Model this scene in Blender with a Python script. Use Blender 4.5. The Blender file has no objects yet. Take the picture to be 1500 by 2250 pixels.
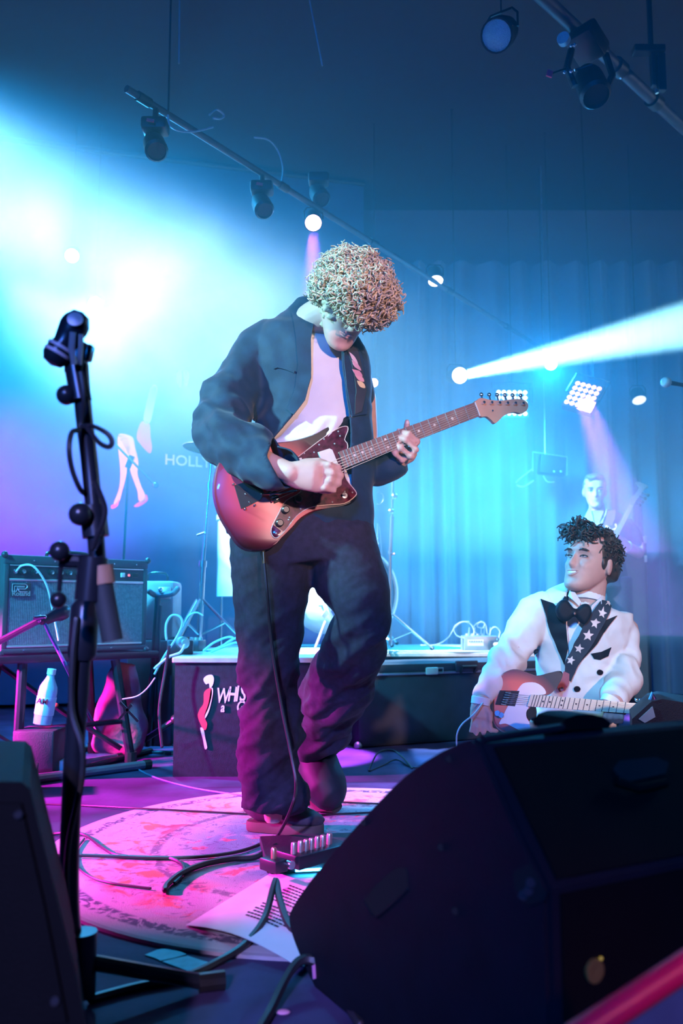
import bpy, bmesh, math, random
from mathutils import Vector, Matrix, Euler, noise
from mathutils.bvhtree import BVHTree

R = math.radians
PI = math.pi
rnd = random.Random(7)
scene = bpy.context.scene
COL = scene.collection

# ------------------------------------------------------------------ camera
F_PX, CAM_H, TILT = 1900.0, 0.65, R(6.5)        # focal length for the 1500 x 2250 frame
cam_data = bpy.data.cameras.new('camera')
cam_data.sensor_fit = 'AUTO'
cam_data.sensor_width = 36.0
cam_data.lens = F_PX / 2250.0 * 36.0
cam_data.clip_start = 0.05
cam_data.clip_end = 60
cam_data.dof.use_dof = True
cam_data.dof.focus_distance = 2.6
cam_data.dof.aperture_fstop = 3.2
cam = bpy.data.objects.new('camera', cam_data)
COL.objects.link(cam)
cam.location = (0, 0, CAM_H)
cam.rotation_euler = (R(90) + TILT, 0, 0)
scene.camera = cam
CAM = Vector((0, 0, CAM_H))
FWD = Vector((0, math.cos(TILT), math.sin(TILT)))
UPV = Vector((0, -math.sin(TILT), math.cos(TILT)))


def ray(px, py):
    return Vector((1, 0, 0)) * ((px - 750) / F_PX) + UPV * ((1125 - py) / F_PX) + FWD


def P(px, py, Y):
    """the point of the place seen at a pixel of the photograph, Y metres into the stage"""
    d = ray(px, py)
    return CAM + d * (Y / d.y)


def G(px, py, z=0.0):
    d = ray(px, py)
    return CAM + d * ((z - CAM_H) / d.z)


def proj(p):
    v = Vector(p) - CAM
    w = v.dot(FWD)
    return 750 + F_PX * v.x / w, 1125 - F_PX * v.dot(UPV) / w


# ------------------------------------------------------------------ world, colour, light
world = bpy.data.worlds.new('World')
scene.world = world
world.use_nodes = True
bg = world.node_tree.nodes['Background']
bg.inputs[0].default_value = (0.005, 0.10, 0.75, 1)
bg.inputs[1].default_value = 0.05
vs = scene.view_settings
vs.view_transform = 'Standard'
vs.look = 'None'
vs.gamma = 1
vs.exposure = 0.0
vs.use_curve_mapping = False
cy = scene.cycles
cy.use_denoising = True
cy.max_bounces = 4
cy.diffuse_bounces = 2
cy.glossy_bounces = 2
cy.transmission_bounces = 3
cy.volume_bounces = 0
cy.transparent_max_bounces = 6
cy.caustics_reflective = False
cy.caustics_refractive = False
cy.sample_clamp_indirect = 4


def spot(name, loc, target, col, watts, deg, blend=0.4, radius=0.05):
    l = bpy.data.lights.new(name, 'SPOT')
    l.color = col
    l.energy = watts
    l.spot_size = R(deg)
    l.spot_blend = blend
    l.shadow_soft_size = radius
    o = bpy.data.objects.new(name, l)
    COL.objects.link(o)
    o.location = loc
    o.rotation_euler = (Vector(target) - Vector(loc)).to_track_quat('-Z', 'Y').to_euler()
    return o


def area(name, loc, target, col, watts, size, spread=180):
    l = bpy.data.lights.new(name, 'AREA')
    l.color = col
    l.energy = watts
    l.size = size
    l.spread = R(spread)
    o = bpy.data.objects.new(name, l)
    COL.objects.link(o)
    o.location = loc
    o.rotation_euler = (Vector(target) - Vector(loc)).to_track_quat('-Z', 'Y').to_euler()
    return o


HAZE = 0.105
# big beam from the wing on the left: a wide blue flood round a white core
WL = Vector((-3.2, 4.3, 3.9))
spot('wing_flood', WL, P(480, 930, 4.6), (0.02, 0.42, 1.0), 7000, 54, 0.9, 0.12)
spot('wing_core', WL, P(500, 820, 4.7), (0.70, 0.92, 1.0), 9500, 34, 0.9, 0.12)
# blue wash from the rear lamps
spot('rear_wash_a', P(1210, 800, 5.60), P(1000, 1700, 3.0), (0.01, 0.36, 1.0), 330, 130, 0.9, 0.05)
spot('rear_wash_b', P(210, 668, 5.5), P(600, 1600, 2.8), (0.02, 0.42, 1.0), 500, 120, 0.9, 0.05)
# white LED panel that rakes down the curtain
spot('curtain_wash', P(1125, 888, 5.5), P(1040, 1500, 6.6), (0.02, 0.44, 1.0), 420, 150, 0.9, 0.15)
# moving head whose beam crosses to the right
spot('moving_head_beam', P(1008, 826, 5.32), P(1640, 685, 4.6), (0.55, 0.88, 1.0), 42000, 12, 0.35, 0.03)
# magenta fixtures
lpx = P(688, 500, 4.1)
spot('magenta_down', lpx, lpx + Vector((0.0, -0.05, -1)), (0.50, 0.08, 1.0), 5000, 14, 0.3, 0.03)
spot('panel_down', P(1280, 872, 5.28), P(1440, 1330, 5.3), (0.85, 0.18, 1.0), 13000, 24, 0.9, 0.06)
spot('side_magenta', (-2.6, 2.45, 0.90), (-0.75, 2.56, 0.0), (1.0, 0.03, 0.66), 1250, 38, 0.5, 0.05)
spot('floor_magenta', (-2.7, 3.15, 0.75), (-1.0, 3.5, 0.0), (1.0, 0.02, 0.66), 2000, 38, 0.6, 0.05)
spot('purple_wall', (-3.4, 4.0, 1.2), (-2.25, 6.0, 1.45), (0.42, 0.05, 1.0), 3800, 40, 0.9, 0.08)
# front of house: pink-white specials, cyan from the left, added lavender and blue fills
spot('front_pink_a', (2.2, -3.4, 2.0), (-0.02, 2.5, 1.22), (1.0, 0.62, 0.58), 1500, 11, 0.6, 0.12)
spot('front_pink_b', (2.6, -2.6, 1.9), (1.05, 3.1, 0.62), (1.0, 0.55, 0.50), 900, 16, 0.7, 0.12)
spot('rug_fill', (-1.0, -4.0, 3.0), (-0.25, 2.2, 0.0), (0.62, 0.45, 1.0), 1300, 13, 0.8, 0.12)  # added lavender fill that brightens rug and setlist, not a known lamp
spot('front_cyan', (-2.7, 1.3, 2.4), (0.5, 2.75, 1.15), (0.28, 0.80, 1.0), 1150, 36, 0.7, 0.10)
spot('seat_cyan', (-0.9, -1.6, 2.2), (1.0, 3.1, 0.72), (0.35, 0.92, 1.0), 620, 13, 0.7, 0.10)
spot('amp_cyan', (-2.7, 1.3, 2.4), (-1.0, 3.7, 0.75), (0.05, 0.62, 1.0), 1700, 26, 0.7, 0.10)
spot('blue_fill', (-1.5, -4.5, 2.8), (0.0, 3.2, 0.8), (0.0, 0.18, 1.0), 1700, 50, 0.7, 0.2)  # added blue fill for the veil over dark clothes and floor
spot('rail_pink', (1.3, -1.6, 1.9), (0.40, 0.85, 0.26), (1.0, 0.20, 0.30), 130, 9, 0.6, 0.10)
# ------------------------------------------------------------------ helpers
MATS = {}


def mat(name, col, rough=0.6, metal=0.0, emit=None, estr=1.0, var=0.12, scale=18.0, bump=0.0, bscale=120.0,
        coat=0.0, sheen=0.0, alpha=None, sss=0.0, spec=0.5):
    if name in MATS:
        return MATS[name]
    m = bpy.data.materials.new(name)
    m.use_nodes = True
    nt = m.node_tree
    b = nt.nodes['Principled BSDF']
    b.inputs['Roughness'].default_value = rough
    b.inputs['Metallic'].default_value = metal
    b.inputs['Coat Weight'].default_value = coat
    b.inputs['Sheen Weight'].default_value = sheen
    b.inputs['Specular IOR Level'].default_value = spec
    tc = nt.nodes.new('ShaderNodeTexCoord')
    nz = nt.nodes.new('ShaderNodeTexNoise')
    nz.inputs['Scale'].default_value = scale
    nz.inputs['Detail'].default_value = 4
    nt.links.new(tc.outputs['Object'], nz.inputs['Vector'])
    cr = nt.nodes.new('ShaderNodeValToRGB')
    cr.color_ramp.elements[0].position = 0.3
    cr.color_ramp.elements[1].position = 0.7
    cr.color_ramp.elements[0].color = tuple(c * (1 - var) for c in col[:3]) + (1,)
    cr.color_ramp.elements[1].color = tuple(min(1, c * (1 + var)) for c in col[:3]) + (1,)
    nt.links.new(nz.outputs['Fac'], cr.inputs['Fac'])
    nt.links.new(cr.outputs['Color'], b.inputs['Base Color'])
    if bump > 0:
        n2 = nt.nodes.new('ShaderNodeTexNoise')
        n2.inputs['Scale'].default_value = bscale
        n2.inputs['Detail'].default_value = 3
        nt.links.new(tc.outputs['Object'], n2.inputs['Vector'])
        bp = nt.nodes.new('ShaderNodeBump')
        bp.inputs['Strength'].default_value = bump
        bp.inputs['Distance'].default_value = 0.01
        nt.links.new(n2.outputs['Fac'], bp.inputs['Height'])
        nt.links.new(bp.outputs['Normal'], b.inputs['Normal'])
    if emit:
        b.inputs['Emission Color'].default_value = tuple(emit) + (1,)
        b.inputs['Emission Strength'].default_value = estr
    MATS[name] = m
    return m


def frame_of(d, up=None):
    d = Vector(d).normalized()
    up = Vector(up) if up is not None else (Vector((0, 0, 1)) if abs(d.z) < 0.95 else Vector((0, 1, 0)))
    u = up.cross(d)
    if u.length < 1e-6:
        u = Vector((1, 0, 0)).cross(d)
    u.normalize()
    return u, d.cross(u).normalized()


class MB:
    def __init__(self):
        self.v, self.f = [], []

    def add(self, vs_, fs_):
        n = len(self.v)
        self.v += [Vector(p) for p in vs_]
        self.f += [tuple(i + n for i in f) for f in fs_]
        return self

    def box(self, c, s, rot=None, bev=0.0, seg=2):
        bm = bmesh.new()
        bmesh.ops.create_cube(bm, size=1)
        for v in bm.verts:
            v.co = Vector((v.co.x * s[0], v.co.y * s[1], v.co.z * s[2]))
        if bev > 0:
            bmesh.ops.bevel(bm, geom=list(bm.edges), offset=min(bev, min(s) * 0.45), segments=seg, profile=0.5,
                            affect='EDGES', clamp_overlap=True)
        M = Matrix.Translation(Vector(c))
        if rot is not None:
            M = M @ (rot.to_4x4() if isinstance(rot, Matrix) else Euler(rot).to_matrix().to_4x4())
        bm.verts.index_update()
        self.add([M @ v.co for v in bm.verts], [[v.index for v in f.verts] for f in bm.faces])
        bm.free()
        return self

    def loft(self, rings, cap=True, closed=True):
        n = len(rings[0])
        base = len(self.v)
        for r in rings:
            self.v += [Vector(p) for p in r]
        for k in range(len(rings) - 1):
            for i in range(n if closed else n - 1):
                a, b = base + k * n + i, base + k * n + (i + 1) % n
                self.f.append((a, b, b + n, a + n))
        if cap and closed:
            self.f.append(tuple(base + i for i in reversed(range(n))))
            self.f.append(tuple(base + (len(rings) - 1) * n + i for i in range(n)))
        return self

    def cyl(self, a, b, r, r2=None, n=12):
        a, b = Vector(a), Vector(b)
        u, w = frame_of(b - a)
        r2 = r if r2 is None else r2
        rings = [[p + (u * math.cos(2 * PI * i / n) + w * math.sin(2 * PI * i / n)) * q for i in range(n)]
                 for p, q in ((a, r), (b, r2))]
        return self.loft(rings)

    def tube(self, pts, rad, n=8, round_ends=False):
        pts = [Vector(p) for p in pts]
        m = len(pts)
        rs = [rad] * m if not isinstance(rad, (list, tuple)) else list(rad)
        if round_ends:
            d0 = (pts[0] - pts[1]).normalized()
            d1 = (pts[-1] - pts[-2]).normalized()
            p0, p1, r0, r1 = pts[0], pts[-1], rs[0], rs[-1]
            steps = (0.95, 0.75, 0.45)
            pts = [p0 + d0 * r0 * s for s in steps] + pts + [p1 + d1 * r1 * s for s in reversed(steps)]
            ex = [math.sqrt(1 - s * s) for s in steps]
            rs = [r0 * e for e in ex] + rs + [r1 * e for e in reversed(ex)]
            m = len(pts)
        u = None
        rings = []
        for i in range(m):
            t = (pts[min(i + 1, m - 1)] - pts[max(i - 1, 0)])
            t = t.normalized() if t.length > 1e-9 else Vector((0, 0, 1))
            if u is None:
                u, w = frame_of(t)
            else:
                u = (u - t * u.dot(t))
                u = u.normalized() if u.length > 1e-6 else frame_of(t)[0]
                w = t.cross(u).normalized()
            rings.append([pts[i] + (u * math.cos(2 * PI * k / n) + w * math.sin(2 * PI * k / n)) * rs[i]
                          for k in range(n)])
        return self.loft(rings)

    def limb(self, nodes, n=20, side=None):
        """nodes: (point, half width, half depth); ring's wide direction = side vector"""
        pts = [Vector(p[0]) for p in nodes]
        m = len(pts)
        rings = []
        for i in range(m):
            t = (pts[min(i + 1, m - 1)] - pts[max(i - 1, 0)]).normalized()
            s = Vector(nodes[i][3]) if len(nodes[i]) > 3 else Vector(side if side is not None else (1, 0, 0))
            u = (s - t * s.dot(t)).normalized()
            w = t.cross(u).normalized()
            rings.append([pts[i] + u * math.cos(2 * PI * k / n) * nodes[i][1] + w * math.sin(2 * PI * k / n) * nodes[i][2]
                          for k in range(n)])
        return self.loft(rings)

    def lathe(self, prof, origin, axis=(0, 0, 1), n=24):
        o = Vector(origin)
        d = Vector(axis).normalized()
        u, w = frame_of(d)
        rings = [[o + d * h + (u * math.cos(2 * PI * k / n) + w * math.sin(2 * PI * k / n)) * max(r, 1e-5)
                  for k in range(n)] for r, h in prof]
        return self.loft(rings)

    def ball(self, c, r, n=14, m=9, rot=None):
        c = Vector(c)
        r = Vector(r) if isinstance(r, (tuple, list, Vector)) else Vector((r, r, r))
        rings = []
        for j in range(1, m):
            th = PI * j / m
            rings.append([Vector((math.cos(2 * PI * k / n) * math.sin(th), math.sin(2 * PI * k / n) * math.sin(th),
                                  -math.cos(th))) for k in range(n)])
        rings = [[Vector((0, 0, -1)) + 0.02 * p for p in rings[0]]] + rings + [[Vector((0, 0, 1)) + 0.02 * p for p in rings[-1]]]
        Mr = rot.to_3x3() if rot is not None else Matrix.Identity(3)
        rings = [[c + Mr @ Vector((p.x * r.x, p.y * r.y, p.z * r.z)) for p in q] for q in rings]
        return self.loft(rings)

    def prism(self, pts, off, n_vec):
        """flat outline (world points) extruded by off along n_vec"""
        o = Vector(n_vec).normalized() * off
        k = len(pts)
        b = [Vector(p) for p in pts]
        t = [p + o for p in b]
        return self.add(b + t, [tuple(reversed(range(k))), tuple(range(k, 2 * k))] +
                        [(i, (i + 1) % k, k + (i + 1) % k, k + i) for i in range(k)])

    def mesh(self, name='m', smooth=True, tri_fix=True, angle=35):
        me = bpy.data.meshes.new(name)
        me.from_pydata([tuple(p) for p in self.v], [], self.f)
        bm = bmesh.new()
        bm.from_mesh(me)
        bmesh.ops.recalc_face_normals(bm, faces=bm.faces)
        big = [f for f in bm.faces if len(f.verts) > 24]
        if big:
            bmesh.ops.triangulate(bm, faces=big)
        if smooth:
            for f in bm.faces:
                f.smooth = True
            for e in bm.edges:
                if len(e.link_faces) == 2 and e.calc_face_angle(0) > R(angle):
                    e.smooth = False
        bm.to_mesh(me)
        bm.free()
        return me

    def build(self, name, material, parent=None, smooth=True, angle=35):
        return obj(name, self.mesh(name, smooth, angle=angle), material, parent)


def root_of(o):
    while o.parent:
        o = o.parent
    return o


def obj(name, me, material, parent=None):
    """link a mesh given in world coordinates as ONE object, a child of parent"""
    o = bpy.data.objects.new(name, me)
    COL.objects.link(o)
    for m in (material if isinstance(material, (list, tuple)) else [material]):
        me.materials.append(m)
    if parent is not None:
        o.parent = parent
        off = root_of(parent).location
        if off.length > 0:
            me.transform(Matrix.Translation(-off))
    return o


def tag(o, label=None, cat=None, group=None, kind=None):
    if label:
        o['label'] = label
    if cat:
        o['category'] = cat
    if group:
        o['group'] = group
    if kind:
        o['kind'] = kind
    return o


def thing(name, label, cat, loc=(0, 0, 0), group=None):
    o = bpy.data.objects.new(name, None)
    o.empty_display_size = 0.1
    COL.objects.link(o)
    o.location = loc
    return tag(o, label, cat, group)


def copy_tree(o, parent=None):
    c = o.copy()
    COL.objects.link(c)
    c.parent = parent
    for ch in list(o.children):
        copy_tree(ch, c)
    return c


def spline(pts, n=10, closed=False):
    """Catmull-Rom through points (2-D or 3-D tuples / vectors)"""
    p = [Vector(q) for q in pts]
    out = []
    m = len(p)
    for i in range(m if closed else m - 1):
        if closed:
            a, b, c, d = p[(i - 1) % m], p[i], p[(i + 1) % m], p[(i + 2) % m]
        else:
            a, b, c, d = p[max(i - 1, 0)], p[i], p[i + 1], p[min(i + 2, m - 1)]
        for k in range(n):
            t = k / n
            out.append(0.5 * ((2 * b) + (c - a) * t + (2 * a - 5 * b + 4 * c - d) * t * t + (3 * b - a - 3 * c + d) * t ** 3))
    if not closed:
        out.append(p[-1])
    return out


def fuse(mb, voxel=0.01, smooth=6, factor=0.5):
    """one continuous surface out of overlapping solids"""
    me = mb.mesh('tmp', False)
    o = bpy.data.objects.new('tmp', me)
    COL.objects.link(o)
    md = o.modifiers.new('r', 'REMESH')
    md.mode = 'VOXEL'
    md.voxel_size = voxel
    if smooth:
        s = o.modifiers.new('s', 'SMOOTH')
        s.iterations = smooth
        s.factor = factor
    dg = bpy.context.evaluated_depsgraph_get()
    res = bpy.data.meshes.new_from_object(o.evaluated_get(dg))
    bpy.data.objects.remove(o)
    bpy.data.meshes.remove(me)
    for p in res.polygons:
        p.use_smooth = True
    return res


def wrinkle(me, amp, freq, stretch=(1, 1, 1), seed=0.0, fn=None, power=1.0):
    me.update()
    nrm = [v.normal.copy() for v in me.vertices]
    for v, nn in zip(me.vertices, nrm):
        q = Vector((v.co.x * freq * stretch[0] + seed, v.co.y * freq * stretch[1], v.co.z * freq * stretch[2]))
        d = noise.noise(q)
        d = math.copysign(abs(d) ** power, d)
        k = fn(v.co) if fn else 1.0
        v.co += nn * (amp * d * k)
    me.update()
    return me


def bvh_of(*meshes):
    vs_, fs_ = [], []
    for me in meshes:
        n = len(vs_)
        vs_ += [v.co.copy() for v in me.vertices]
        fs_ += [[i + n for i in p.vertices] for p in me.polygons]
    return BVHTree.FromPolygons(vs_, fs_)


def hit(bvh, px, py, default=2.5):
    d = ray(px, py).normalized()
    h = bvh.ray_cast(CAM, d)
    if h[0] is None:
        return None, None
    n = h[1]
    if n.dot(d) > 0:
        n = -n
    return h[0], n


def in_poly(x, y, poly):
    c = False
    j = len(poly) - 1
    for i in range(len(poly)):
        xi, yi = poly[i][0], poly[i][1]
        xj, yj = poly[j][0], poly[j][1]
        if (yi > y) != (yj > y) and x < (xj - xi) * (y - yi) / (yj - yi + 1e-12) + xi:
            c = not c
        j = i
    return c


def drape(poly, bvh, off=0.004, thick=0.004, step=7.0, fallback=None):
    """a piece of cloth with the given outline laid on a built surface: a thin solid shell that follows it"""
    me = bpy.data.meshes.new('drape')
    bm = bmesh.new()
    pts = []
    for i in range(len(poly)):
        a, b = Vector(poly[i][:2]), Vector(poly[(i + 1) % len(poly)][:2])
        k = max(1, int((b - a).length / step))
        for q in range(k):
            pts.append(a + (b - a) * q / k)
    vs_ = [bm.verts.new((p.x, p.y, 0)) for p in pts]
    es_ = [bm.edges.new((vs_[i], vs_[(i + 1) % len(vs_)])) for i in range(len(vs_))]
    bmesh.ops.triangle_fill(bm, edges=es_, use_beauty=True)
    for _ in range(7):
        long_ = [e for e in bm.edges if e.calc_length() > step * 1.6 and not e.is_boundary]
        if not long_:
            break
        bmesh.ops.subdivide_edges(bm, edges=long_, cuts=1)
        bmesh.ops.triangulate(bm, faces=[f for f in bm.faces if len(f.verts) > 3])
    bmesh.ops.beautify_fill(bm, faces=list(bm.faces), edges=[e for e in bm.edges if not e.is_boundary])
    lastp, lastn = None, None
    miss = []
    for v in bm.verts:
        p, n = hit(bvh, v.co.x, v.co.y)
        if p is None:
            miss.append(v)
            v.tag = True
            continue
        v.tag = False
        lastp, lastn = p, n
        v.co = p + n * off
    for v in miss:
        nb = [e.other_vert(v) for e in v.link_edges if not e.other_vert(v).tag]
        yy = sum(q.co.y for q in nb) / len(nb) if nb else (lastp.y if lastp else fallback or 2.5)
        v.co = P(v.co.x, v.co.y, yy)
    bmesh.ops.smooth_vert(bm, verts=[v for v in bm.verts if not v.is_boundary], factor=0.4,
                          use_axis_x=True, use_axis_y=True, use_axis_z=True)
    bm.normal_update()
    flip = sum(1 for f in bm.faces if f.normal.dot(f.calc_center_median() - CAM) > 0)
    if flip > len(bm.faces) / 2:
        bmesh.ops.reverse_faces(bm, faces=list(bm.faces))
        bm.normal_update()
    top = list(bm.faces)
    nv = {v: v.normal.copy() for v in bm.verts}
    ret = bmesh.ops.extrude_face_region(bm, geom=top)
    newv = [g for g in ret['geom'] if isinstance(g, bmesh.types.BMVert)]
    bm.normal_update()
    for v in newv:
        d = (v.co - CAM).normalized()
        nn = v.normal if v.normal.dot(d) < 0 else -d
        v.co += nn * thick
    bmesh.ops.recalc_face_normals(bm, faces=bm.faces)
    for f in bm.faces:
        f.smooth = True
    for e in bm.edges:
        if len(e.link_faces) == 2 and e.calc_face_angle(0) > R(50):
            e.smooth = False
    bm.to_mesh(me)
    bm.free()
    return me


class Plane:
    """a flat thing of the place (guitar face, banner): pixels are met on it, offsets go along its normal"""

    def __init__(self, o, axis, n):
        self.o = Vector(o)
        self.n = Vector(n).normalized()
        self.a = (Vector(axis) - self.n * Vector(axis).dot(self.n)).normalized()
        self.w = self.n.cross(self.a).normalized()

    def at(self, px, py, off=0.0):
        d = ray(px, py)
        t = (self.o + self.n * off - CAM).dot(self.n) / d.dot(self.n)
        return CAM + d * t

    def poly(self, pts, off=0.0):
        return [self.at(q[0], q[1], off) for q in pts]


def text_mesh(body, size, M, extrude=0.002, offset=0.0, align='LEFT', shear=0.0):
    c = bpy.data.curves.new('t', 'FONT')
    c.body = body
    c.size = size
    c.extrude = extrude
    c.offset = offset
    c.shear = shear
    c.resolution_u = 3
    c.align_x = align
    o = bpy.data.objects.new('t', c)
    COL.objects.link(o)
    dg = bpy.context.evaluated_depsgraph_get()
    me = bpy.data.meshes.new_from_object(o.evaluated_get(dg))
    bpy.data.objects.remove(o)
    me.transform(M)
    return me


def basis(o, x, y, z):
    M = Matrix((x, y, z)).transposed().to_4x4()
    M.translation = Vector(o)
    return M




# ------------------------------------------------------------------ the setting
m_floor = mat('stage_floor_paint', (0.055, 0.045, 0.115), 0.75, spec=0.2, var=0.4, scale=5, bump=0.08, bscale=70)
m_wall = mat('dark_wall_paint', (0.20, 0.20, 0.24), 0.8, var=0.15, scale=2)
m_ceil = mat('black_ceiling', (0.03, 0.03, 0.035), 0.9)


def struct(name, mb, m, parent=None, smooth=False):
    o = mb.build(name, m, parent, smooth)
    if parent is None:
        o['kind'] = 'structure'
    return o


BACK_Y = 6.95
struct('floor', MB().box((0, 3.9, -0.05), (9, 6.2, 0.1)), m_floor)
struct('wall_back', MB().box((0, BACK_Y + 0.05, 2.0), (8.5, 0.1, 4.2)), m_wall)
struct('ceiling', MB().box((0, 3.9, 4.05), (9, 6.2, 0.1)), m_ceil)
struct('wall_left', MB().box((-4.25, 4.6, 2.0), (0.1, 4.8, 4.2)), m_wall)
struct('wall_right', MB().box((4.25, 4.6, 2.0), (0.1, 4.8, 4.2)), m_wall)

# the haze that fills the stage
for nm, z0_, z1_, k_, lab in (('haze', 1.0, 3.98, 0.62, 'thin blue stage haze hanging in a layer over the whole stage'),
                              ('haze', 0.5, 3.97, 0.38, 'fainter blue haze reaching lower over the stage')):
    m_haze = bpy.data.materials.new(nm)
    m_haze.use_nodes = True
    nt = m_haze.node_tree
    nt.nodes.remove(nt.nodes['Principled BSDF'])
    sc_ = nt.nodes.new('ShaderNodeVolumeScatter')
    sc_.inputs['Color'].default_value = (0.42, 0.82, 1, 1)
    sc_.inputs['Density'].default_value = HAZE * k_
    sc_.inputs['Anisotropy'].default_value = 0.2
    nt.links.new(sc_.outputs[0], nt.nodes['Material Output'].inputs['Volume'])
    hzm = MB().box((0, 4.5, (z0_ + z1_) / 2), (8.2 - k_ * 0.02, 4.7 - k_ * 0.02, z1_ - z0_)).mesh(nm, False)
    tag(obj(nm, hzm, m_haze), lab, 'haze', kind='stuff')

# thicker smoke drifting through the left-hand beam
m_smoke = bpy.data.materials.new('smoke')
m_smoke.use_nodes = True
nt = m_smoke.node_tree
nt.nodes.remove(nt.nodes['Principled BSDF'])
sv = nt.nodes.new('ShaderNodeVolumeScatter')
sv.inputs['Color'].default_value = (0.9, 0.96, 1, 1)
sv.inputs['Anisotropy'].default_value = 0.2
tcn = nt.nodes.new('ShaderNodeTexCoord')
SMK_C, SMK_R = P(300, 700, 4.75), Vector((1.75, 0.95, 0.95))
mpn = nt.nodes.new('ShaderNodeMapping')
mpn.inputs['Scale'].default_value = (1 / SMK_R.x, 1 / SMK_R.y, 1 / SMK_R.z)
nt.links.new(tcn.outputs['Object'], mpn.inputs['Vector'])
lnn = nt.nodes.new('ShaderNodeVectorMath')
lnn.operation = 'LENGTH'
nt.links.new(mpn.outputs[0], lnn.inputs[0])
mr = nt.nodes.new('ShaderNodeMapRange')
mr.interpolation_type = 'SMOOTHSTEP'
mr.inputs['From Min'].default_value = 1.0
mr.inputs['From Max'].default_value = 0.1
nt.links.new(lnn.outputs['Value'], mr.inputs['Value'])
nzn = nt.nodes.new('ShaderNodeTexNoise')
nzn.inputs['Scale'].default_value = 1.9
nzn.inputs['Detail'].default_value = 3
nt.links.new(tcn.outputs['Object'], nzn.inputs['Vector'])
mr2 = nt.nodes.new('ShaderNodeMapRange')
mr2.inputs['From Min'].default_value = 0.36
mr2.inputs['From Max'].default_value = 0.68
nt.links.new(nzn.outputs['Fac'], mr2.inputs['Value'])
ml = nt.nodes.new('ShaderNodeMath')
ml.operation = 'MULTIPLY'
nt.links.new(mr.outputs[0], ml.inputs[0])
nt.links.new(mr2.outputs[0], ml.inputs[1])
ml2 = nt.nodes.new('ShaderNodeMath')
ml2.operation = 'MULTIPLY'
ml2.inputs[1].default_value = 0.42
nt.links.new(ml.outputs[0], ml2.inputs[0])
nt.links.new(ml2.outputs[0], sv.inputs['Density'])
nt.links.new(sv.outputs[0], nt.nodes['Material Output'].inputs['Volume'])
sm = MB().ball((0, 0, 0), SMK_R, 24, 16).mesh('smoke_cloud', True)
so_ = obj('smoke_cloud', sm, m_smoke)
so_.location = SMK_C
tag(so_, 'thick white smoke cloud billowing through the white beam above the amplifier', 'smoke', kind='stuff')

# pleated curtain along the back
m_curtain = mat('blue_velvet_curtain', (0.16, 0.22, 0.30), 0.85, var=0.12, scale=3, sheen=0.4)
mb = MB()
nx = 420
x0, x1 = -0.35, 4.1
rings = []
for z in (0.02, 0.5, 1.2, 2.0, 2.8, 3.4):
    row = []
    for i in range(nx + 1):
        x = x0 + (x1 - x0) * i / nx
        amp = 0.055 * (1 + 0.5 * noise.noise(Vector((x * 1.3, 3.1, 0))))
        y = 6.62 + amp * math.sin(x * 30 + 2.2 * noise.noise(Vector((x * 2.2, 0.4, z * 0.15)))) \
            + 0.03 * noise.noise(Vector((x * 5, z * 0.6, 1)))
        row.append(Vector((x, y, z)))
    rings.append(row)
mb.loft(rings, cap=False, closed=False)
rings2 = [[p + Vector((0, 0.02, 0)) for p in r] for r in rings]
mb.loft(rings2, cap=False, closed=False)
tag(mb.build('stage_curtain', m_curtain, angle=80), 'tall blue pleated curtain hanging across the rear of the stage', 'curtain')

# ---- backdrop banner with the go-go figure, on the rear left
m_banner = mat('navy_banner_cloth', (0.035, 0.07, 0.16), 0.85, var=0.15, scale=6)
m_white = mat('banner_white_print', (0.85, 0.84, 0.82), 0.8, var=0.04)
m_red = mat('banner_red_print', (0.75, 0.06, 0.10), 0.8, var=0.06)
bn = Plane(P(400, 1030, 6.1), (math.cos(R(14)), math.sin(R(14)), 0), (math.sin(R(14)), -math.cos(R(14)), 0))


def plane_xy(pl, x, z, off=0.0):
    return pl.o + Vector((pl.a.x, pl.a.y, 0)) * x + Vector((0, 0, z)) + pl.n * off


ban = thing('backdrop_banner', 'large navy backdrop banner with pale go-go dancer legs and HOLLYWOOD lettering', 'banner',
            (bn.o.x, bn.o.y, 0))
zc = bn.o.z
MB().prism([plane_xy(bn, -2.0, 0.03 - zc), plane_xy(bn, 1.35, 0.03 - zc), plane_xy(bn, 1.35, 3.97 - zc), plane_xy(bn, -2.0, 3.97 - zc)],
           0.03, -bn.n).build('banner_cloth', m_banner, ban, False)
MB().cyl(plane_xy(bn, -2.0, 3.95 - zc, 0.03), plane_xy(bn, 1.35, 3.95 - zc, 0.03), 0.02).build('banner_rail', mat('black_steel', (0.03, 0.03, 0.035), 0.4, 0.6), ban)


def printed(pts, name, m, sm=True, off=0.003):
    q = [(p.x, p.y) for p in spline([(a, b, 0) for a, b in pts], 5, True)] if sm else pts
    return MB().prism(bn.poly(q), off, bn.n).build(name, m, ban, False)


printed([(260, 956), (290, 960), (297, 985), (304, 1015), (302, 1040), (309, 1065), (318, 1085), (321, 1098), (312, 1105), (304, 1098),
         (302, 1080), (292, 1052), (285, 1030), (284, 1003)], 'printed_leg', m_white)
printed([(259, 958), (284, 972), (283, 1010), (276, 1050), (268, 1080), (263, 1100), (256, 1108), (250, 1106), (262, 1072), (264, 1030)],
        'printed_leg', m_white)
printed([(262, 1098), (258, 1112), (246, 1118), (244, 1111), (254, 1106)], 'printed_shoe', m_red)
printed([(321, 1086), (325, 1097), (318, 1106), (303, 1114), (294, 1112), (305, 1103), (315, 1098)], 'printed_shoe', m_red)
printed([(332, 850), (345, 852), (338, 895), (329, 928), (315, 925), (322, 885)], 'printed_arm', m_white)
printed([(312, 926), (328, 930), (331, 960), (334, 985), (328, 996), (310, 978), (300, 962), (304, 940)], 'printed_glove', m_red)
printed([(388, 820), (399, 818), (398, 850), (392, 848)], 'printed_fringe', m_white)
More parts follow.
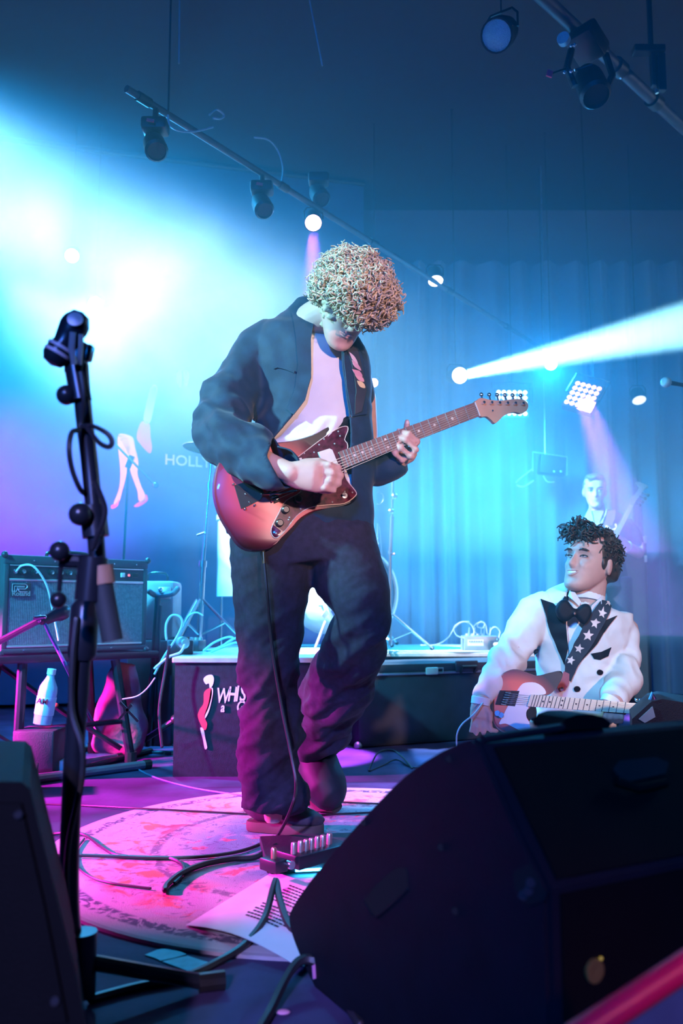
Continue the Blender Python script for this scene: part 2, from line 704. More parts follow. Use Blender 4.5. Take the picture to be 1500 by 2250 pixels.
printed([(404, 818), (414, 818), (411, 846), (406, 842)], 'printed_fringe', m_white)
tp = bn.at(361, 1020)
tm = text_mesh('HOLLYWOOD', 0.105, basis(tp, Vector((bn.a.x, bn.a.y, -0.035)).normalized(), Vector((0, 0, 1)), bn.n), 0.004, 0.0015)
obj('lettering', tm, m_white, ban)

# ---- risers
m_riser = mat('black_riser_carpet', (0.010, 0.022, 0.035), 0.9, var=0.3, scale=40, bump=0.2, bscale=300)
m_edge = mat('pale_riser_edge', (0.62, 0.62, 0.55), 0.45, 0.3)
RA_Z, RB_Z = 0.46, 0.41
xa0, xa1 = P(385, 1440, 3.5).x, P(694, 1440, 3.5).x
ra = thing('drum_riser', 'low black stage riser with a printed dancer and WHISKY lettering on its front', 'riser', ((xa0 + xa1) / 2, 3.95, 0))
MB().box(((xa0 + xa1) / 2, 3.95, RA_Z / 2 - 0.01), (xa1 - xa0, 0.9, RA_Z - 0.02)).build('riser_body', m_riser, ra, False)
MB().box(((xa0 + xa1) / 2, 3.95, RA_Z - 0.006), (xa1 - xa0 + 0.02, 0.93, 0.022), bev=0.004).build('riser_top', m_edge, ra, False)
rp = Plane((0, 3.499, 0), (1, 0, 0), (0, -1, 0))


def rprint(pts, name, m, sm=True):
    q = [(p.x, p.y) for p in spline([(a, b, 0) for a, b in pts], 5, True)] if sm else pts
    return MB().prism(rp.poly(q), 0.003, rp.n).build(name, m, ra, False)


rprint([(447, 1492), (455, 1484), (466, 1483), (470, 1492), (467, 1506), (461, 1512), (459, 1502), (452, 1503)], 'printed_hair', m_white)
rprint([(449, 1520), (464, 1512), (465, 1530), (458, 1556), (450, 1575), (455, 1590), (452, 1603), (445, 1600), (435, 1575), (438, 1560), (447, 1545)],
       'printed_dress', m_red)
rprint([(464, 1512), (468, 1520), (461, 1556), (452, 1577), (449, 1572), (458, 1545)], 'printed_arm', m_white)
rprint([(440, 1600), (447, 1602), (451, 1622), (455, 1642), (450, 1645), (446, 1625)], 'printed_leg', m_white)
x = 474
for i, (ch, w, h) in enumerate(zip('WHISKY', (25, 17, 9, 17, 19, 18), (31, 31, 33, 35, 38, 41))):
    o = rp.at(x, 1540 + 3 * (i == 0), 0.001)
    me = text_mesh(ch, h / 1900 * 3.5 * 1.42, basis(o, Vector((0.6, 0, -0.04)), Vector((0.12, 0, 1)), Vector((0, -1, 0))), 0.002, 0.0012)
    obj('letter', me, m_white, ra)
    x += w
for ch, xx, hh in (('a', 484, 22), ('G', 518, 26), ('O', 540, 26), ('G', 572, 26), ('O', 594, 26)):
    me = text_mesh(ch, hh / 1900 * 3.5 * 1.3, basis(rp.at(xx, 1564, 0.001), Vector((0.7, 0, 0)), Vector((0.15, 0, 1)), Vector((0, -1, 0))), 0.002, 0.001)
    obj('letter', me, m_white, ra)

rb = thing('stage_riser', 'wide black rear riser whose pale top edge carries stands and cables', 'riser', (0.4, 5.52, 0))
MB().box((0.4, 5.52, RB_Z / 2 - 0.01), (2.3, 1.16, RB_Z - 0.02)).build('riser_body', m_riser, rb, False)
MB().box((0.4, 5.52, RB_Z - 0.008), (2.32, 1.18, 0.024), bev=0.004).build('riser_top', m_edge, rb, False)


# ------------------------------------------------------------------ lighting rig
m_steel = mat('black_steel', (0.03, 0.03, 0.035), 0.4, 0.6)
m_blackm = mat('matt_black_metal', (0.02, 0.02, 0.024), 0.5, 0.4, var=0.2)
m_chrome = mat('chrome', (0.75, 0.76, 0.8), 0.18, 1.0, var=0.03)
m_cable = mat('black_cable', (0.018, 0.018, 0.022), 0.45, var=0.1)
m_redtag = mat('red_tape', (0.9, 0.02, 0.10), 0.6)
PIPE_Z = 2.58


def lens_mat(name, col, s):
    m = mat(name, (0.6, 0.6, 0.6), 0.3, emit=col, estr=s, var=0.02)
    m.cycles.emission_sampling = 'NONE'
    return m


def pipe(name, label, a, b, r, couplers):
    t = thing(name, label, 'lighting pipe', a)
    MB().cyl(a, b, r, n=16).build('pipe', mat('grey_pipe', (0.05, 0.055, 0.07), 0.55, 0.3), t)
    d = (Vector(b) - Vector(a))
    for k in couplers:
        c = Vector(a) + d * k
        MB().cyl(c - d.normalized() * 0.03, c + d.normalized() * 0.03, r * 1.35, n=16).build('coupler', m_blackm, t)
    for k in (0.05, 0.95):
        c = Vector(a) + d * k
        MB().cyl(c, Vector((c.x, c.y, 3.995)), 0.004, n=6).build('hanger_rod', m_blackm, t)
    return t


def hang(t, c, top, m):
    """yoke and hook clamp of a hung lamp"""
    MB().cyl(c, top, 0.008).build('drop_arm', m, t)


def can(name, label, c, aim, r, length, lensm, hangz=None, group=None, housing=None):
    """a round stage lamp: housing, bezel, lens, yoke (two arms), drop arm with clamp"""
    c = Vector(c)
    d = Vector(aim).normalized()
    hm = housing or m_blackm
    t = thing(name, label, 'stage light', c, group)
    MB().lathe([(r * 0.55, -length), (r * 0.8, -length * 0.9), (r * 0.95, -length * 0.5), (r, -0.02), (r, 0.0), (r * 0.9, 0.0), (r * 0.9, -0.012)], c, d, 20).build('housing', hm, t)
    MB().lathe([(r * 0.91, -0.010), (r * 0.90, -0.004), (r * 0.5, 0.003), (0.001, 0.005)], c, d, 20).build('lens', lensm, t)
    u, w = frame_of(d)
    top = Vector((c.x, c.y, hangz if hangz else c.z + r * 2.2)) - d * length * 0.5
    yk = MB()
    mid = c - d * length * 0.5
    apex = mid + Vector((0, 0, r * 1.35))
    for s in (-1, 1):
        e = mid + u * s * r * 1.06
        yk.tube([e, e + Vector((0, 0, r * 0.9)), apex + u * s * r * 0.7, apex], r * 0.07, 6)
    yk.build('yoke', hm, t)
    hook = MB().cyl(apex, Vector((apex.x, apex.y, top.z)), 0.003, n=6)
    hook.box((apex.x, apex.y, top.z), (r * 0.35, r * 0.3, r * 0.35), bev=r * 0.05)
    hook.build('clamp', hm, t)
    return t


# rear pipe that runs away along the lamps
pa, pb = Vector((-0.80, 3.02, PIPE_Z)), Vector((1.62, 6.42, PIPE_Z))
rp1 = pipe('lighting_pipe', 'long thin black pipe overhead that carries the row of stage lamps', pa, pb, 0.014, (0.02, 0.22, 0.4, 0.6, 0.8))
PD = (pb - pa)


def on_pipe(px, py):
    """the spot on the rear pipe's line above a lamp seen at this pixel"""
    d = ray(px, py)
    # plan view: where the vertical plane of the pipe meets the ray
    n = Vector((-PD.y, PD.x, 0)).normalized()
    t = (pa - CAM).dot(n) / d.dot(n)
    return CAM + d * t


# the lit lamps
lp = on_pipe(688, 490)
can('spot_lamp', 'glowing round magenta-white spot lamp hung above the curly-haired guitarist', lp, (0.02, -0.75, -0.66), 0.043, 0.13,
    lens_mat('magenta_lens', (1.0, 0.62, 1.0), 9), PIPE_Z)
lp = on_pipe(957, 618)
can('stage_lamp', 'small oval white lamp lit beneath the overhead pipe', lp, (0.05, -0.45, -0.89), 0.048, 0.10, lens_mat('white_lens', (0.9, 0.97, 1.0), 5), PIPE_Z)
can('beam_light', 'brilliant round moving head lamp at the source of the long white beam', P(1010, 825, 5.4), ray(1010, 825) * -1 + Vector((0.35, 0, 0.05)), 0.056, 0.16,
    lens_mat('beam_lens', (0.85, 0.96, 1.0), 14), 3.98)
can('beam_light', 'small bright round lamp overlapped by the long white beam', P(1210, 800, 5.7), ray(1210, 800) * -1, 0.044, 0.14,
    lens_mat('beam_lens', (0.85, 0.96, 1.0), 14), 3.98)
can('stage_lamp', 'bright round lamp glowing through the smoke above the microphone stand', P(210, 668, 5.6), ray(210, 668) * -1, 0.052, 0.15,
    lens_mat('beam_lens', (0.85, 0.96, 1.0), 14), 3.98)
can('stage_lamp', 'faint round lamp nearly lost in the white smoke', P(158, 562, 5.6), ray(158, 562) * -1, 0.05, 0.15,
    lens_mat('white_lens', (0.9, 0.97, 1.0), 5), 3.98)
can('stage_lamp', 'tiny magenta lamp beside the jacket shoulder of the curly-haired guitarist', P(821, 841, 5.6), ray(821, 841) * -1 + Vector((-0.2, 0, 0)), 0.03, 0.09,
    lens_mat('magenta_lens', (1.0, 0.62, 1.0), 9), 3.98)
can('stage_lamp', 'dim oval white lamp over the bass player', P(1404, 880, 5.9), (0.0, -0.5, -0.86), 0.052, 0.10, lens_mat('dim_white_lens', (0.7, 0.9, 1.0), 1.6), 3.98)


# LED panels
def led_panel(label, c, corners, rows, cols, lensm, framem):
    tl, tr, bl = [Vector(q) for q in corners]
    ux, uy = (tr - tl), (bl - tl)
    n = ux.cross(uy).normalized()
    if n.dot(CAM - tl) < 0:
        n = -n
    t = thing('led_panel', label, 'stage light', tl + ux * 0.5 + uy * 0.5)
    mbb = MB()
    mbb.prism([tl - (ux + uy) * 0.04, tr + (ux - uy) * 0.04, tr + uy * 1.04 + ux * 0.04, bl + uy * 0.04 - ux * 0.04], -0.05, n)
    mbb.build('panel_body', framem, t, False)
    r = min(ux.length / cols, uy.length / rows) * 0.40
    proto = None
    for i in range(rows):
        for j in range(cols):
            p = tl + ux * ((j + 0.5) / cols) + uy * ((i + 0.5) / rows)
            if proto is None:
                proto = MB().lathe([(r, -0.002), (r, 0.004), (r * 0.6, 0.010), (0.0005, 0.012)], (0, 0, 0), n, 10).build('led_lens', lensm, None)
                proto.parent = t
                o = proto
            else:
                o = proto.copy()
                COL.objects.link(o)
            o.location = p - t.location
    a = tl + ux * 0.5 - uy * 0.02
    MB().tube([tl + uy * .5, tl + uy * .5 - ux * .12, tl - ux * .12 - uy * .25, a - uy * .25, tr + ux * .12 - uy * .25, tr + uy * .5 + ux * .12, tr + uy * .5], 0.006, 6).build('yoke', m_blackm, t)
    MB().cyl(a - uy * .25, Vector((a.x, a.y, 3.99)), 0.003, n=8).build('drop_arm', m_blackm, t)
    return t


m_ledhouse = mat('dark_led_housing', (0.03, 0.03, 0.04), 0.7)
led_panel('white LED panel of round lenses half hidden by the sunburst guitar headstock', None,
          (P(1089, 856, 5.9), P(1159, 857, 5.9), P(1089, 914, 5.9)), 5, 6, lens_mat('led_white', (0.75, 0.95, 1.0), 3.0), m_ledhouse)
led_panel('pink LED panel of round lenses tilted above the bass player', None,
          (P(1266, 836, 5.4), P(1325, 851, 5.3), P(1236, 887, 5.35)), 5, 5, lens_mat('led_pink', (1.0, 0.55, 0.95), 3.0), m_ledhouse)

# unlit heads with red tags along the pipe
for lab, px, py in (('dark unlit moving light with a short red tag under the start of the overhead pipe', 340, 308),
                    ('dark unlit moving light with a red tag beside the drooping cable', 575, 440),
                    ('dark unlit moving light just above the glowing magenta lamp', 700, 418)):
    c = on_pipe(px, py)
    t = thing('moving_light', lab, 'stage light', c)
    MB().box(c + Vector((0, 0, 0.055)), (0.10, 0.08, 0.05), bev=0.012).build('base_box', m_blackm, t)
    MB().lathe([(0.03, -0.06), (0.042, -0.02), (0.045, 0.05), (0.036, 0.06), (0.034, 0.052), (0.001, 0.05)], c - Vector((0, 0, 0.02)), (0.3, -0.6, -0.8), 16).build('head', m_blackm, t)
    MB().cyl(c + Vector((0, 0, 0.07)), Vector((c.x, c.y, PIPE_Z)), 0.012, n=8).build('clamp', m_blackm, t)
    if px < 690:
        MB().box(c + Vector((-0.005, -0.06, 0.045)), (0.028, 0.004, 0.012), rot=(0, R(12), 0)).build('red_tag', m_redtag, t)

# cables looped off the pipe
for pts, lab in (([(372, 262), (377, 285), (398, 297), (430, 298), (470, 288)], 'thin cable hanging in a shallow loop under the overhead pipe'),
                 ([(560, 310), (590, 315), (612, 340), (622, 375), (620, 405)], 'thin cable arching off the overhead pipe above the smoke'),
                 ([(462, 262), (478, 250), (494, 262), (486, 270), (470, 268)], 'small knotted cable tie standing on the overhead pipe')):
    q = [on_pipe(a, b) + Vector((0, -0.03, 0)) for a, b in pts]
    tag(MB().tube(spline(q, 8), 0.004, 6).build('hanging_cable', mat('grey_cable', (0.35, 0.36, 0.38), 0.5)), lab, 'cable')
for lab, a, b in (('thin guy wire hanging from the ceiling above the rear pipe start', (395, 0), (393, 140)),
                  ('thin slanting guy wire hanging from the ceiling above the magenta lamp', (672, 20), (708, 145))):
    tag(MB().cyl(P(a[0], a[1] - 60, 3.6), P(b[0], b[1], 3.6), 0.0035, n=6).build('guy_wire', mat('grey_cable', (0.35, 0.36, 0.38), 0.5)), lab, 'wire')

# front pipe, top right
fa, fb = Vector((0.56, 3.02, 2.92)), Vector((2.6, 5.06, 2.92))
fa = P(1165, -30, 3.0)
fb = P(1530, 308, 4.05)
fb2 = fa + (fb - fa) * 2.3
pipe('lighting_pipe', 'thick black pipe crossing overhead above the seated guitarist', fa, fb2, 0.027, (0.2, 0.3, 0.42))
FD = fb - fa


def on_front(k, dz=0.0):
    return fa + FD * k + Vector((0, 0, dz))


m_mesh = mat('blue_mesh_lens', (0.32, 0.42, 0.5), 0.35, 0.2, bump=0.8, bscale=260, emit=(0.05, 0.25, 0.45), estr=0.03)
t = can('par_can', 'black par can lamp with a pale mesh lens turned toward the stage', P(1090, 78, 3.0), (-0.42, -0.62, -0.62), 0.062, 0.13, m_mesh, 3.0)
c = P(1118, 52, 2.98)
MB().box(c, (0.014, 0.006, 0.034), rot=(0, R(-35), 0)).build('red_tag', mat('orange_tape', (0.9, 0.12, 0.05), 0.6), t)
# cluster of a moving head with glints
c = P(1278, 150, 3.15)
t = thing('moving_light', 'black moving head light with chrome glints clamped under the thick pipe', 'stage light', c)
MB().box(P(1290, 95, 3.2), (0.13, 0.12, 0.09), bev=0.015, rot=(0, R(30), R(40))).build('base_box', m_blackm, t)
MB().lathe([(0.04, -0.10), (0.055, -0.06), (0.06, 0.06), (0.05, 0.075), (0.045, 0.06), (0.001, 0.058)], P(1300, 190, 3.15), (0.05, -0.45, -0.8), 18).build('head', m_blackm, t)
MB().tube([P(1255, 110, 3.15), P(1245, 150, 3.12), P(1262, 190, 3.12)], 0.014, 8).build('yoke_arm', m_blackm, t)
MB().tube([P(1330, 120, 3.22), P(1345, 165, 3.2), P(1330, 200, 3.18)], 0.014, 8).build('yoke_arm', m_blackm, t)
MB().cyl(P(1240, 90, 3.08), P(1240, 90, 3.08) + Vector((-0.012, -0.02, 0)), 0.024, n=16).build('side_lens', m_mesh, t)
for (px, py) in ((1255, 100), (1262, 98), (1240, 158), (1254, 156)):
    MB().ball(P(px, py, 3.06), 0.0075, 10, 6).build('chrome_bolt', m_chrome, t)
MB().cyl(P(1262, 154, 3.06), P(1299, 142, 3.08), 0.005, n=8).build('safety_pin', m_chrome, t)
MB().cyl(P(1300, 90, 3.2), P(1330, 110, 3.3), 0.018, n=10).build('clamp', m_blackm, t)
MB().box(P(1207, 162, 3.05), (0.022, 0.006, 0.026), rot=(0, R(15), 0.2)).build('red_tag', m_redtag, t)
MB().cyl(P(1207, 162, 3.05) + Vector((0, 0.004, 0)), P(1245, 150, 3.12), 0.004, n=6).build('tag_wire', m_blackm, t)
# bracket on the far side of the pipe
c = P(1425, 110, 3.5)
t = thing('hanging_bracket', 'black T-shaped steel bracket hanging behind the thick pipe', 'bracket', c)
MB().box(P(1424, 111, 3.5), (0.135, 0.05, 0.032), bev=0.005).build('cross_bar', m_blackm, t, False)
MB().box(P(1452, 160, 3.5), (0.035, 0.03, 0.17), bev=0.004).build('upright', m_blackm, t, False)
MB().box(P(1434, 155, 3.5), (0.02, 0.03, 0.15), bev=0.004).build('upright', m_blackm, t, False)
MB().cyl(P(1430, 111, 3.5), Vector((P(1430, 111, 3.5).x, 3.5, 4.0)), 0.012, n=8).build('ceiling_rod', m_blackm, t)
MB().cyl(P(1441, 197, 3.48), P(1443, 205, 3.48), 0.008, n=8).build('bolt', m_chrome, t)
c = on_front(0.55)
t = thing('pipe_clamp', 'small grey hook clamp on the thick overhead pipe', 'clamp', c)
MB().cyl(P(1366, 165, 3.5), P(1375, 155, 3.5), 0.014, n=12).build('clamp_ring', m_chrome, t)
MB().cyl(P(1362, 172, 3.5), P(1366, 165, 3.5), 0.006, n=8).build('clamp_bolt', m_chrome, t)

# hanging box with cable loops above the bass player
t = thing('hanging_speaker', 'small boxy monitor on a ceiling pole with pale cable loops', 'speaker', P(1205, 1030, 6.2))
MB().cyl(Vector((P(1203, 905, 6.2).x, 6.2, 3.99)), P(1197, 998, 6.2), 0.005, n=8).build('pole', mat('pale_metal', (0.6, 0.62, 0.66), 0.35, 0.8), t)
MB().tube([P(1170, 1035, 6.2), P(1170, 993, 6.2), P(1245, 1004, 6.2), P(1245, 1045, 6.2)], 0.005, 6).build('bracket', MATS['pale_metal'], t)
MB().box(P(1212, 1022, 6.25), (0.19, 0.1, 0.15), bev=0.01, rot=(0, R(8), 0)).build('cabinet', m_blackm, t)
MB().tube(spline([P(1170, 1030, 6.2), P(1150, 1045, 6.2), P(1133, 1060, 6.2)], 6), 0.004, 6).build('cable', MATS['pale_metal'], t)
MB().tube(spline([P(1135, 1066, 6.2), P(1150, 1069, 6.2), P(1172, 1056, 6.2)], 6), 0.005, 6).build('cable', MATS['pale_metal'], t)
MB().tube(spline([P(1193, 1045, 6.2), P(1202, 1058, 6.2), P(1218, 1059, 6.2)], 6), 0.005, 6).build('cable', MATS['pale_metal'], t)
for px in (1217, 1232):
    MB().ball(P(px, 1036, 6.18), 0.009, 8, 6).build('knob', MATS['pale_metal'], t)
# microphone reaching in from the right
t = thing('boom_microphone', 'round-headed microphone on a thin boom level with the LED panels', 'microphone', P(1463, 840, 3.6))
MB().ball(P(1463, 840, 3.6), 0.023, 16, 10).build('grille', mat('mic_grille', (0.45, 0.47, 0.5), 0.35, 0.9, bump=0.6, bscale=500), t)
MB().cyl(P(1471, 841, 3.6), P(1500, 846, 3.62), 0.010, 0.008).build('body', m_blackm, t)
be = P(1600, 880, 3.7)
MB().cyl(P(1498, 846, 3.62), be, 0.008).build('boom', m_blackm, t)
MB().cyl(be, Vector((be.x, be.y, 0.02)), 0.011).build('pole', m_blackm, t)
MB().lathe([(0.13, 0.0), (0.13, 0.012), (0.03, 0.03), (0.012, 0.04)], (be.x, be.y, 0), (0, 0, 1), 24).build('round_base', m_blackm, t)


# ------------------------------------------------------------------ amplifier on its stand
m_tolex = mat('black_tolex', (0.03, 0.04, 0.05), 0.55, bump=0.4, bscale=600)
m_grille = mat('grey_grille_cloth', (0.22, 0.27, 0.30), 0.7, var=0.25, scale=90)
m_silver = mat('silver_trim', (0.72, 0.72, 0.70), 0.3, 0.7, var=0.05)
m_panel = mat('dark_panel', (0.05, 0.05, 0.06), 0.35, 0.3)
m_knob = mat('black_knob', (0.02, 0.02, 0.02), 0.3)
m_cream = mat('cream_plastic', (0.75, 0.72, 0.62), 0.45)

aBL, aBR = P(2, 1432, 3.45), P(321, 1428, 3.9)
aBL.z = aBR.z = 0.478
AU = (aBR - aBL).normalized()
AW = (aBR - aBL).length
AN = Vector((AU.y, -AU.x, 0))
AM = basis(aBL, AU, -AN, Vector((0, 0, 1)))     # local: x right along front, y back, z up
AR = AM.to_3x3()
AH, AD = 0.395, 0.24


def aw(x, y, z):
    return AM @ Vector((x, y, z))


amp = thing('guitar_amplifier', 'black combo guitar amplifier with woven grey grille and silver trim on the low stand', 'amplifier', aw(AW / 2, AD / 2, 0))


def abox(name, x0, x1, y0, y1, z0, z1, m, bev=0.0, parent=amp):
    return MB().box(aw((x0 + x1) / 2, (y0 + y1) / 2, (z0 + z1) / 2), (x1 - x0, y1 - y0, z1 - z0), rot=AR, bev=bev).build(name, m, parent, bev > 0)


abox('cabinet', 0, AW, 0.012, AD, 0, AH, m_tolex, 0.012)
abox('cabinet_rim', 0, AW, 0, 0.02, AH - 0.038, AH, m_tolex, 0.006)
abox('cabinet_rim', 0, AW, 0, 0.02, 0, 0.022, m_tolex, 0.006)
abox('cabinet_rim', 0, 0.022, 0, 0.02, 0.02, AH - 0.036, m_tolex, 0.006)
abox('cabinet_rim', AW - 0.022, AW, 0, 0.02, 0.02, AH - 0.036, m_tolex, 0.006)
cp = abox('control_panel', 0.022, AW - 0.022, 0.004, 0.014, AH - 0.092, AH - 0.04, m_panel)
abox('trim_strip', 0.022, AW - 0.022, 0.0, 0.012, AH - 0.104, AH - 0.094, m_silver, 0.003)
abox('trim_strip', 0.022, AW - 0.022, 0.0, 0.012, 0.024, 0.034, m_silver, 0.003)
abox('trim_strip', 0.022, AW - 0.022, 0.0, 0.012, AH - 0.0435, AH - 0.0395, m_silver, 0.002)
gr = abox('grille_cloth', 0.022, AW - 0.022, 0.006, 0.014, 0.034, AH - 0.104, m_panel)
# woven grille: rows of cord over the baffle, past counting
mb = MB()
z = 0.038
while z < AH - 0.107:
    mb.box(aw(AW / 2, 0.005, z), (AW - 0.046, 0.003, 0.0026), rot=AR)
    z += 0.0052
x = 0.026
while x < AW - 0.024:
    mb.box(aw(x, 0.0042, (0.034 + AH - 0.104) / 2), (0.0016, 0.002, AH - 0.14), rot=AR)
    x += 0.0075
w = mb.build('grille_weave', m_grille, gr, False)
w['kind'] = 'stuff'
for i, x in enumerate([0.075, 0.125, 0.195, 0.235, 0.275, 0.315, 0.355, 0.40]):
    k = MB().lathe([(0.013, 0), (0.0125, 0.008), (0.009, 0.009), (0.0085, 0.016), (0.0005, 0.016)], aw(x, 0.004, AH - 0.066), AN, 16).build('knob', m_knob, cp)
    MB().lathe([(0.0085, 0), (0.0085, 0.001), (0.0003, 0.002)], aw(x, -0.012, AH - 0.066), AN, 12).build('knob_cap', m_chrome, k)
MB().lathe([(0.010, 0), (0.010, 0.004), (0.005, 0.005), (0.005, 0.001), (0.0003, 0.001)], aw(0.045, 0.004, AH - 0.066), AN, 14).build('input_jack', m_chrome, cp)
abox('rocker_switch', AW - 0.135, AW - 0.115, -0.002, 0.006, AH - 0.078, AH - 0.058, m_cream, 0.002, cp)
MB().ball(aw(AW - 0.095, 0.002, AH - 0.068), 0.0055, 10, 6).build('pilot_light', mat('red_pilot', (0.8, 0.1, 0.1), 0.3, emit=(1, 0.15, 0.2), estr=1.5), cp)
abox('rocker_switch', AW - 0.08, AW - 0.05, -0.002, 0.006, AH - 0.078, AH - 0.058, m_knob, 0.002, cp)
for x in (0.12, 0.21, AW - 0.17, AW - 0.06):
    MB().ball(aw(x, 0.0, AH - 0.02), 0.004, 8, 6).build('screw', m_chrome, amp)
for x in (0.09, 0.33, 0.48):
    MB().ball(aw(x, 0.0, 0.012), 0.004, 8, 6).build('screw', m_chrome, amp)
for xx in (0.0, AW):
    for zz in (0.0, AH):
        MB().ball(aw(xx, 0.004, zz), 0.014, 10, 8).build('corner_cap', m_panel, amp)
MB().tube(spline([aw(AW * 0.35, AD * .5, AH), aw(AW * 0.38, AD * .5, AH + 0.025), aw(AW * 0.62, AD * .5, AH + 0.025), aw(AW * 0.65, AD * .5, AH)], 6), 0.008).build('carry_handle', m_knob, amp)
# badge: square maze emblem over the name
badge = abox('badge', 0.03, 0.112, -0.001, 0.006, AH - 0.168, AH - 0.112, m_panel, 0.002)


def strip(pts, r=0.0022):
    return MB().tube([aw(0.034 + a * 0.0066, -0.002, AH - 0.117 - b * 0.0062) for a, b in pts], r, 6).build('emblem_line', m_silver, badge)


strip([(0, 5), (0, 0), (8, 0), (9.2, 1), (9.2, 2.2), (8, 3.2), (3, 3.2), (3, 2.2)])
strip([(1.4, 5), (1.4, 1.4), (7.6, 1.4), (7.6, 2), (3, 2)])
strip([(3.4, 3.4), (4.5, 5), (9.5, 5)])
strip([(1.4, 5), (2.6, 5), (2.6, 3.6)])
me = text_mesh('Roland', 0.027, basis(aw(0.033, -0.0025, AH - 0.164), AU, Vector((0, 0, 1)), AN), 0.001, 0.0006)
obj('badge_lettering', me, m_silver, badge)

# low folding stand under it
m_stand = mat('black_stand_tube', (0.03, 0.035, 0.045), 0.35, 0.5)
st = thing('amplifier_stand', 'black folding table stand with splayed legs carrying the combo amplifier', 'stand', aw(AW / 2, AD / 2, 0) - Vector((0, 0, 0.478)))
ground = Vector((0, 0, 0.478))
MB().box(aw(AW / 2, AD / 2, -0.022), (AW + 0.10, AD + 0.06, 0.03), rot=AR, bev=0.006).build('stand_top', m_stand, st)
for (x0_, y0_, x1_, y1_) in ((0.09, 0.0, 0.06, -0.05), (0.5, 0.0, 0.56, -0.05), (0.09, AD, 0.05, AD + 0.08), (0.5, AD, 0.58, AD + 0.08)):
    a, b = aw(x0_, y0_, -0.04), aw(x1_, y1_, 0)
    b.z = 0.018
    MB().tube([a, b], 0.02, 10).build('leg', m_stand, st)
    MB().cyl(b - Vector((0, 0, 0.018)), b + Vector((0, 0, 0.03)), 0.026, n=10).build('rubber_foot', m_knob, st)
MB().tube([aw(0.07, -0.03, -0.30), aw(0.55, -0.03, -0.30)], 0.012).build('cross_bar', m_stand, st)
MB().tube([aw(0.10, AD, -0.06), aw(0.33, AD * .5, -0.26), aw(0.54, 0.0, -0.42)], 0.011).build('diagonal_brace', m_stand, st)

# ------------------------------------------------------------------ road case (right) with latches
m_case = mat('black_road_case', (0.035, 0.04, 0.05), 0.55, bump=0.15, bscale=200)
cA = G(787, 1645)
cdir = Vector((math.cos(R(24)), math.sin(R(24)), 0))
cn = Vector((cdir.y, -cdir.x, 0))
CL, CD, CH = 1.25, 0.34, 0.392
cM = basis(cA, cdir, -cn, Vector((0, 0, 1)))
cR = cM.to_3x3()


def cw(x, y, z):
    return cM @ Vector((x, y, z))


case = thing('road_case', 'long black road case with pale latches lying behind the seated guitarist', 'case', cw(CL / 2, CD / 2, 0))
MB().box(cw(CL / 2, CD / 2, 0.17), (CL, CD, 0.34), rot=cR, bev=0.02).build('case_body', m_case, case)
lid = MB().box(cw(CL / 2, CD / 2, 0.368), (CL, CD, 0.046), rot=cR, bev=0.012).build('case_lid', m_case, case)
MB().box(cw(CL / 2, -0.003, 0.343), (CL - 0.02, 0.008, 0.012), rot=cR, bev=0.002).build('edge_trim', mat('grey_alloy', (0.4, 0.42, 0.45), 0.35, 0.8), case)
for x in (0.04, 0.40, 0.78, 1.12):
    lt = MB().box(cw(x, -0.008, 0.352), (0.07, 0.014, 0.036), rot=cR, bev=0.006).build('latch', m_cream, case)
    MB().tube([cw(x + 0.035, -0.012, 0.365), cw(x + 0.06, -0.014, 0.365), cw(x + 0.06, -0.014, 0.34), cw(x + 0.035, -0.012, 0.34)], 0.004, 6).build('latch_loop', MATS['grey_alloy'], lt)
MB().box(cw(0.60, -0.01, 0.37), (0.13, 0.02, 0.06), rot=cR, bev=0.008).build('hinge_plate', m_panel, case)
MB().tube([cw(0.56, -0.02, 0.34), cw(0.56, -0.035, 0.37), cw(0.64, -0.035, 0.37), cw(0.64, -0.02, 0.34)], 0.008).build('carry_handle', m_knob, case)
for x in (0.0, CL):
    for zz in (0.012, 0.39):
        MB().ball(cw(x, 0.004, zz), 0.02, 10, 8).build('corner_cap', MATS['grey_alloy'], case)

# ------------------------------------------------------------------ drums behind the guitarist
m_shell = mat('white_drum_shell', (0.85, 0.86, 0.87), 0.3, coat=0.4, var=0.04)
m_head = mat('blue_drum_head', (0.05, 0.16, 0.30), 0.5, var=0.15)
bc = P(792, 1303, 5.25)
bax = Vector((0.55, -0.83, 0)).normalized()
bd = thing('bass_drum', 'white bass drum with a lettered blue head behind the guitarist legs', 'drum', (bc.x, bc.y, RB_Z))
MB().lathe([(0.25, -0.40), (0.255, -0.40), (0.255, 0.0), (0.25, 0.0)], bc, bax, 40).build('shell', m_shell, bd)
MB().lathe([(0.262, -0.02), (0.268, -0.02), (0.268, 0.025), (0.255, 0.025), (0.255, 0.0)], bc, bax, 40).build('hoop', m_shell, bd)
hd = MB().lathe([(0.255, -0.004), (0.254, 0.004), (0.001, 0.006)], bc, bax, 40).build('drum_head', m_head, bd)
bpl = Plane(bc + bax * 0.007, (bax.y * -1, bax.x, 0), bax)
for q in ([(698, 1288), (713, 1303), (700, 1304)],
          [(708, 1318), (715, 1314), (724, 1330), (731, 1317), (740, 1322), (727, 1342), (712, 1360), (705, 1353), (718, 1336)],
          [(732, 1325), (745, 1332), (737, 1345), (731, 1334)]):
    MB().prism(bpl.poly(q), 0.003, bpl.n).build('lettering', m_white, hd, False)
for k in range(8):
    a = 2 * PI * k / 8 + 0.3
    u, w_ = frame_of(bax)
    e = bc + (u * math.cos(a) + w_ * math.sin(a)) * 0.262
    MB().cyl(e - bax * 0.07, e + bax * 0.01, 0.006, n=8).build('tension_rod', m_chrome, bd)
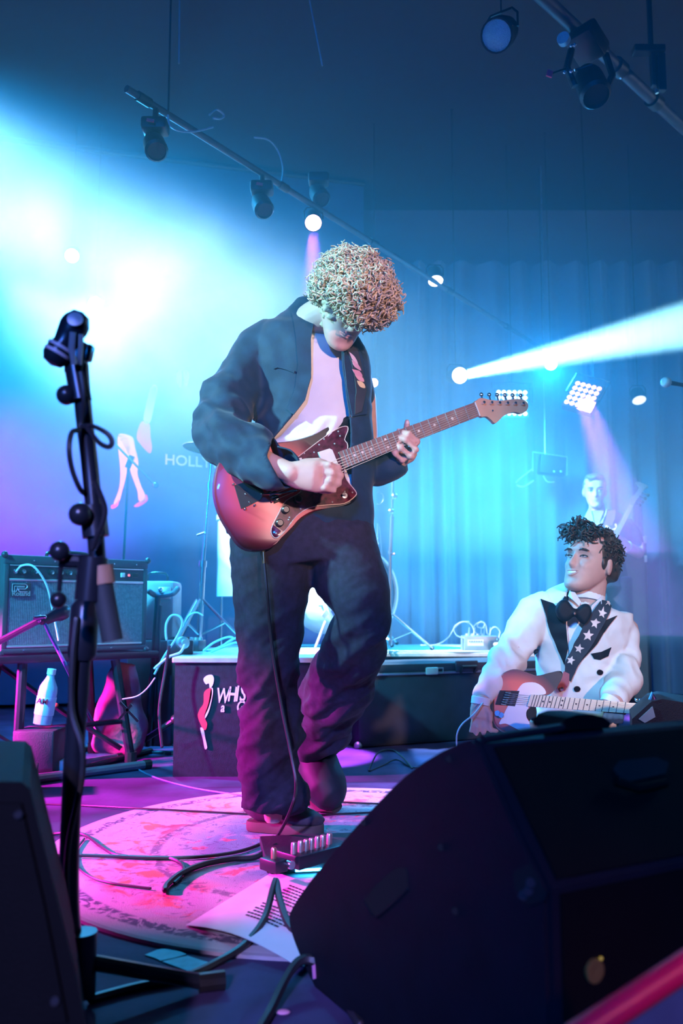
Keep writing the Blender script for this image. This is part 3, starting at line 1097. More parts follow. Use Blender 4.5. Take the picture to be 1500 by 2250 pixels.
for s in (-1, 1):
    u, w_ = frame_of(bax)
    e = bc + u * s * 0.2 - bax * 0.08 - Vector((0, 0, 0.17))
    MB().cyl(e, Vector((e.x + u.x * s * 0.08, e.y + u.y * s * 0.08, RB_Z + 0.004)), 0.008, n=8).build('spur', m_chrome, bd)
fc = P(560, 1290, 5.5)
ft = thing('floor_tom', 'tall white floor tom standing beside the cymbal stand', 'drum', (fc.x, fc.y, RB_Z))
ftz = P(560, 1138, 5.5).z
MB().lathe([(0.235, fc.z - 0.06), (0.24, fc.z - 0.06), (0.24, ftz), (0.235, ftz)], (fc.x, fc.y, 0), (0, 0, 1), 36).build('shell', m_shell, ft)
MB().lathe([(0.246, ftz - 0.02), (0.25, ftz - 0.02), (0.25, ftz + 0.012), (0.236, ftz + 0.012), (0.001, ftz + 0.006)], (fc.x, fc.y, 0), (0, 0, 1), 36).build('batter_head', m_shell, ft)
for k in range(3):
    a = 2 * PI * k / 3 + 0.6
    e = Vector((fc.x + 0.25 * math.cos(a), fc.y + 0.25 * math.sin(a), 0))
    MB().tube([e + Vector((0, 0, fc.z + 0.2)), e + Vector((0, 0, RB_Z + 0.01))], 0.008).build('leg', m_chrome, ft)


# ------------------------------------------------------------------ stands on the risers
def tripod(t, foot, spread, zapex, m, r=0.009, double=True, rot=0.4):
    for k in range(3):
        a = rot + 2 * PI * k / 3
        d = Vector((math.cos(a), math.sin(a), 0))
        top = Vector((foot.x, foot.y, zapex)) + d * 0.015
        end = Vector((foot.x, foot.y, foot.z + 0.012)) + d * spread
        s = Vector((-d.y, d.x, 0)) * (0.010 if double else 0)
        lm = MB().tube([top + s, end + s], r * 0.7, 8)
        lg = lm.build('leg', m, t)
        if double:
            MB().tube([top - s, end - s], r * 0.7, 8).build('leg_strut', m, lg)
        mid = top.lerp(end, 0.5)
        MB().tube([mid, Vector((foot.x, foot.y, foot.z + 0.06))], r * 0.6, 6).build('brace', m, lg)
        MB().ball(end, (0.014, 0.014, 0.012), 10, 6).build('rubber_foot', m_knob, lg)


c0 = P(437, 1424, 4.35)
c0.z = RA_Z + 0.006
cyt = P(466, 984, 4.35)
t = thing('cymbal_stand', 'silver double-braced cymbal stand in the bright smoke on the drum riser', 'stand', c0)
MB().tube([c0 + Vector((0, 0, 0.05)), P(446, 1240, 4.35)], 0.014, 12).build('base_tube', m_chrome, t)
MB().tube([P(446, 1240, 4.35), cyt], 0.0095, 12).build('upper_tube', m_chrome, t)
MB().cyl(P(446, 1232, 4.35), P(445, 1246, 4.35), 0.02).build('height_clamp', m_chrome, t)
MB().tube([P(433, 1176, 4.35), P(450, 1170, 4.33)], 0.006).build('wing_nut', m_chrome, t)
MB().cyl(P(458, 1075, 4.35), P(459, 1060, 4.35), 0.016).build('tilter', m_chrome, t)
tripod(t, c0, 0.24, P(440, 1318, 4.35).z, m_chrome, 0.010, True, 0.15)
t = thing('cymbal', 'large bronze cymbal hazy in the smoke behind the jacket elbow', 'cymbal', cyt)
MB().lathe([(0.003, 0.02), (0.03, 0.018), (0.045, 0.008), (0.15, -0.010), (0.15, -0.012), (0.045, 0.004), (0.003, 0.014)], cyt + Vector((0, 0, 0.0)), (0.12, 0.05, 1), 36).build('cymbal_plate', mat('bronze', (0.75, 0.6, 0.35), 0.3, 0.9, var=0.1, scale=40), t)
MB().lathe([(0.012, 0.02), (0.012, 0.035), (0.005, 0.045), (0.0005, 0.045)], cyt, (0.12, 0.05, 1), 12).build('wing_nut', m_chrome, t)

s0 = P(857, 1424, 5.12)
s0.z = RB_Z + 0.006
t = thing('microphone_stand', 'chrome tripod microphone stand on the rear riser beside the guitarist knee', 'stand', s0)
MB().tube([s0 + Vector((0, 0, 0.03)), P(857, 1220, 5.12)], 0.011, 10).build('base_tube', m_chrome, t)
MB().tube([P(857, 1220, 5.12), P(861, 1135, 5.12)], 0.014, 10).build('middle_tube', m_chrome, t)
MB().tube([P(861, 1135, 5.12), P(863, 1052, 5.12)], 0.008, 10).build('upper_tube', m_chrome, t)
MB().ball(P(866, 1090, 5.1), 0.020, 10, 8).build('clutch', m_chrome, t)
MB().ball(P(859, 1123, 5.1), 0.018, 10, 8).build('clutch', m_chrome, t)
MB().box(P(862, 1217, 5.1), (0.032, 0.03, 0.018), bev=0.003).build('clip', m_chrome, t)
MB().tube([P(863, 1052, 5.12), P(858, 1048, 5.1), P(824, 1054, 5.0)], 0.005, 8).build('boom_arm', m_chrome, t)
MB().tube(spline([P(828, 1082, 5.12), P(840, 1085, 5.12), P(842, 1098, 5.12), P(834, 1108, 5.12), P(828, 1106, 5.12)], 5), 0.003, 6).build('cable_loop', m_chrome, t)
tripod(t, s0, 0.26, P(857, 1350, 5.12).z, m_chrome, 0.009, True, 0.25)
h0 = P(830, 1424, 5.8)
h0.z = RB_Z + 0.006
t = thing('hi_hat_stand', 'thin chrome stand with a small bell nut half hidden behind the guitarist thigh', 'stand', h0)
MB().tube([h0, P(829, 1150, 5.8)], 0.007, 10).build('rod', m_chrome, t)
MB().lathe([(0.02, 0), (0.02, 0.006), (0.008, 0.012), (0.006, 0.07), (0.001, 0.07)], P(829, 1196, 5.8), (0, 0, 1), 12).build('bell_nut', m_chrome, t)
MB().tube([P(834, 1158, 5.8), P(838, 1220, 5.8), P(848, 1280, 5.8)], 0.003, 6).build('pull_wire', m_chrome, t)
tripod(t, h0, 0.22, P(830, 1360, 5.8).z, m_chrome, 0.008, False, 0.9)

# microphone stand silhouetted before the banner
b0 = Vector((P(268, 1240, 5.2).x, 5.2, 0))
t = thing('microphone_stand', 'thin dark boom microphone stand in front of the printed dancer legs', 'stand', b0)
MB().tube([Vector((b0.x - 0.01, 5.2, 0.04)), P(282, 1020, 5.2)], 0.008, 8).build('pole', m_stand, t)
MB().tube([P(255, 978, 5.2), P(342, 1066, 5.1)], 0.007, 8).build('boom', m_stand, t)
MB().cyl(P(280, 1028, 5.2), P(290, 1002, 5.2), 0.018).build('clutch', m_stand, t)
MB().lathe([(0.008, 0), (0.010, 0.05), (0.018, 0.06), (0.02, 0.08), (0.012, 0.1), (0.001, 0.1)], P(340, 1064, 5.1), (P(350, 1075, 4.58) - P(340, 1064, 5.1)), 12).build('microphone_head', m_chrome, t)
tripod(t, b0, 0.3, 0.25, m_stand, 0.009, False)

# small box amp and effects gear on the drum riser, left end
t = thing('box_amplifier', 'pale box amplifier standing on a crate behind the combo amplifier', 'amplifier', Vector((P(345, 1400, 4.3).x, 4.4, 0)))
bx0, bx1 = P(300, 1270, 4.4).x, P(392, 1270, 4.4).x
zt, zb = P(345, 1278, 4.4).z, P(345, 1405, 4.4).z
MB().box(((bx0 + bx1) / 2, 4.4, (zt + zb) / 2), (bx1 - bx0, 0.22, zt - zb), bev=0.02).build('cabinet', mat('grey_vinyl', (0.35, 0.36, 0.4), 0.5), t)
MB().box((bx1 - 0.045, 4.285, zt - 0.06), (0.06, 0.01, 0.06), bev=0.004).build('control_plate', m_silver, t)
MB().box(((bx0 + bx1) / 2, 4.4, zb / 2), ((bx1 - bx0) * 1.05, 0.26, zb), bev=0.01).build('crate', m_case, t)
MB().tube(spline([((bx0 + bx1) / 2 - 0.05, 4.4, zt), ((bx0 + bx1) / 2 - 0.04, 4.4, zt + 0.04), ((bx0 + bx1) / 2 + 0.04, 4.4, zt + 0.04), ((bx0 + bx1) / 2 + 0.05, 4.4, zt)], 5), 0.006, 6).build('carry_handle', m_knob, t)


def pedal(label, c, s, yaw, m, knobs=3, group=None, knobm=None):
    c = Vector(c)
    t = thing('effects_pedal', label, 'pedal', c, group)
    Rm = Matrix.Rotation(yaw, 3, 'Z')
    MB().box(c + Vector((0, 0, s[2] / 2)), s, rot=Rm, bev=0.006).build('enclosure', m, t)
    for i in range(knobs):
        k = c + Rm @ Vector((s[0] * ((i + 0.5) / knobs - 0.5) * 0.85, s[1] * 0.2, s[2]))
        MB().lathe([(0.010, 0), (0.009, 0.012), (0.0003, 0.012)], k, (0, 0, 1), 12).build('knob', knobm or m_knob, t)
    MB().lathe([(0.008, 0), (0.006, 0.010), (0.0003, 0.010)], c + Rm @ Vector((0, -s[1] * 0.28, s[2])), (0, 0, 1), 12).build('footswitch', m_chrome, t)
    return t


pp = P(378, 1436, 3.75)
pp.z = RA_Z + 0.005
t = pedal('dark boxy pedal with a pale round plug at the riser corner', (P(395, 1430, 3.75).x, 3.75, RA_Z + 0.005), (0.11, 0.12, 0.06), 0.2, m_panel)
MB().lathe([(0.026, 0), (0.026, 0.03), (0.016, 0.034), (0.016, 0.05), (0.0005, 0.05)], P(398, 1412, 3.68), (0.5, -0.8, 0), 14).build('plug', m_silver, t)
t = pedal('small dark switch unit below the bright cymbal stand', (P(425, 1420, 4.05).x, 4.02, RA_Z + 0.005), (0.10, 0.10, 0.05), -0.2, m_panel, 4, knobm=m_silver)

# pedals with coiled leads on the rear riser
pc = P(1052, 1425, 5.25)
t = pedal('grey pedal with a white label and a forest of plugs on the rear riser', (pc.x, 5.25, RB_Z + 0.005), (0.20, 0.12, 0.085), 0.05, mat('grey_enclosure', (0.3, 0.34, 0.38), 0.4, 0.4), 5, knobm=m_silver)
MB().box((pc.x - 0.03, 5.187, RB_Z + 0.05), (0.095, 0.004, 0.036)).build('white_label', m_white, t, False)
for i in range(6):
    MB().box((pc.x - 0.065 + i * 0.014, 5.184, RB_Z + 0.058), (0.008, 0.002, 0.005)).build('label_mark', m_panel, t, False)
for i, px in enumerate((1030, 1042, 1056, 1063, 1076)):
    b = Vector((P(px, 1400, 5.25).x, 5.25, RB_Z + 0.09))
    MB().cyl(b, b + Vector((0.004, 0, 0.05)), 0.007, 0.004, n=8).build('jack_plug', m_silver, t)
t = pedal('small dark pedal with a pale plug beside the grey labelled pedal', (P(1092, 1425, 5.2).x, 5.2, RB_Z + 0.005), (0.09, 0.1, 0.06), -0.1, m_panel, 2, knobm=m_silver)
MB().lathe([(0.015, 0), (0.015, 0.04), (0.008, 0.045), (0.008, 0.07), (0.0004, 0.07)], P(1086, 1417, 5.14), (0.8, -0.5, 0.05), 12).build('plug', m_silver, t)
m_lead = mat('pale_blue_lead', (0.55, 0.62, 0.68), 0.45)


def lead(label, pts, r, m, n=8, name='cable', pix=None):
    q = spline(pts, n)
    return tag(MB().tube(q, r, 6, True).build(name, m), label, 'cable')


def lp_(seq, Y):
    return [P(a, b, Y) for a, b in seq]


lead('pale lead coiled in a wide ring over the labelled pedal', lp_([(925, 1418), (960, 1416), (985, 1400), (998, 1380), (1015, 1367), (1032, 1370), (1041, 1385), (1036, 1400), (1020, 1402), (1003, 1396), (997, 1380), (1010, 1368), (1030, 1366)], 5.2), 0.004, m_lead)
lead('pale lead wound in tight loops on top of the labelled pedal', lp_([(1046, 1392), (1040, 1378), (1052, 1368), (1064, 1370), (1060, 1380), (1048, 1376), (1056, 1366), (1066, 1372), (1070, 1392)], 5.22), 0.0035, m_lead)
lead('pale lead arching from the labelled pedal to the small dark pedal', lp_([(1076, 1398), (1078, 1384), (1088, 1378), (1098, 1388), (1094, 1404)], 5.22), 0.0035, m_lead)
lead('white lead looping over the pedals on the drum riser corner', lp_([(340, 1480), (362, 1440), (388, 1400), (400, 1372), (395, 1355), (378, 1352), (366, 1368), (364, 1390), (366, 1405)], 3.62), 0.005, m_lead)
lead('pale lead sagging from the riser corner toward the guitar stand', lp_([(340, 1468), (370, 1444), (395, 1434), (405, 1418)], 3.60), 0.006, m_lead)
lead('thin lead arching behind the cymbal stand tripod', lp_([(405, 1370), (415, 1352), (432, 1346), (445, 1352)], 4.1), 0.004, m_lead)
for i, sq in enumerate(([(448, 1429), (470, 1412), (500, 1400), (512, 1404), (490, 1418), (465, 1428)], [(455, 1430), (480, 1425), (505, 1408), (530, 1398)], [(465, 1432), (495, 1420), (520, 1412), (545, 1420)])):
    lead(['loop of pale cable heaped on the drum riser beside the tripod', 'pale cable rising off the drum riser behind the trouser leg', 'pale cable lying low on the drum riser edge'][i],
         lp_(sq, 3.95 - i * 0.08), 0.0055, m_lead)
for i, (a, b, z_) in enumerate(((660, 1100, 0.012), (830, 1090, 0.03))):
    q = [Vector((P(a + (b - a) * k / 8, 1430, 4.95).x, 4.95 + i * 0.05 + 0.02 * math.sin(k * 1.7), RB_Z + 0.009)) for k in range(9)]
    lead(['cable lying straight along the front edge of the rear riser', 'second cable running behind the first along the rear riser edge'][i], q, 0.006, m_lead)

# guitar stand with a padded yoke
m_pad = mat('grey_pad', (0.14, 0.16, 0.2), 0.7)
g0 = G(322, 1655)
gt = thing('guitar_stand', 'empty upright guitar stand with a padded yoke on folding legs', 'stand', g0)
gy = g0.y
MB().tube([Vector((g0.x, gy, 0.03)), P(347, 1310, gy)], 0.014, 10).build('upright_tube', m_stand, gt)
MB().tube([Vector((g0.x + 0.02, gy + 0.03, 0.03)), P(352, 1330, gy)], 0.010, 10).build('inner_tube', m_stand, gt)
MB().tube(spline([P(328, 1300, gy - 0.02), P(340, 1307, gy), P(358, 1308, gy), P(380, 1304, gy - 0.02), P(390, 1294, gy - 0.04)], 5), 0.013, 10, True).build('yoke', m_pad, gt)
MB().ball(P(352, 1296, gy), 0.012, 10, 8).build('yoke_knob', m_chrome, gt)
MB().tube([P(330, 1655, gy), G(505, 1668) + Vector((0, 0, 0.015))], 0.014, 10, True).build('leg', m_stand, gt)
MB().tube([P(330, 1650, gy), G(170, 1700) + Vector((0, 0, 0.015))], 0.014, 10, True).build('leg', m_stand, gt)
ar = MB().tube([P(284, 1648, gy - .05), P(383, 1582, gy - .12)], 0.013, 10, True).build('cradle_arm', m_stand, gt)
MB().ball(P(384, 1580, gy - .12), 0.02, 10, 8).build('arm_cap', m_knob, ar)
lead('dark cable hanging down beside the guitar stand', [P(372, 1420, 3.4), P(362, 1480, 3.4), P(350, 1560, 3.35), P(356, 1640, 3.3)], 0.006, m_cable)
lead('thin pale cable draped from the amplifier stand to the guitar stand', lp_([(270, 1536), (300, 1530), (322, 1514), (340, 1490)], 3.3), 0.003, m_lead)

# low boom stand whose microphone points at the amplifier
mb0 = G(-60, 1700)
t = thing('microphone_stand', 'low boom stand carrying a microphone aimed at the combo amplifier', 'stand', mb0)
MB().tube([mb0 + Vector((0, 0, 0.02)), P(-55, 1440, mb0.y)], 0.012).build('pole', m_stand, t)
MB().tube([P(-60, 1440, 2.95), P(96, 1358, 2.75)], 0.011, 10).build('boom', mat('satin_boom', (0.25, 0.25, 0.28), 0.3, 0.7), t)
MB().ball(P(88, 1360, 2.74), 0.013, 10, 8).build('clip_joint', m_chrome, t)
MB().tube([P(78, 1358, 2.73), P(98, 1356, 2.73)], 0.007, 8, True).build('wing_nut', m_chrome, t)
MB().lathe([(0.010, -0.02), (0.016, 0.0), (0.020, 0.05), (0.026, 0.06), (0.027, 0.085), (0.018, 0.10), (0.001, 0.10)], P(100, 1362, 2.75), P(152, 1337, 2.85) - P(100, 1362, 2.75), 16).build('microphone', m_panel, t)
tripod(t, mb0, 0.28, 0.2, m_stand, 0.010, False)
lead('blue microphone cable dropping from the boom clip past the amplifier', lp_([(95, 1362), (110, 1395), (128, 1430), (152, 1478)], 2.74) + [G(190, 1560, 0.25), G(225, 1620, 0.1)], 0.006, mat('blue_cable', (0.07, 0.16, 0.3), 0.45))
lead('pale instrument lead plugged into the amplifier input jack', [aw(0.045, -0.01, AH - 0.066), aw(0.05, -0.05, AH - 0.045), aw(0.08, -0.09, AH - 0.05), aw(0.13, -0.1, AH - 0.12), aw(0.16, -0.1, AH - 0.22), aw(0.18, -0.12, AH - 0.34)], 0.0045, m_lead)

# clutter under the amplifier stand
m_bag = mat('magenta_lit_gig_bag', (0.32, 0.10, 0.16), 0.75, var=0.25, scale=14, bump=0.3, bscale=60)  # magenta stage light on the bag is put into its colour
t = thing('gig_bag', 'upright soft gig bag with cross straps under the amplifier next to the guitar stand', 'bag', Vector((P(265, 1600, 3.95).x, 3.95, 0)))
rr = []
for zz, wx, dy_ in ((0.012, 0.10, 0.06), (0.05, 0.125, 0.075), (0.16, 0.12, 0.07), (0.27, 0.085, 0.06), (0.36, 0.07, 0.05), (0.42, 0.05, 0.035)):
    cx_ = P(262 + zz * 30, 1500, 3.95).x
    rr.append((Vector((cx_, 3.95, zz)), wx, dy_))
bm_ = fuse(MB().limb(rr, 24), 0.012, 4)
wrinkle(bm_, 0.02, 9, seed=4)
obj('bag_body', bm_, m_bag, t)
bb = bvh_of(bm_)
for q in ([(262, 1545), (266, 1541), (306, 1583), (302, 1587)], [(263, 1583), (260, 1579), (288, 1546), (292, 1550)]):
    obj('strap', drape(q, bb, 0.003, 0.004, 5), m_knob, t)
t = thing('water_bottle', 'clear water bottle with a pale blue printed label under the amplifier', 'bottle', Vector((P(100, 1600, 3.5).x, 3.5, 0)))
bo = Vector((P(100, 1600, 3.5).x, 3.5, 0))
bax2 = (P(112, 1480, 3.5) - P(92, 1590, 3.5)).normalized()
bo2 = P(92, 1592, 3.5)
m_clear = mat('bottle_plastic', (0.35, 0.62, 0.75), 0.15, coat=0.5)
MB().lathe([(0.03, 0), (0.036, 0.004), (0.037, 0.13), (0.034, 0.15), (0.016, 0.185), (0.014, 0.2), (0.001, 0.2)], bo2, bax2, 20).build('bottle_body', m_clear, t)
lb = MB().lathe([(0.0375, 0.04), (0.038, 0.04), (0.038, 0.11), (0.0375, 0.11)], bo2, bax2, 20).build('label', mat('pale_blue_label', (0.5, 0.8, 0.85), 0.5), t)
MB().lathe([(0.017, 0.198), (0.017, 0.22), (0.0005, 0.22)], bo2, bax2, 14).build('cap', m_white, t)
ux = bax2.cross(Vector((0, -1, 0))).normalized()
me = text_mesh('AM', 0.03, basis(bo2 + bax2 * 0.085 + Vector((0, -0.039, 0)) - ux * 0.024, ux, bax2, Vector((0, -1, 0))), 0.001, 0.0006)
obj('label_lettering', me, m_panel, lb)
MB().box(bo + Vector((-0.02, 0, P(92, 1600, 3.5).z / 2)), (0.16, 0.16, P(92, 1600, 3.5).z), bev=0.006).build('crate_under', m_case, t)
tag(t, 'water bottle with a pale blue printed label propped on a dark crate', 'bottle')
pq = G(108, 1640)
t = pedal('white pedal box with a yellow dial on the magenta floor', (P(108, 1650, 3.55).x, 3.55, 0.001), (0.17, 0.13, 0.06), 0.15, mat('white_enclosure', (0.75, 0.75, 0.72), 0.4), 2)
MB().lathe([(0.014, 0), (0.013, 0.012), (0.0003, 0.012)], P(80, 1636, 3.48), (0, -1, 0.2), 14).build('yellow_dial', mat('yellow_plastic', (0.85, 0.65, 0.05), 0.4), t)
t = pedal('small silver pedal behind the white pedal box', (P(122, 1615, 3.75).x, 3.75, 0.001), (0.08, 0.12, 0.075), 0.1, m_silver, 2)
lead('red patch cable curled over the pedals under the amplifier', lp_([(112, 1600), (108, 1580), (107, 1560), (114, 1552), (124, 1549)], 3.6), 0.008, mat('red_cable', (0.8, 0.05, 0.05), 0.4))
t = pedal('dark pedal with a round dial under the amplifier near the low boom stand', (P(20, 1660, 3.2).x, 3.2, 0.001), (0.2, 0.14, 0.09), 0.3, m_panel, 3, knobm=m_cream)
m_bar = mat('grey_tube', (0.2, 0.2, 0.24), 0.4, 0.5)
for i, (a, b, r) in enumerate((((30, 1692), (230, 1640), 0.014), ((10, 1716), (258, 1672), 0.016), ((70, 1652), (240, 1650), 0.010), ((-20, 1735), (320, 1690), 0.018))):
    lab = ['thin steel tube lying aslant on the magenta floor', 'thicker steel tube lying along the magenta floor', 'short steel rod lying behind the fallen tubes', 'heavy dark tube lying across the floor before the amplifier stand'][i]
    A, B = G(a[0], a[1]), G(b[0], b[1])
    t = thing('stand_tube', lab, 'tube', A)
    MB().tube([A + Vector((0, 0, r)), B + Vector((0, 0, r))], r, 10).build('tube', m_bar, t)
    MB().tube([B + Vector((0, 0, r)) + (A - B).normalized() * 0.01, B + Vector((0, 0, r)) + (B - A).normalized() * 0.02], r * 1.15, 10).build('end_cap', m_knob, t)


# ------------------------------------------------------------------ big floor monitor, bottom right
m_mon = mat('black_monitor_lit', (0.005, 0.007, 0.013), 0.6, spec=0.22, bump=0.25, bscale=420, var=0.15)  # black paint with the bluish light on the cheek put into its colour
m_mon2 = mat('black_monitor_shaded', (0.003, 0.0027, 0.003), 0.75, spec=0.12, bump=0.25, bscale=420)  # darker copy of the same black, shade on the back put into its colour
m_deep_black = mat('deep_black', (0.003, 0.003, 0.004), 0.9)  # flat black for screws and for shade painted in slots and pocket
mA = G(692, 2165)
mB_ = G(1212, 2600)
mdir = (mB_ - mA).normalized()
mn = Vector((mdir.y, -mdir.x, 0)).normalized()
if mn.dot(CAM - mA) < 0:
    mn = -mn
mpl = Plane(mA, mdir, mn)
prof = spline([(1048, 1622, 0), (985, 1645, 0), (900, 1702, 0), (820, 1782, 0), (740, 1872, 0), (685, 1940, 0), (648, 1995, 0), (641, 2022, 0), (650, 2062, 0), (672, 2118, 0)], 5)
prof = [(p.x, p.y) for p in prof]
pts = [mpl.at(x, y) for x, y in prof]
pts.append(Vector((mA.x, mA.y, 0.0)) + mdir * 0.01)
vb = mpl.at(1211, 1952)
pts.append(Vector((vb.x, vb.y, 0.0)))
pts.append(vb)
pts.append(mpl.at(1150, 1832))
pts.append(mpl.at(1062, 1634))
mon = thing('stage_monitor', 'large black wedge floor monitor with a curved side cheek and handle slot', 'speaker', Vector((vb.x, vb.y, 0)))
MONL = 0.78
MB().prism(pts, -MONL, mn).build('cabinet', m_mon, mon, True, 25)
# slim cheek plate on the side we see
inner = [p + (Vector((sum(q.x for q in pts), sum(q.y for q in pts), sum(q.z for q in pts))) / len(pts) - p) * 0.015 for p in pts]
MB().prism([p - mn * -0.0005 for p in inner], 0.006, mn).build('side_cheek', m_mon, mon, True, 25)
# rear panels that face the hall
bk = []
for a, b, nm in ((mpl.at(1062, 1634), vb, 'back_panel'), (vb, Vector((vb.x, vb.y, 0.0)), 'lower_panel')):
    d_ = (a - b).normalized()
    nn = d_.cross(mn).normalized()
    if nn.dot(CAM - a) < 0:
        nn = -nn
    q = [a - mn * 0.012 - d_ * 0.008, b - mn * 0.012 + d_ * 0.008, b - mn * (MONL - 0.012) + d_ * 0.008, a - mn * (MONL - 0.012) - d_ * 0.008]
    bk.append((MB().prism(q, 0.004, nn).build(nm, m_mon2, mon, False), nn, a, b))
# flat black plates stand for shade in handle slot and connector pocket; lips, screws
slot = [(800, 1978), (826, 1945), (868, 1908), (890, 1905), (896, 1918), (896, 1950), (872, 1975), (828, 2013), (818, 2008)]
MB().prism(mpl.poly(slot, 0.0062), 0.001, mn).build('handle_slot_shade', m_deep_black, mon, False)
MB().tube([mpl.at(x, y, 0.007) for x, y in ((800, 1980), (818, 2011), (828, 2016), (874, 1978), (897, 1952))], 0.0022, 6).build('slot_lip', m_mon, mon)
MB().prism(mpl.poly([(1128, 1915), (1165, 1896), (1200, 1960), (1196, 1978), (1158, 1990), (1130, 1950)], 0.0062), 0.001, mn).build('pocket_shade', m_deep_black, mon, False)
MB().tube([mpl.at(x, y, 0.007) for x, y in ((1158, 1992), (1197, 1980), (1202, 1960))], 0.0015, 6).build('pocket_lip', m_mon, mon)
for x, y in ((1165, 1940), (1160, 1958), (1148, 1968)):
    MB().cyl(mpl.at(x, y, 0.006), mpl.at(x, y, 0.012), 0.006, n=10).build('connector', m_mon, mon)
for x, y in ((986, 1668), (799, 1808), (1000, 2002), (968, 1862)):
    MB().cyl(mpl.at(x, y, 0.004), mpl.at(x, y, 0.009), 0.005, n=10).build('screw', m_deep_black, mon)
MB().prism(mpl.poly([(686, 2122), (692, 2118), (694, 2150), (688, 2152)], 0.0065), 0.001, mn).build('pink_sticker', mat('pink_tape', (0.9, 0.3, 0.55), 0.6), mon, False)
# carrying handle on the slanted rear panel and the rubber hump on the ridge
pn, nn, a, b = bk[0]
hp = Plane(a + nn * 0.005, mn, nn)
MB().prism(hp.poly([(1345, 1690), (1360, 1672), (1440, 1664), (1468, 1676), (1462, 1700), (1370, 1720)]), 0.001, nn).build('carry_slot_shade', m_deep_black, mon, False)  # black plate painted as the shade inside the carry slot
MB().tube([hp.at(x, y, 0.008) for x, y in ((1352, 1716), (1400, 1732), (1462, 1720))], 0.006, 8).build('carry_handle', m_mon2, mon)
hm = [(1232, 1596), (1244, 1578), (1268, 1570), (1300, 1569), (1326, 1576), (1342, 1588), (1338, 1600), (1236, 1606)]
hpl = Plane(mpl.at(1062, 1634) - mn * 0.25, mn, (nn.x, nn.y, 0))
MB().prism(hpl.poly(hm), -0.06, hpl.n).build('ridge_cap', m_mon2, mon, True)
MB().tube([hpl.at(1060, 1624, 0), hpl.at(1235, 1598, 0)], 0.006, 8).build('ridge_edge', m_mon, mon)
pn2, nn2, a2, b2 = bk[1]
lpn = Plane(a2 + nn2 * 0.005, mn, nn2)
m_led = mat('amber_led', (0.3, 0.25, 0.05), 0.4, emit=(0.8, 0.55, 0.05), estr=0.35)
for x, y in ((1311, 2110), (1320, 2106)):
    MB().ball(lpn.at(x, y, 0.001), 0.0022, 8, 6).build('signal_light', m_led, mon)
MB().lathe([(0.014, 0), (0.014, 0.004), (0.010, 0.005), (0.0004, 0.002)], lpn.at(1303, 2132, 0.0), nn2, 14).build('socket', mat('brass_socket', (0.35, 0.25, 0.06), 0.4, 0.6), mon)

# second wedge, bottom left, very close
A_ = 1.05
t = thing('stage_monitor', 'black wedge monitor standing close at the stage edge beside the microphone stand', 'speaker', (P(-60, 2000, A_).x, A_, 0))
pl = [P(-260, 1712, A_), P(48, 1718, A_), P(66, 1734, A_), P(82, 1800, A_), P(128, 1985, A_), P(165, 2130, A_), P(188, 2250, A_)]
e = P(188, 2250, A_)
pl += [Vector((e.x + 0.02, A_, 0)), Vector((pl[0].x, A_, 0))]
MB().prism(pl, 0.34, (-0.35, 1, 0)).build('cabinet', m_mon2, t, True, 25)
g_ = [P(-240, 1760, A_), P(50, 1765, A_), P(100, 1985, A_), P(150, 2240, A_), P(-240, 2300, A_)]
MB().prism(g_, 0.006, (0, -1, 0)).build('back_plate', m_mon2, t, False)
for x, y in ((40, 1790), (120, 2200)):
    MB().cyl(P(x, y, A_ - 0.004), P(x, y, A_ - 0.011), 0.005, n=10).build('screw', m_mon, t)

# third wedge beside the seated guitarist's headstock
wA = P(1392, 1592, 2.35)
t = thing('stage_monitor', 'small dark wedge monitor in front of the telecaster-style headstock', 'speaker', (P(1450, 1590, 2.47).x, 2.47, 0))
tag(t, 'small dark wedge monitor half hidden beyond the large monitor ridge', 'speaker')
q = [P(1388, 1580, 2.35), P(1430, 1542, 2.35), P(1455, 1536, 2.35), P(1530, 1548, 2.35), P(1600, 1570, 2.35)]
q = q + [Vector((q[-1].x, 2.35, 0)), Vector((q[0].x, 2.35, 0))]
MB().prism(q, 0.24, (0.3, 1, 0)).build('cabinet', m_mon, t, True, 25)
MB().prism([P(1402, 1580, 2.348), P(1432, 1552, 2.348), P(1438, 1575, 2.348), P(1415, 1588, 2.348)], 0.005, (0, -1, 0)).build('side_plate', mat('grey_monitor_plate', (0.12, 0.14, 0.17), 0.5), t, False)
MB().tube([P(1428, 1538, 2.35), P(1432, 1524, 2.35), P(1438, 1536, 2.35)], 0.006, 8).build('tie_point', m_chrome, t)

# red rail and blue panel at the very front, bottom right
a, b = P(1255, 2285, 0.82), P(1540, 2098, 0.86)
t = thing('red_rail', 'red tubular rail at the front edge of the stage below the monitor', 'rail', ((a.x + b.x) / 2, (a.y + b.y) / 2, 0))
MB().tube([a, b], 0.0125, 14).build('rail_tube', mat('red_gloss_paint', (0.75, 0.01, 0.06), 0.35), t)
MB().prism([a + Vector((0, 0.01, -0.012)), b + Vector((0, 0.01, -0.012)), Vector((b.x, b.y + 0.01, 0.0)), Vector((a.x, a.y + 0.01, 0.0))], 0.012, (0, 1, 0)).build('kick_panel', mat('blue_grey_panel', (0.07, 0.10, 0.14), 0.5), t, False)

# ------------------------------------------------------------------ round rug
rc = Vector((-0.02, 2.47, 0))
RR = 0.775
m_rug = bpy.data.materials.new('faded_persian_rug')
m_rug.use_nodes = True
nt = m_rug.node_tree
bs = nt.nodes['Principled BSDF']
bs.inputs['Roughness'].default_value = 0.95


def nd(t, **k):
    n = nt.nodes.new(t)
    for a_, v_ in k.items():
        setattr(n, a_, v_)
    return n


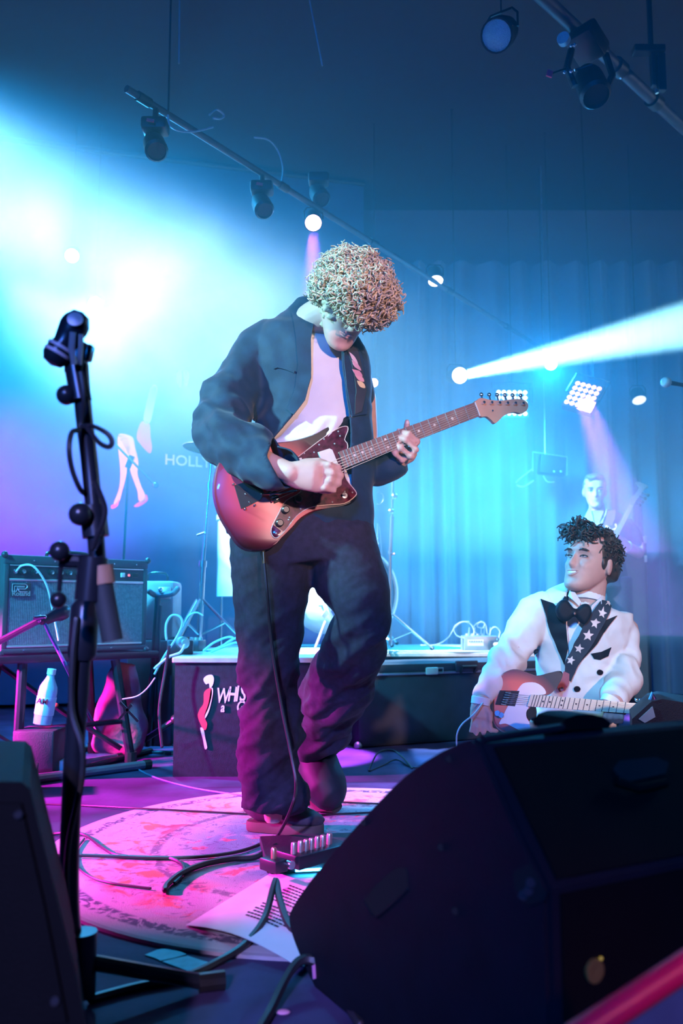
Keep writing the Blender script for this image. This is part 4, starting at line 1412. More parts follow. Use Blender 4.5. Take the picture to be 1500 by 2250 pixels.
def ramp(stops, src):
    n = nd('ShaderNodeValToRGB')
    r = n.color_ramp
    while len(r.elements) > 1:
        r.elements.remove(r.elements[-1])
    r.elements[0].position, r.elements[0].color = stops[0][0], tuple(stops[0][1]) + (1,)
    for p_, c_ in stops[1:]:
        e_ = r.elements.new(p_)
        e_.color = tuple(c_) + (1,)
    nt.links.new(src, n.inputs['Fac'])
    return n.outputs['Color']


def mixc(fac, a_, b_):
    n = nd('ShaderNodeMix', data_type='RGBA')
    nt.links.new(fac, n.inputs['Factor'])
    for s_, v_ in ((n.inputs[6], a_), (n.inputs[7], b_)):
        if isinstance(v_, tuple):
            s_.default_value = v_ + (1,)
        else:
            nt.links.new(v_, s_)
    return n.outputs[2]


def mul(a_, b_):
    n = nd('ShaderNodeMath', operation='MULTIPLY')
    for s_, v_ in ((n.inputs[0], a_), (n.inputs[1], b_)):
        if isinstance(v_, (int, float)):
            s_.default_value = v_
        else:
            nt.links.new(v_, s_)
    return n.outputs[0]


tc = nd('ShaderNodeTexCoord')
ln = nd('ShaderNodeVectorMath', operation='LENGTH')
nt.links.new(tc.outputs['Object'], ln.inputs[0])
rr_ = mul(ln.outputs['Value'], 1 / RR)


def nz(scale, detail=5, dist=0.0, off=0.0):
    mp = nd('ShaderNodeMapping')
    mp.inputs['Location'].default_value = (off, off * 0.7, 0)
    nt.links.new(tc.outputs['Object'], mp.inputs['Vector'])
    n = nd('ShaderNodeTexNoise')
    n.inputs['Scale'].default_value = scale
    n.inputs['Detail'].default_value = detail
    n.inputs['Distortion'].default_value = dist
    nt.links.new(mp.outputs[0], n.inputs['Vector'])
    return n.outputs['Fac']


B1, B0 = (1, 1, 1), (0, 0, 0)
cream, teal, red_, orange_, navy = (0.54, 0.50, 0.48), (0.10, 0.34, 0.38), (0.62, 0.10, 0.13), (0.66, 0.26, 0.10), (0.07, 0.09, 0.14)
c = mixc(ramp([(0.38, B0), (0.55, B1)], nz(7, 6, 0.6, 2)), cream, (0.52, 0.50, 0.52))
centre = mul(ramp([(0.40, B1), (0.62, B0)], rr_), ramp([(0.34, B0), (0.47, B1)], nz(9, 7, 0.8, 5)))
c = mixc(mul(centre, 0.85), c, teal)
ring1 = mul(ramp([(0.55, B0), (0.66, B1), (0.82, B1), (0.86, B0)], rr_), ramp([(0.50, B0), (0.60, B1)], nz(11, 6, 1.2, 9)))
c = mixc(mul(ring1, 0.9), c, mixc(ramp([(0.45, B0), (0.55, B1)], nz(4, 2, 0, 1)), red_, orange_))
spots = mul(ramp([(0.1, B0), (0.2, B1), (0.5, B1), (0.58, B0)], rr_), ramp([(0.60, B0), (0.66, B1)], nz(14, 4, 0.8, 21)))
c = mixc(mul(spots, 0.8), c, red_)
wv = nd('ShaderNodeTexWave', wave_type='RINGS')
wv.inputs['Scale'].default_value = 3.2
wv.inputs['Distortion'].default_value = 9
wv.inputs['Detail'].default_value = 3
wv.inputs['Detail Scale'].default_value = 2.2
nt.links.new(tc.outputs['Object'], wv.inputs['Vector'])
bord = mul(ramp([(0.895, B0), (0.905, B1), (0.945, B1), (0.955, B0)], rr_), ramp([(0.42, B0), (0.55, B1)], nz(26, 3, 2.0, 3)))
c = mixc(mul(bord, 0.95), c, navy)
bord2 = mul(ramp([(0.60, B0), (0.612, B1), (0.635, B1), (0.645, B0)], rr_), ramp([(0.40, B0), (0.5, B1)], nz(30, 3, 1.5, 7)))
c = mixc(mul(bord2, 0.7), c, navy)
fig = mul(ramp([(0.06, B0), (0.1, B1), (0.86, B1), (0.88, B0)], rr_), ramp([(0.60, B0), (0.64, B1)], nz(19, 3, 3.0, 13)))
c = mixc(mul(fig, 0.55), c, navy)
nt.links.new(c, bs.inputs['Base Color'])
bpn = nd('ShaderNodeBump')
bpn.inputs['Strength'].default_value = 0.5
bpn.inputs['Distance'].default_value = 0.004
nt.links.new(nz(420, 2), bpn.inputs['Height'])
nt.links.new(bpn.outputs['Normal'], bs.inputs['Normal'])
rg = thing('round_rug', 'round faded persian rug in cream, teal and red under the curly-haired guitarist', 'rug', rc)
MB().lathe([(RR - 0.004, 0.0005), (RR, 0.004), (RR - 0.004, 0.009), (0.4, 0.010), (0.001, 0.010)], rc, (0, 0, 1), 96).build('rug_pile', m_rug, rg)
MB().lathe([(RR - 0.002, 0.001), (RR + 0.006, 0.001), (RR + 0.006, 0.008), (RR - 0.002, 0.009)], rc, (0, 0, 1), 96).build('rug_binding', mat('rug_binding', (0.4, 0.36, 0.38), 0.9), rg)
RZ = 0.011


def rugG(px, py):
    """a spot on the rug or the floor"""
    g = G(px, py, RZ)
    if (Vector((g.x, g.y, 0)) - rc).length < RR:
        return g
    return G(px, py, 0.0)


def floor_cable(label, seq, r=0.0045, m=None, lift=()):
    q = []
    for i, (x, y) in enumerate(seq):
        g = rugG(x, y)
        q.append(g + Vector((0, 0, r + dict(lift).get(i, 0))))
    return lead(label, q, r, m or m_cable)


floor_cable('black cable curving across the rug toward the microphone stand', [(60, 1842), (110, 1836), (160, 1833), (190, 1840), (220, 1862), (250, 1880), (280, 1886)])
floor_cable('thin wire lying straight across the rear of the rug', [(60, 1768), (180, 1772), (300, 1778), (420, 1784), (548, 1791)], 0.003)
floor_cable('thin wire curving from the guitar stand over the rug edge', [(258, 1660), (300, 1690), (340, 1710), (400, 1728), (460, 1740), (540, 1751)], 0.0035, MATS['blue_cable'])
floor_cable('faint thin cable coiled in an oval on the rug', [(185, 1845), (168, 1870), (166, 1895), (178, 1915), (205, 1932), (238, 1942), (275, 1948), (330, 1955)], 0.003)
floor_cable('black cable doubling back in a hook near the rug centre', [(285, 1886), (330, 1888), (370, 1889), (396, 1900), (404, 1915), (396, 1932), (384, 1944)], 0.0045)
floor_cable('thick black cable rising from the rug to the pedalboard', [(362, 1963), (368, 1950), (400, 1925), (450, 1905), (510, 1894), (560, 1890), (604, 1882)], 0.0075, None, [(6, 0.02)])
floor_cable('thin wire crossing the rug behind the raised boot toward the monitor', [(640, 1768), (690, 1760), (760, 1765), (830, 1768)], 0.003)
floor_cable('thin wire crossing the rug in front of the raised boot', [(684, 1794), (740, 1791), (800, 1788), (850, 1786)], 0.003)
floor_cable('loose black wire bent on the bare floor near the road case', [(812, 1696), (812, 1690), (830, 1672), (858, 1668), (880, 1672), (905, 1690)], 0.004, None, [(2, 0.03), (3, 0.035), (4, 0.02)])
floor_cable('thin black wire kinked beside the loose wire', [(812, 1696), (840, 1684), (870, 1676), (900, 1686), (925, 1690)], 0.003, None, [(2, 0.01)])
floor_cable('small dark cable loop at the rug rim by the black wedge monitor', [(75, 1800), (92, 1806), (100, 1815), (92, 1823), (72, 1826)], 0.004)
floor_cable('heavy black cable that peaks in a sharp bend over the setlist', [(200, 2205), (300, 2178), (400, 2158), (480, 2122), (540, 2082), (580, 2038), (600, 2004), (606, 1998), (614, 2018), (632, 2045), (655, 2062)], 0.0075, None,
            [(5, 0.01), (6, 0.045), (7, 0.05), (8, 0.03), (9, 0.008)])
floor_cable('heavy black cable arching over the boards at the monitor corner', [(560, 2290), (590, 2240), (625, 2195), (655, 2172), (690, 2168), (730, 2182), (765, 2220), (790, 2262)], 0.0085, None, [(2, 0.02), (3, 0.035), (4, 0.035), (5, 0.02)])

# teal tape on the boards
m_tape = mat('teal_gaffer_tape', (0.10, 0.60, 0.66), 0.55, var=0.12, scale=60)
for i, q in enumerate(([(318, 2099), (345, 2088), (377, 2082), (392, 2090), (410, 2098), (382, 2106), (352, 2112), (340, 2106)], [(356, 2114), (385, 2107), (412, 2101), (442, 2111), (472, 2119), (448, 2130), (424, 2139), (392, 2127)])):
    tag(MB().prism([G(x, y, 0.0012) for x, y in q], 0.0012, (0, 0, 1)).build('gaffer_tape', m_tape, None, False), ['teal tape strip on the dark boards nearer the rug rim', 'teal tape strip on the dark boards nearer the setlist cable'][i], 'tape')
for i, (x, y) in enumerate(((622, 2228), (588, 2234))):
    tag(MB().ball(G(x, y) + Vector((0, 0, 0.003)), (0.012 - i * 0.005, 0.009, 0.003), 10, 6).build('guitar_pick', mat('pink_plastic', (0.85, 0.35, 0.5), 0.4)),
        ['pink plectrum lying on the boards under the arching cable', 'tiny pink scrap beside the plectrum on the boards'][i], 'plectrum')

# setlist sheet
m_paper = mat('white_paper', (0.82, 0.81, 0.80), 0.8, var=0.03)
pA, pB_, pC, pD = G(408, 2046), G(600, 1930), G(800, 2010), G(668, 2142)
t = thing('setlist', 'white paper setlist with printed song lines lying by the monitor', 'paper', pA)


def paper(u, v, off=0.0):
    p = pA.lerp(pB_, v).lerp(pD.lerp(pC, v), u)
    curl = 0.012 * (1 - v) ** 2 * math.sin(u * PI) + 0.004 * math.sin(u * 4)
    return Vector((p.x, p.y, 0.012 + RZ * 0 + abs(curl) + off + 0.004 * v))


mb = MB()
NU = 12
top = [[paper(i / NU, j / NU) for i in range(NU + 1)] for j in range(NU + 1)]
for off in (0.0, -0.0012):
    mb.loft([[p + Vector((0, 0, off)) for p in r] for r in top], cap=False, closed=False)
mb.build('sheet', m_paper, t)
m_ink = mat('black_ink', (0.03, 0.03, 0.04), 0.8)
pr = random.Random(3)
for k in range(14):
    v = 0.86 - k * 0.045
    if 6 < k < 8:
        continue
    u0, u1 = 0.30 + 0.02 * (k % 2), 0.30 + pr.uniform(0.25, 0.5)
    mb = MB()
    u = u0
    while u < u1:
        w_ = pr.uniform(0.015, 0.04)
        a_, b_, c_, d_ = paper(u, v, .0008), paper(u + w_, v, .0008), paper(u + w_, v + 0.016, .0008), paper(u, v + 0.016, .0008)
        mb.prism([a_, b_, c_, d_], 0.0006, (0, 0, 1))
        u += w_ + 0.008
    l_ = mb.build('printed_line', m_ink, t, False)
    l_['kind'] = 'stuff'

# pedalboard
bA = G(585, 1926, RZ)
byaw = R(9)
bM = basis(Vector((bA.x, bA.y, RZ)), Vector((math.cos(byaw), math.sin(byaw), 0)), Vector((-math.sin(byaw), math.cos(byaw), 0)), Vector((0, 0, 1)))
bR = bM.to_3x3()


def bw(x, y, z):
    return bM @ Vector((x, y, z))


m_board = mat('black_board', (0.02, 0.022, 0.03), 0.5, bump=0.2, bscale=150)
pbd = thing('pedalboard', 'black pedalboard on short feet between the boots and the large monitor', 'pedalboard', bw(0.3, 0.12, 0))
MB().box(bw(0.31, 0.13, 0.019), (0.62, 0.26, 0.024), rot=bR, bev=0.004).build('board_deck', m_board, pbd)
for x_, y_ in ((0.03, 0.03), (0.59, 0.03), (0.03, 0.23), (0.59, 0.23)):
    MB().cyl(bw(x_, y_, 0.0), bw(x_, y_, 0.009), 0.016, n=12).build('foot', m_knob, pbd)
MB().box(bw(0.12, -0.004, 0.012), (0.10, 0.006, 0.005), rot=bR).build('blue_led_strip', mat('blue_led', (0.1, 0.3, 0.6), 0.3, emit=(0.05, 0.5, 1.0), estr=22), pbd, False)
m_ped = mat('black_pedal', (0.018, 0.02, 0.028), 0.4)
KZ = 0.075
kb = [G(x_, y_, KZ) for x_, y_ in ((645, 1876), (660, 1872), (672, 1869), (684, 1866), (697, 1862), (709, 1859), (723, 1855))]
kd = (kb[-1] - kb[0]).normalized()
kn_ = Vector((kd.y, -kd.x, 0))
kc = (kb[0] + kb[-1]) / 2 + kd * 0.02 - kn_ * 0.02
kR = Matrix((kd, -kn_, Vector((0, 0, 1)))).transposed()
ped = thing('effects_pedal', 'black effects pedal with a row of shiny metal knobs on the pedalboard', 'pedal', (kc.x, kc.y, 0.042))
MB().box((kc.x, kc.y, 0.042 + 0.017), ((kb[-1] - kb[0]).length + 0.06, 0.10, 0.033), rot=kR, bev=0.005).build('enclosure', m_ped, ped)
jb_ = kb[0] - kd * 0.045 - kn_ * 0.02
MB().box((jb_.x, jb_.y, 0.042 + 0.014), (0.04, 0.06, 0.028), rot=kR, bev=0.004).build('jack_block', m_ped, ped)
MB().lathe([(0.007, 0), (0.007, 0.02), (0.005, 0.024), (0.0004, 0.024)], Vector((jb_.x, jb_.y, 0.070)), (0, 0, 1), 12).build('jack_plug', mat('copper_plug', (0.8, 0.45, 0.3), 0.3, 0.8), ped)
MB().cyl(Vector((jb_.x, jb_.y, 0.059)) + kd * 0.018 + kn_ * 0.03, Vector((jb_.x, jb_.y, 0.059)) + kd * 0.018 + kn_ * 0.045, 0.010, n=12).build('footswitch', m_chrome, ped)
m_kn = mat('brushed_knob', (0.75, 0.66, 0.55), 0.3, 0.8)
for q in kb:
    MB().lathe([(0.0075, -0.002), (0.0075, 0.022), (0.006, 0.026), (0.0055, 0.026), (0.0004, 0.0265)], q, (0.03, 0, 1), 14).build('knob', m_kn, ped)
m_pw = mat('white_pedal', (0.8, 0.78, 0.78), 0.5)
for i, (x_, y_) in enumerate(((0.40, 0.2), (0.49, 0.21), (0.575, 0.2))):
    c_ = bw(x_, y_, 0.031)
    t = thing('effects_pedal', ['white pedal next to the row of metal knobs', 'middle white pedal of three on the pedalboard', 'white pedal at the hidden end of the pedalboard'][i], 'pedal', c_)
    MB().box(c_ + Vector((0, 0, 0.032)), (0.07, 0.11, 0.055), rot=bR, bev=0.008).build('enclosure', m_pw, t)
    for s_ in (-1, 1):
        MB().lathe([(0.012, 0), (0.011, 0.016), (0.0004, 0.016)], c_ + bR @ Vector((s_ * 0.018, 0.03, 0.059)), (0, 0, 1), 12).build('knob', m_pw, t)
    MB().lathe([(0.009, 0), (0.008, 0.012), (0.0004, 0.012)], c_ + bR @ Vector((0, -0.035, 0.059)), (0, 0, 1), 12).build('footswitch', m_chrome, t)

# ------------------------------------------------------------------ microphone stand, foreground left
m_ms = mat('satin_black_stand', (0.02, 0.024, 0.032), 0.3, 0.3)
SY = 1.36
s0 = G(172, 2215)
SYb = s0.y
t = thing('microphone_stand', 'black boom microphone stand wound with cable standing in front of the combo amplifier', 'stand', s0)
pole = spline([Vector((s0.x, SYb, 0.03)), P(152, 1980, SYb), P(160, 1700, SYb - 0.01), P(182, 1420, SYb - 0.02), P(192, 1300, SYb - 0.02)], 8)
MB().tube(pole, [0.0165] * 22 + [0.0155] * (len(pole) - 22), 16).build('pole', m_ms, t)
MB().lathe([(0.02, -0.05), (0.024, -0.04), (0.024, 0.04), (0.018, 0.05)], P(184, 1385, SYb - 0.02), (0.04, 0, 1), 16).build('height_clutch', m_ms, t)
MB().cyl(Vector((s0.x, SYb, 0.02)), Vector((s0.x, SYb, 0.12)), 0.027, n=16).build('leg_hub', m_ms, t)
MB().cyl(P(196, 1320, SY), P(205, 1225, SY), 0.023, n=16).build('boom_clutch', m_ms, t)
MB().ball(P(128, 1318, SY - 0.02), 0.013, 12, 8).build('clutch_knob', m_ms, t)
MB().cyl(P(130, 1300, SY), P(136, 1212, SY), 0.004, n=8).build('clutch_lever', m_ms, t)
MB().ball(P(131, 1211, SY - 0.02), 0.016, 12, 8).build('lever_knob', m_ms, t)
MB().cyl(P(135, 1232, SY), P(198, 1235, SY), 0.012, n=10).build('clutch_bolt', m_ms, t)
boom = MB().tube(spline([P(176, 800, SY - 0.02), P(183, 900, SY - 0.01), P(196, 1010, SY), P(207, 1130, SY), P(214, 1230, SY), P(222, 1290, SY)], 6), 0.0135, 14).build('boom', m_ms, t)
MB().cyl(P(162, 790, SY - 0.02), P(178, 880, SY - 0.02), 0.017, n=14).build('boom_sleeve', m_ms, t)
MB().ball(P(146, 868, SY - 0.03), 0.016, 12, 8).build('boom_knob', m_ms, t)
MB().cyl(P(150, 868, SY - 0.03), P(176, 872, SY - 0.02), 0.006, n=8).build('knob_stem', m_ms, t)
MB().ball(P(176, 1130, SY - 0.03), 0.018, 12, 8).build('boom_knob', m_ms, t)
MB().cyl(P(178, 1130, SY - 0.03), P(205, 1128, SY), 0.007, n=8).build('knob_stem', m_ms, t)
MB().cyl(P(203, 1112, SY), P(211, 1180, SY), 0.021, n=14).build('boom_joint', m_ms, t)
cwm = MB().cyl(P(224, 1280, SY), P(247, 1408, SY), 0.0165, n=16).build('counterweight', mat('rubber_grip', (0.03, 0.04, 0.04), 0.7), t)
MB().cyl(P(222, 1244, SY), P(228, 1284, SY), 0.0185, n=16).build('tape_band', mat('brown_tape', (0.42, 0.22, 0.12), 0.6), t)
for (x_, y_), ln_ in (((455, 2178), 0), ((40, 2260), 0), ((110, 2120), 0)):
    e_ = G(x_, y_)
    lg = MB().tube([Vector((s0.x, SYb, 0.075)), e_ + Vector((0, 0, 0.014))], 0.0125, 10).build('leg', m_ms, t)
    d_ = (e_ - Vector((s0.x, SYb, 0.0))).normalized()
    MB().tube([e_ + Vector((0, 0, 0.015)) - d_ * 0.015, e_ + Vector((0, 0, 0.015)) + d_ * 0.03], 0.016, 10).build('leg_cap', m_knob, lg)
# microphone held in the clip on top
t = thing('microphone', 'black vocal microphone with pale stripes clipped on top of the foreground stand', 'microphone', P(158, 780, SY - 0.02))
ma, mb2 = P(166, 712, SY - 0.04), P(120, 788, SY - 0.04)
md_ = (mb2 - ma)
L_ = md_.length
MB().lathe([(0.001, -0.022), (0.014, -0.018), (0.022, -0.004), (0.023, 0.006), (0.020, 0.02), (0.017, L_ * .55), (0.021, L_ * .75), (0.0215, L_ * .95), (0.015, L_ + 0.008), (0.001, L_ + 0.012)], ma, md_, 20).build('body', m_ms, t)
for k in (0.68, 0.84):
    MB().lathe([(0.0205, -0.002), (0.0222, -0.002), (0.0222, 0.003), (0.0205, 0.003)], ma + md_ * k, md_, 20).build('pale_ring', mat('pale_pink_ring', (0.7, 0.5, 0.5), 0.5), t)
MB().lathe([(0.012, 0), (0.012, 0.002), (0.0003, 0.003)], ma + Vector((0.006, -0.022, 0.0)), (0.2, -1, 0.2), 14).build('badge', m_silver, t)
clip = MB().tube([P(160, 730, SY - 0.065), P(157, 765, SY - 0.06), P(163, 800, SY - 0.05)], 0.005, 8).build('clip_finger', m_silver, t)
MB().tube([P(178, 735, SY - 0.06), P(177, 770, SY - 0.055), P(174, 800, SY - 0.04)], 0.004, 8).build('clip_finger', m_silver, t)
MB().box(P(170, 790, SY - 0.02), (0.03, 0.03, 0.055), rot=(0, R(8), 0), bev=0.006).build('clip_base', m_ms, t)
MB().box(P(188, 775, SY - 0.02), (0.022, 0.02, 0.026), rot=(0, R(10), 0), bev=0.003).build('clip_tab', m_ms, t)
lead('black cable wound around the foreground microphone stand boom', [P(178, 820, SY - .05), P(184, 870, SY - .045), P(176, 938, SY - .03), P(158, 950, SY - .05), P(152, 985, SY - .06), P(158, 1030, SY - .05), P(176, 1075, SY - .03), P(192, 1090, SY + .03)], 0.004, m_cable)
lead('black cable hanging in a small closed loop off the foreground stand boom', [P(176, 938, SY - .03), P(202, 936, SY - .04), P(232, 950, SY - .05), P(246, 968, SY - .05), P(240, 982, SY - .05), P(222, 976, SY - .05), P(205, 958, SY - .05), P(192, 940, SY - .045)], 0.004, m_cable)
lead('black cable bowed out beside the lower boom clutch', [P(208, 1062, SY - .01), P(222, 1090, SY - .03), P(231, 1120, SY - .04), P(226, 1150, SY - .04), P(214, 1178, SY - .035), P(204, 1205, SY - .03)], 0.0045, m_cable)
lead('black cable running down the foreground microphone stand pole', [P(168, 1360, SYb - .05), P(160, 1440, SYb - .05), P(158, 1560, SYb - .045), P(180, 1640, SYb - .05), P(178, 1720, SYb - .045), P(150, 1860, SYb - .045), P(148, 1990, SYb - .045), P(165, 2100, SYb - .045)], 0.0055, m_cable)


# ------------------------------------------------------------------ people: shared shapes
m_skin = mat('skin', (0.64, 0.36, 0.29), 0.55, var=0.06, scale=30)
m_denim = mat('dark_trousers', (0.019, 0.017, 0.038), 0.85, var=0.3, scale=60, bump=0.15, bscale=500)
m_eye = mat('eye_dark', (0.03, 0.025, 0.02), 0.2)
m_eyew = mat('eye_white', (0.85, 0.85, 0.85), 0.25, var=0.01)
m_lip = mat('lips', (0.60, 0.32, 0.27), 0.45)
m_teeth = mat('teeth', (0.9, 0.88, 0.84), 0.3, var=0.01)


def LX(y, xl, xr, Y, ratio=0.9, dY=0.0):
    """limb node from the left and right pixel edge on one image row"""
    return (P((xl + xr) / 2, y, Y + dY), (xr - xl) / 2 * Y / F_PX, (xr - xl) / 2 * Y / F_PX * ratio)


def NP(px, py, Y, rpx, ratio=0.95):
    r = rpx * Y / F_PX
    return (P(px, py, Y), r, r * ratio)


HEADP = [(-0.116, .016, .080, .050), (-0.110, .030, .092, .035), (-0.098, .041, .097, .012), (-0.080, .050, .095, -.015), (-0.055, .057, .091, -.052),
         (-0.030, .064, .090, -.076), (0.0, .071, .088, -.090), (0.03, .075, .095, -.097), (0.06, .075, .090, -.098), (0.085, .066, .074, -.086),
         (0.103, .046, .048, -.060), (0.114, .022, .018, -.026)]


def head_frame(c, f, u):
    f = Vector(f).normalized()
    u = (Vector(u) - f * Vector(u).dot(f)).normalized()
    r = f.cross(u).normalized()
    return basis(c, r, f, u)


def head_shape(mb, M, smile=0.0, n=40):
    rows = []
    zs = [HEADP[0][0] + (HEADP[-1][0] - HEADP[0][0]) * i / 40 for i in range(41)]
    for z in zs:
        for k in range(len(HEADP) - 1):
            if HEADP[k][0] <= z <= HEADP[k + 1][0] + 1e-9:
                break
        a, b = HEADP[k], HEADP[k + 1]
        t = (z - a[0]) / (b[0] - a[0])
        w, yf, yb = [a[i] + (b[i] - a[i]) * t for i in (1, 2, 3)]
        cy_, ry = (yf + yb) / 2, (yf - yb) / 2
        row = []
        for i in range(n):
            th = 2 * PI * i / n
            ct, st = math.cos(th), math.sin(th)
            x = w * math.copysign(abs(ct) ** 0.9, ct)
            y = cy_ + ry * math.copysign(abs(st) ** 0.85, st)
            if st > 0:
                g = lambda x0, z0, sx, sz: math.exp(-((x - x0) / sx) ** 2 - ((z - z0) / sz) ** 2)
                y -= 0.013 * (g(0.031, 0.004, 0.017, 0.012) + g(-0.031, 0.004, 0.017, 0.012))
                y += 0.005 * (g(0.028, 0.026, 0.022, 0.008) + g(-0.028, 0.026, 0.022, 0.008))
                y += (0.005 + 0.004 * smile) * (g(0.042, -0.028, 0.018, 0.016) + g(-0.042, -0.028, 0.018, 0.016))
                y -= 0.004 * g(0, -0.083, 0.03, 0.008)
                y += 0.005 * g(0, -0.058, 0.024, 0.014)
                y += 0.004 * g(0, -0.102, 0.018, 0.012)
            row.append(M @ Vector((x, y, z)))
        rows.append(row)
    mb.loft(rows)
    # nose
    nr = []
    for z, w, y in ((0.018, .007, .094), (0.004, .0075, .100), (-0.012, .010, .109), (-0.026, .0145, .117), (-0.034, .016, .116), (-0.042, .012, .102), (-0.046, .006, .092)):
        nr.append([M @ Vector((w * math.cos(2 * PI * i / 12), 0.080 + (y - 0.080) * max(0.0, math.sin(2 * PI * i / 12)) - 0.01 * max(0, -math.sin(2 * PI * i / 12)), z)) for i in range(12)])
    mb.loft(nr)
    for s in (-1, 1):
        mb.ball(M @ Vector((s * 0.074, -0.012, -0.008)), (0.009, 0.020, 0.031), 14, 10, (M.to_3x3() @ Euler((R(-12), 0, R(s * -20))).to_matrix()))
    return mb


def face_bits(body, M, eyes=True, smile=False, browm=None, squint=0.5):
    Mr = M.to_3x3()
    for s in (-1, 1):
        if eyes:
            e = MB().ball(M @ Vector((s * 0.031, 0.078, 0.003)), (0.0125, 0.0095, 0.0085 * squint + 0.002), 14, 10, Mr).build('eye', m_eyew, body)
            MB().ball(M @ Vector((s * 0.031, 0.0865, 0.003)), (0.0055, 0.002, 0.0055 * squint + 0.001), 12, 8, Mr).build('iris', m_eye, e)
            MB().tube([M @ Vector((s * (0.031 + k * 0.015), 0.0885 - abs(k) * 0.006, 0.003 + 0.007 * squint + 0.002 - 0.003 * k * k)) for k in (-1, -.5, 0, .5, 1)], 0.0022, 6, True).build('eyelid', browm or m_eye, body)
        if browm:
            MB().tube([M @ Vector((s * (0.031 + k * 0.020), 0.096 - abs(k) * 0.006 - (k > 0) * .003, 0.022 + 0.004 * (1 - k * k))) for k in (-1, -.5, 0, .5, 1)], [0.003, 0.004, 0.004, 0.0035, 0.002], 6, True).build('eyebrow', browm, body)
    if smile:
        lo = MB().tube([M @ Vector((k * 0.027, 0.0985 - 0.016 * k * k, -0.068 + 0.016 * k * k)) for k in (-1, -.6, -.2, .2, .6, 1)], [0.002, .004, .0048, .0048, .004, .002], 8, True)
        lo.build('lower_lip', m_lip, body)
        MB().tube([M @ Vector((k * 0.028, 0.0985 - 0.016 * k * k, -0.0515 + 0.002 * k * k)) for k in (-1, -.6, -.2, .2, .6, 1)], [0.002, .003, .0036, .0036, .003, .002], 8, True).build('upper_lip', m_lip, body)
        tr = []
        for k in (-1, -.7, -.35, 0, .35, .7, 1):
            c = Vector((k * 0.023, 0.0965 - 0.013 * k * k, 0))
            h = 0.0075 * (1 - 0.6 * k * k)
            tr.append([M @ (c + Vector((0, dy, dz))) for dy, dz in ((0, -0.0595 + 0.006 * k * k - h), (.002, -0.0595 + 0.006 * k * k - h), (.002, -0.0575 + 0.004 * k * k + h), (0, -0.0575 + 0.004 * k * k + h))])
        MB().loft(tr).build('teeth', m_teeth, body)
    else:
        MB().tube([M @ Vector((k * 0.022, 0.097 - 0.010 * k * k, -0.0615)) for k in (-1, -.5, 0, .5, 1)], [0.0015, .0035, .004, .0035, .0015], 8, True).build('lower_lip', m_lip, body)
        MB().tube([M @ Vector((k * 0.022, 0.0975 - 0.010 * k * k, -0.0555 + .001 * k * k)) for k in (-1, -.5, 0, .5, 1)], [0.0015, .003, .0028, .003, .0015], 8, True).build('upper_lip', m_lip, body)


def cut_faces(me, poly, facing=True):
    bm = bmesh.new()
    bm.from_mesh(me)
    kill = []
    for f in bm.faces:
        c = f.calc_center_median()
        if facing and f.normal.dot(c - CAM) > 0:
            continue
        x, y = proj(c)
        if in_poly(x, y, poly):
            kill.append(f)
    bmesh.ops.delete(bm, geom=kill, context='FACES')
    bv = [v for v in bm.verts if v.is_boundary]
    for _ in range(6):
        new = {}
        for v in bv:
            nb = [e.other_vert(v) for e in v.link_edges if e.is_boundary]
            if len(nb) == 2:
                new[v] = v.co * 0.4 + (nb[0].co + nb[1].co) * 0.3
        for v, c in new.items():
            v.co = c
    loose = [v for v in bm.verts if not v.link_faces]
    bmesh.ops.delete(bm, geom=loose, context='VERTS')
    bm.to_mesh(me)
    bm.free()
    return me


def finger(mb, pts, r):
    pts = [Vector(p) for p in pts]
    n = len(pts)
    mb.tube(pts, [r * (1.08 - 0.22 * i / (n - 1)) for i in range(n)], 10, True)
    for i in range(1, n - 1):
        mb.ball(pts[i], r * 1.06, 10, 7)


def nail(parent, tip, prev, nrm, r, m=None):
    d = (Vector(tip) - Vector(prev)).normalized()
    n = (Vector(nrm) - d * Vector(nrm).dot(d)).normalized()
    c = Vector(tip) - d * r * 0.2 + n * r * 0.78
    MB().ball(c, (r * 0.62, r * 0.85, r * 0.22), 10, 6, Matrix((d.cross(n), d, n)).transposed()).build('fingernail', m or mat('nail', (0.82, 0.58, 0.5), 0.35), parent)


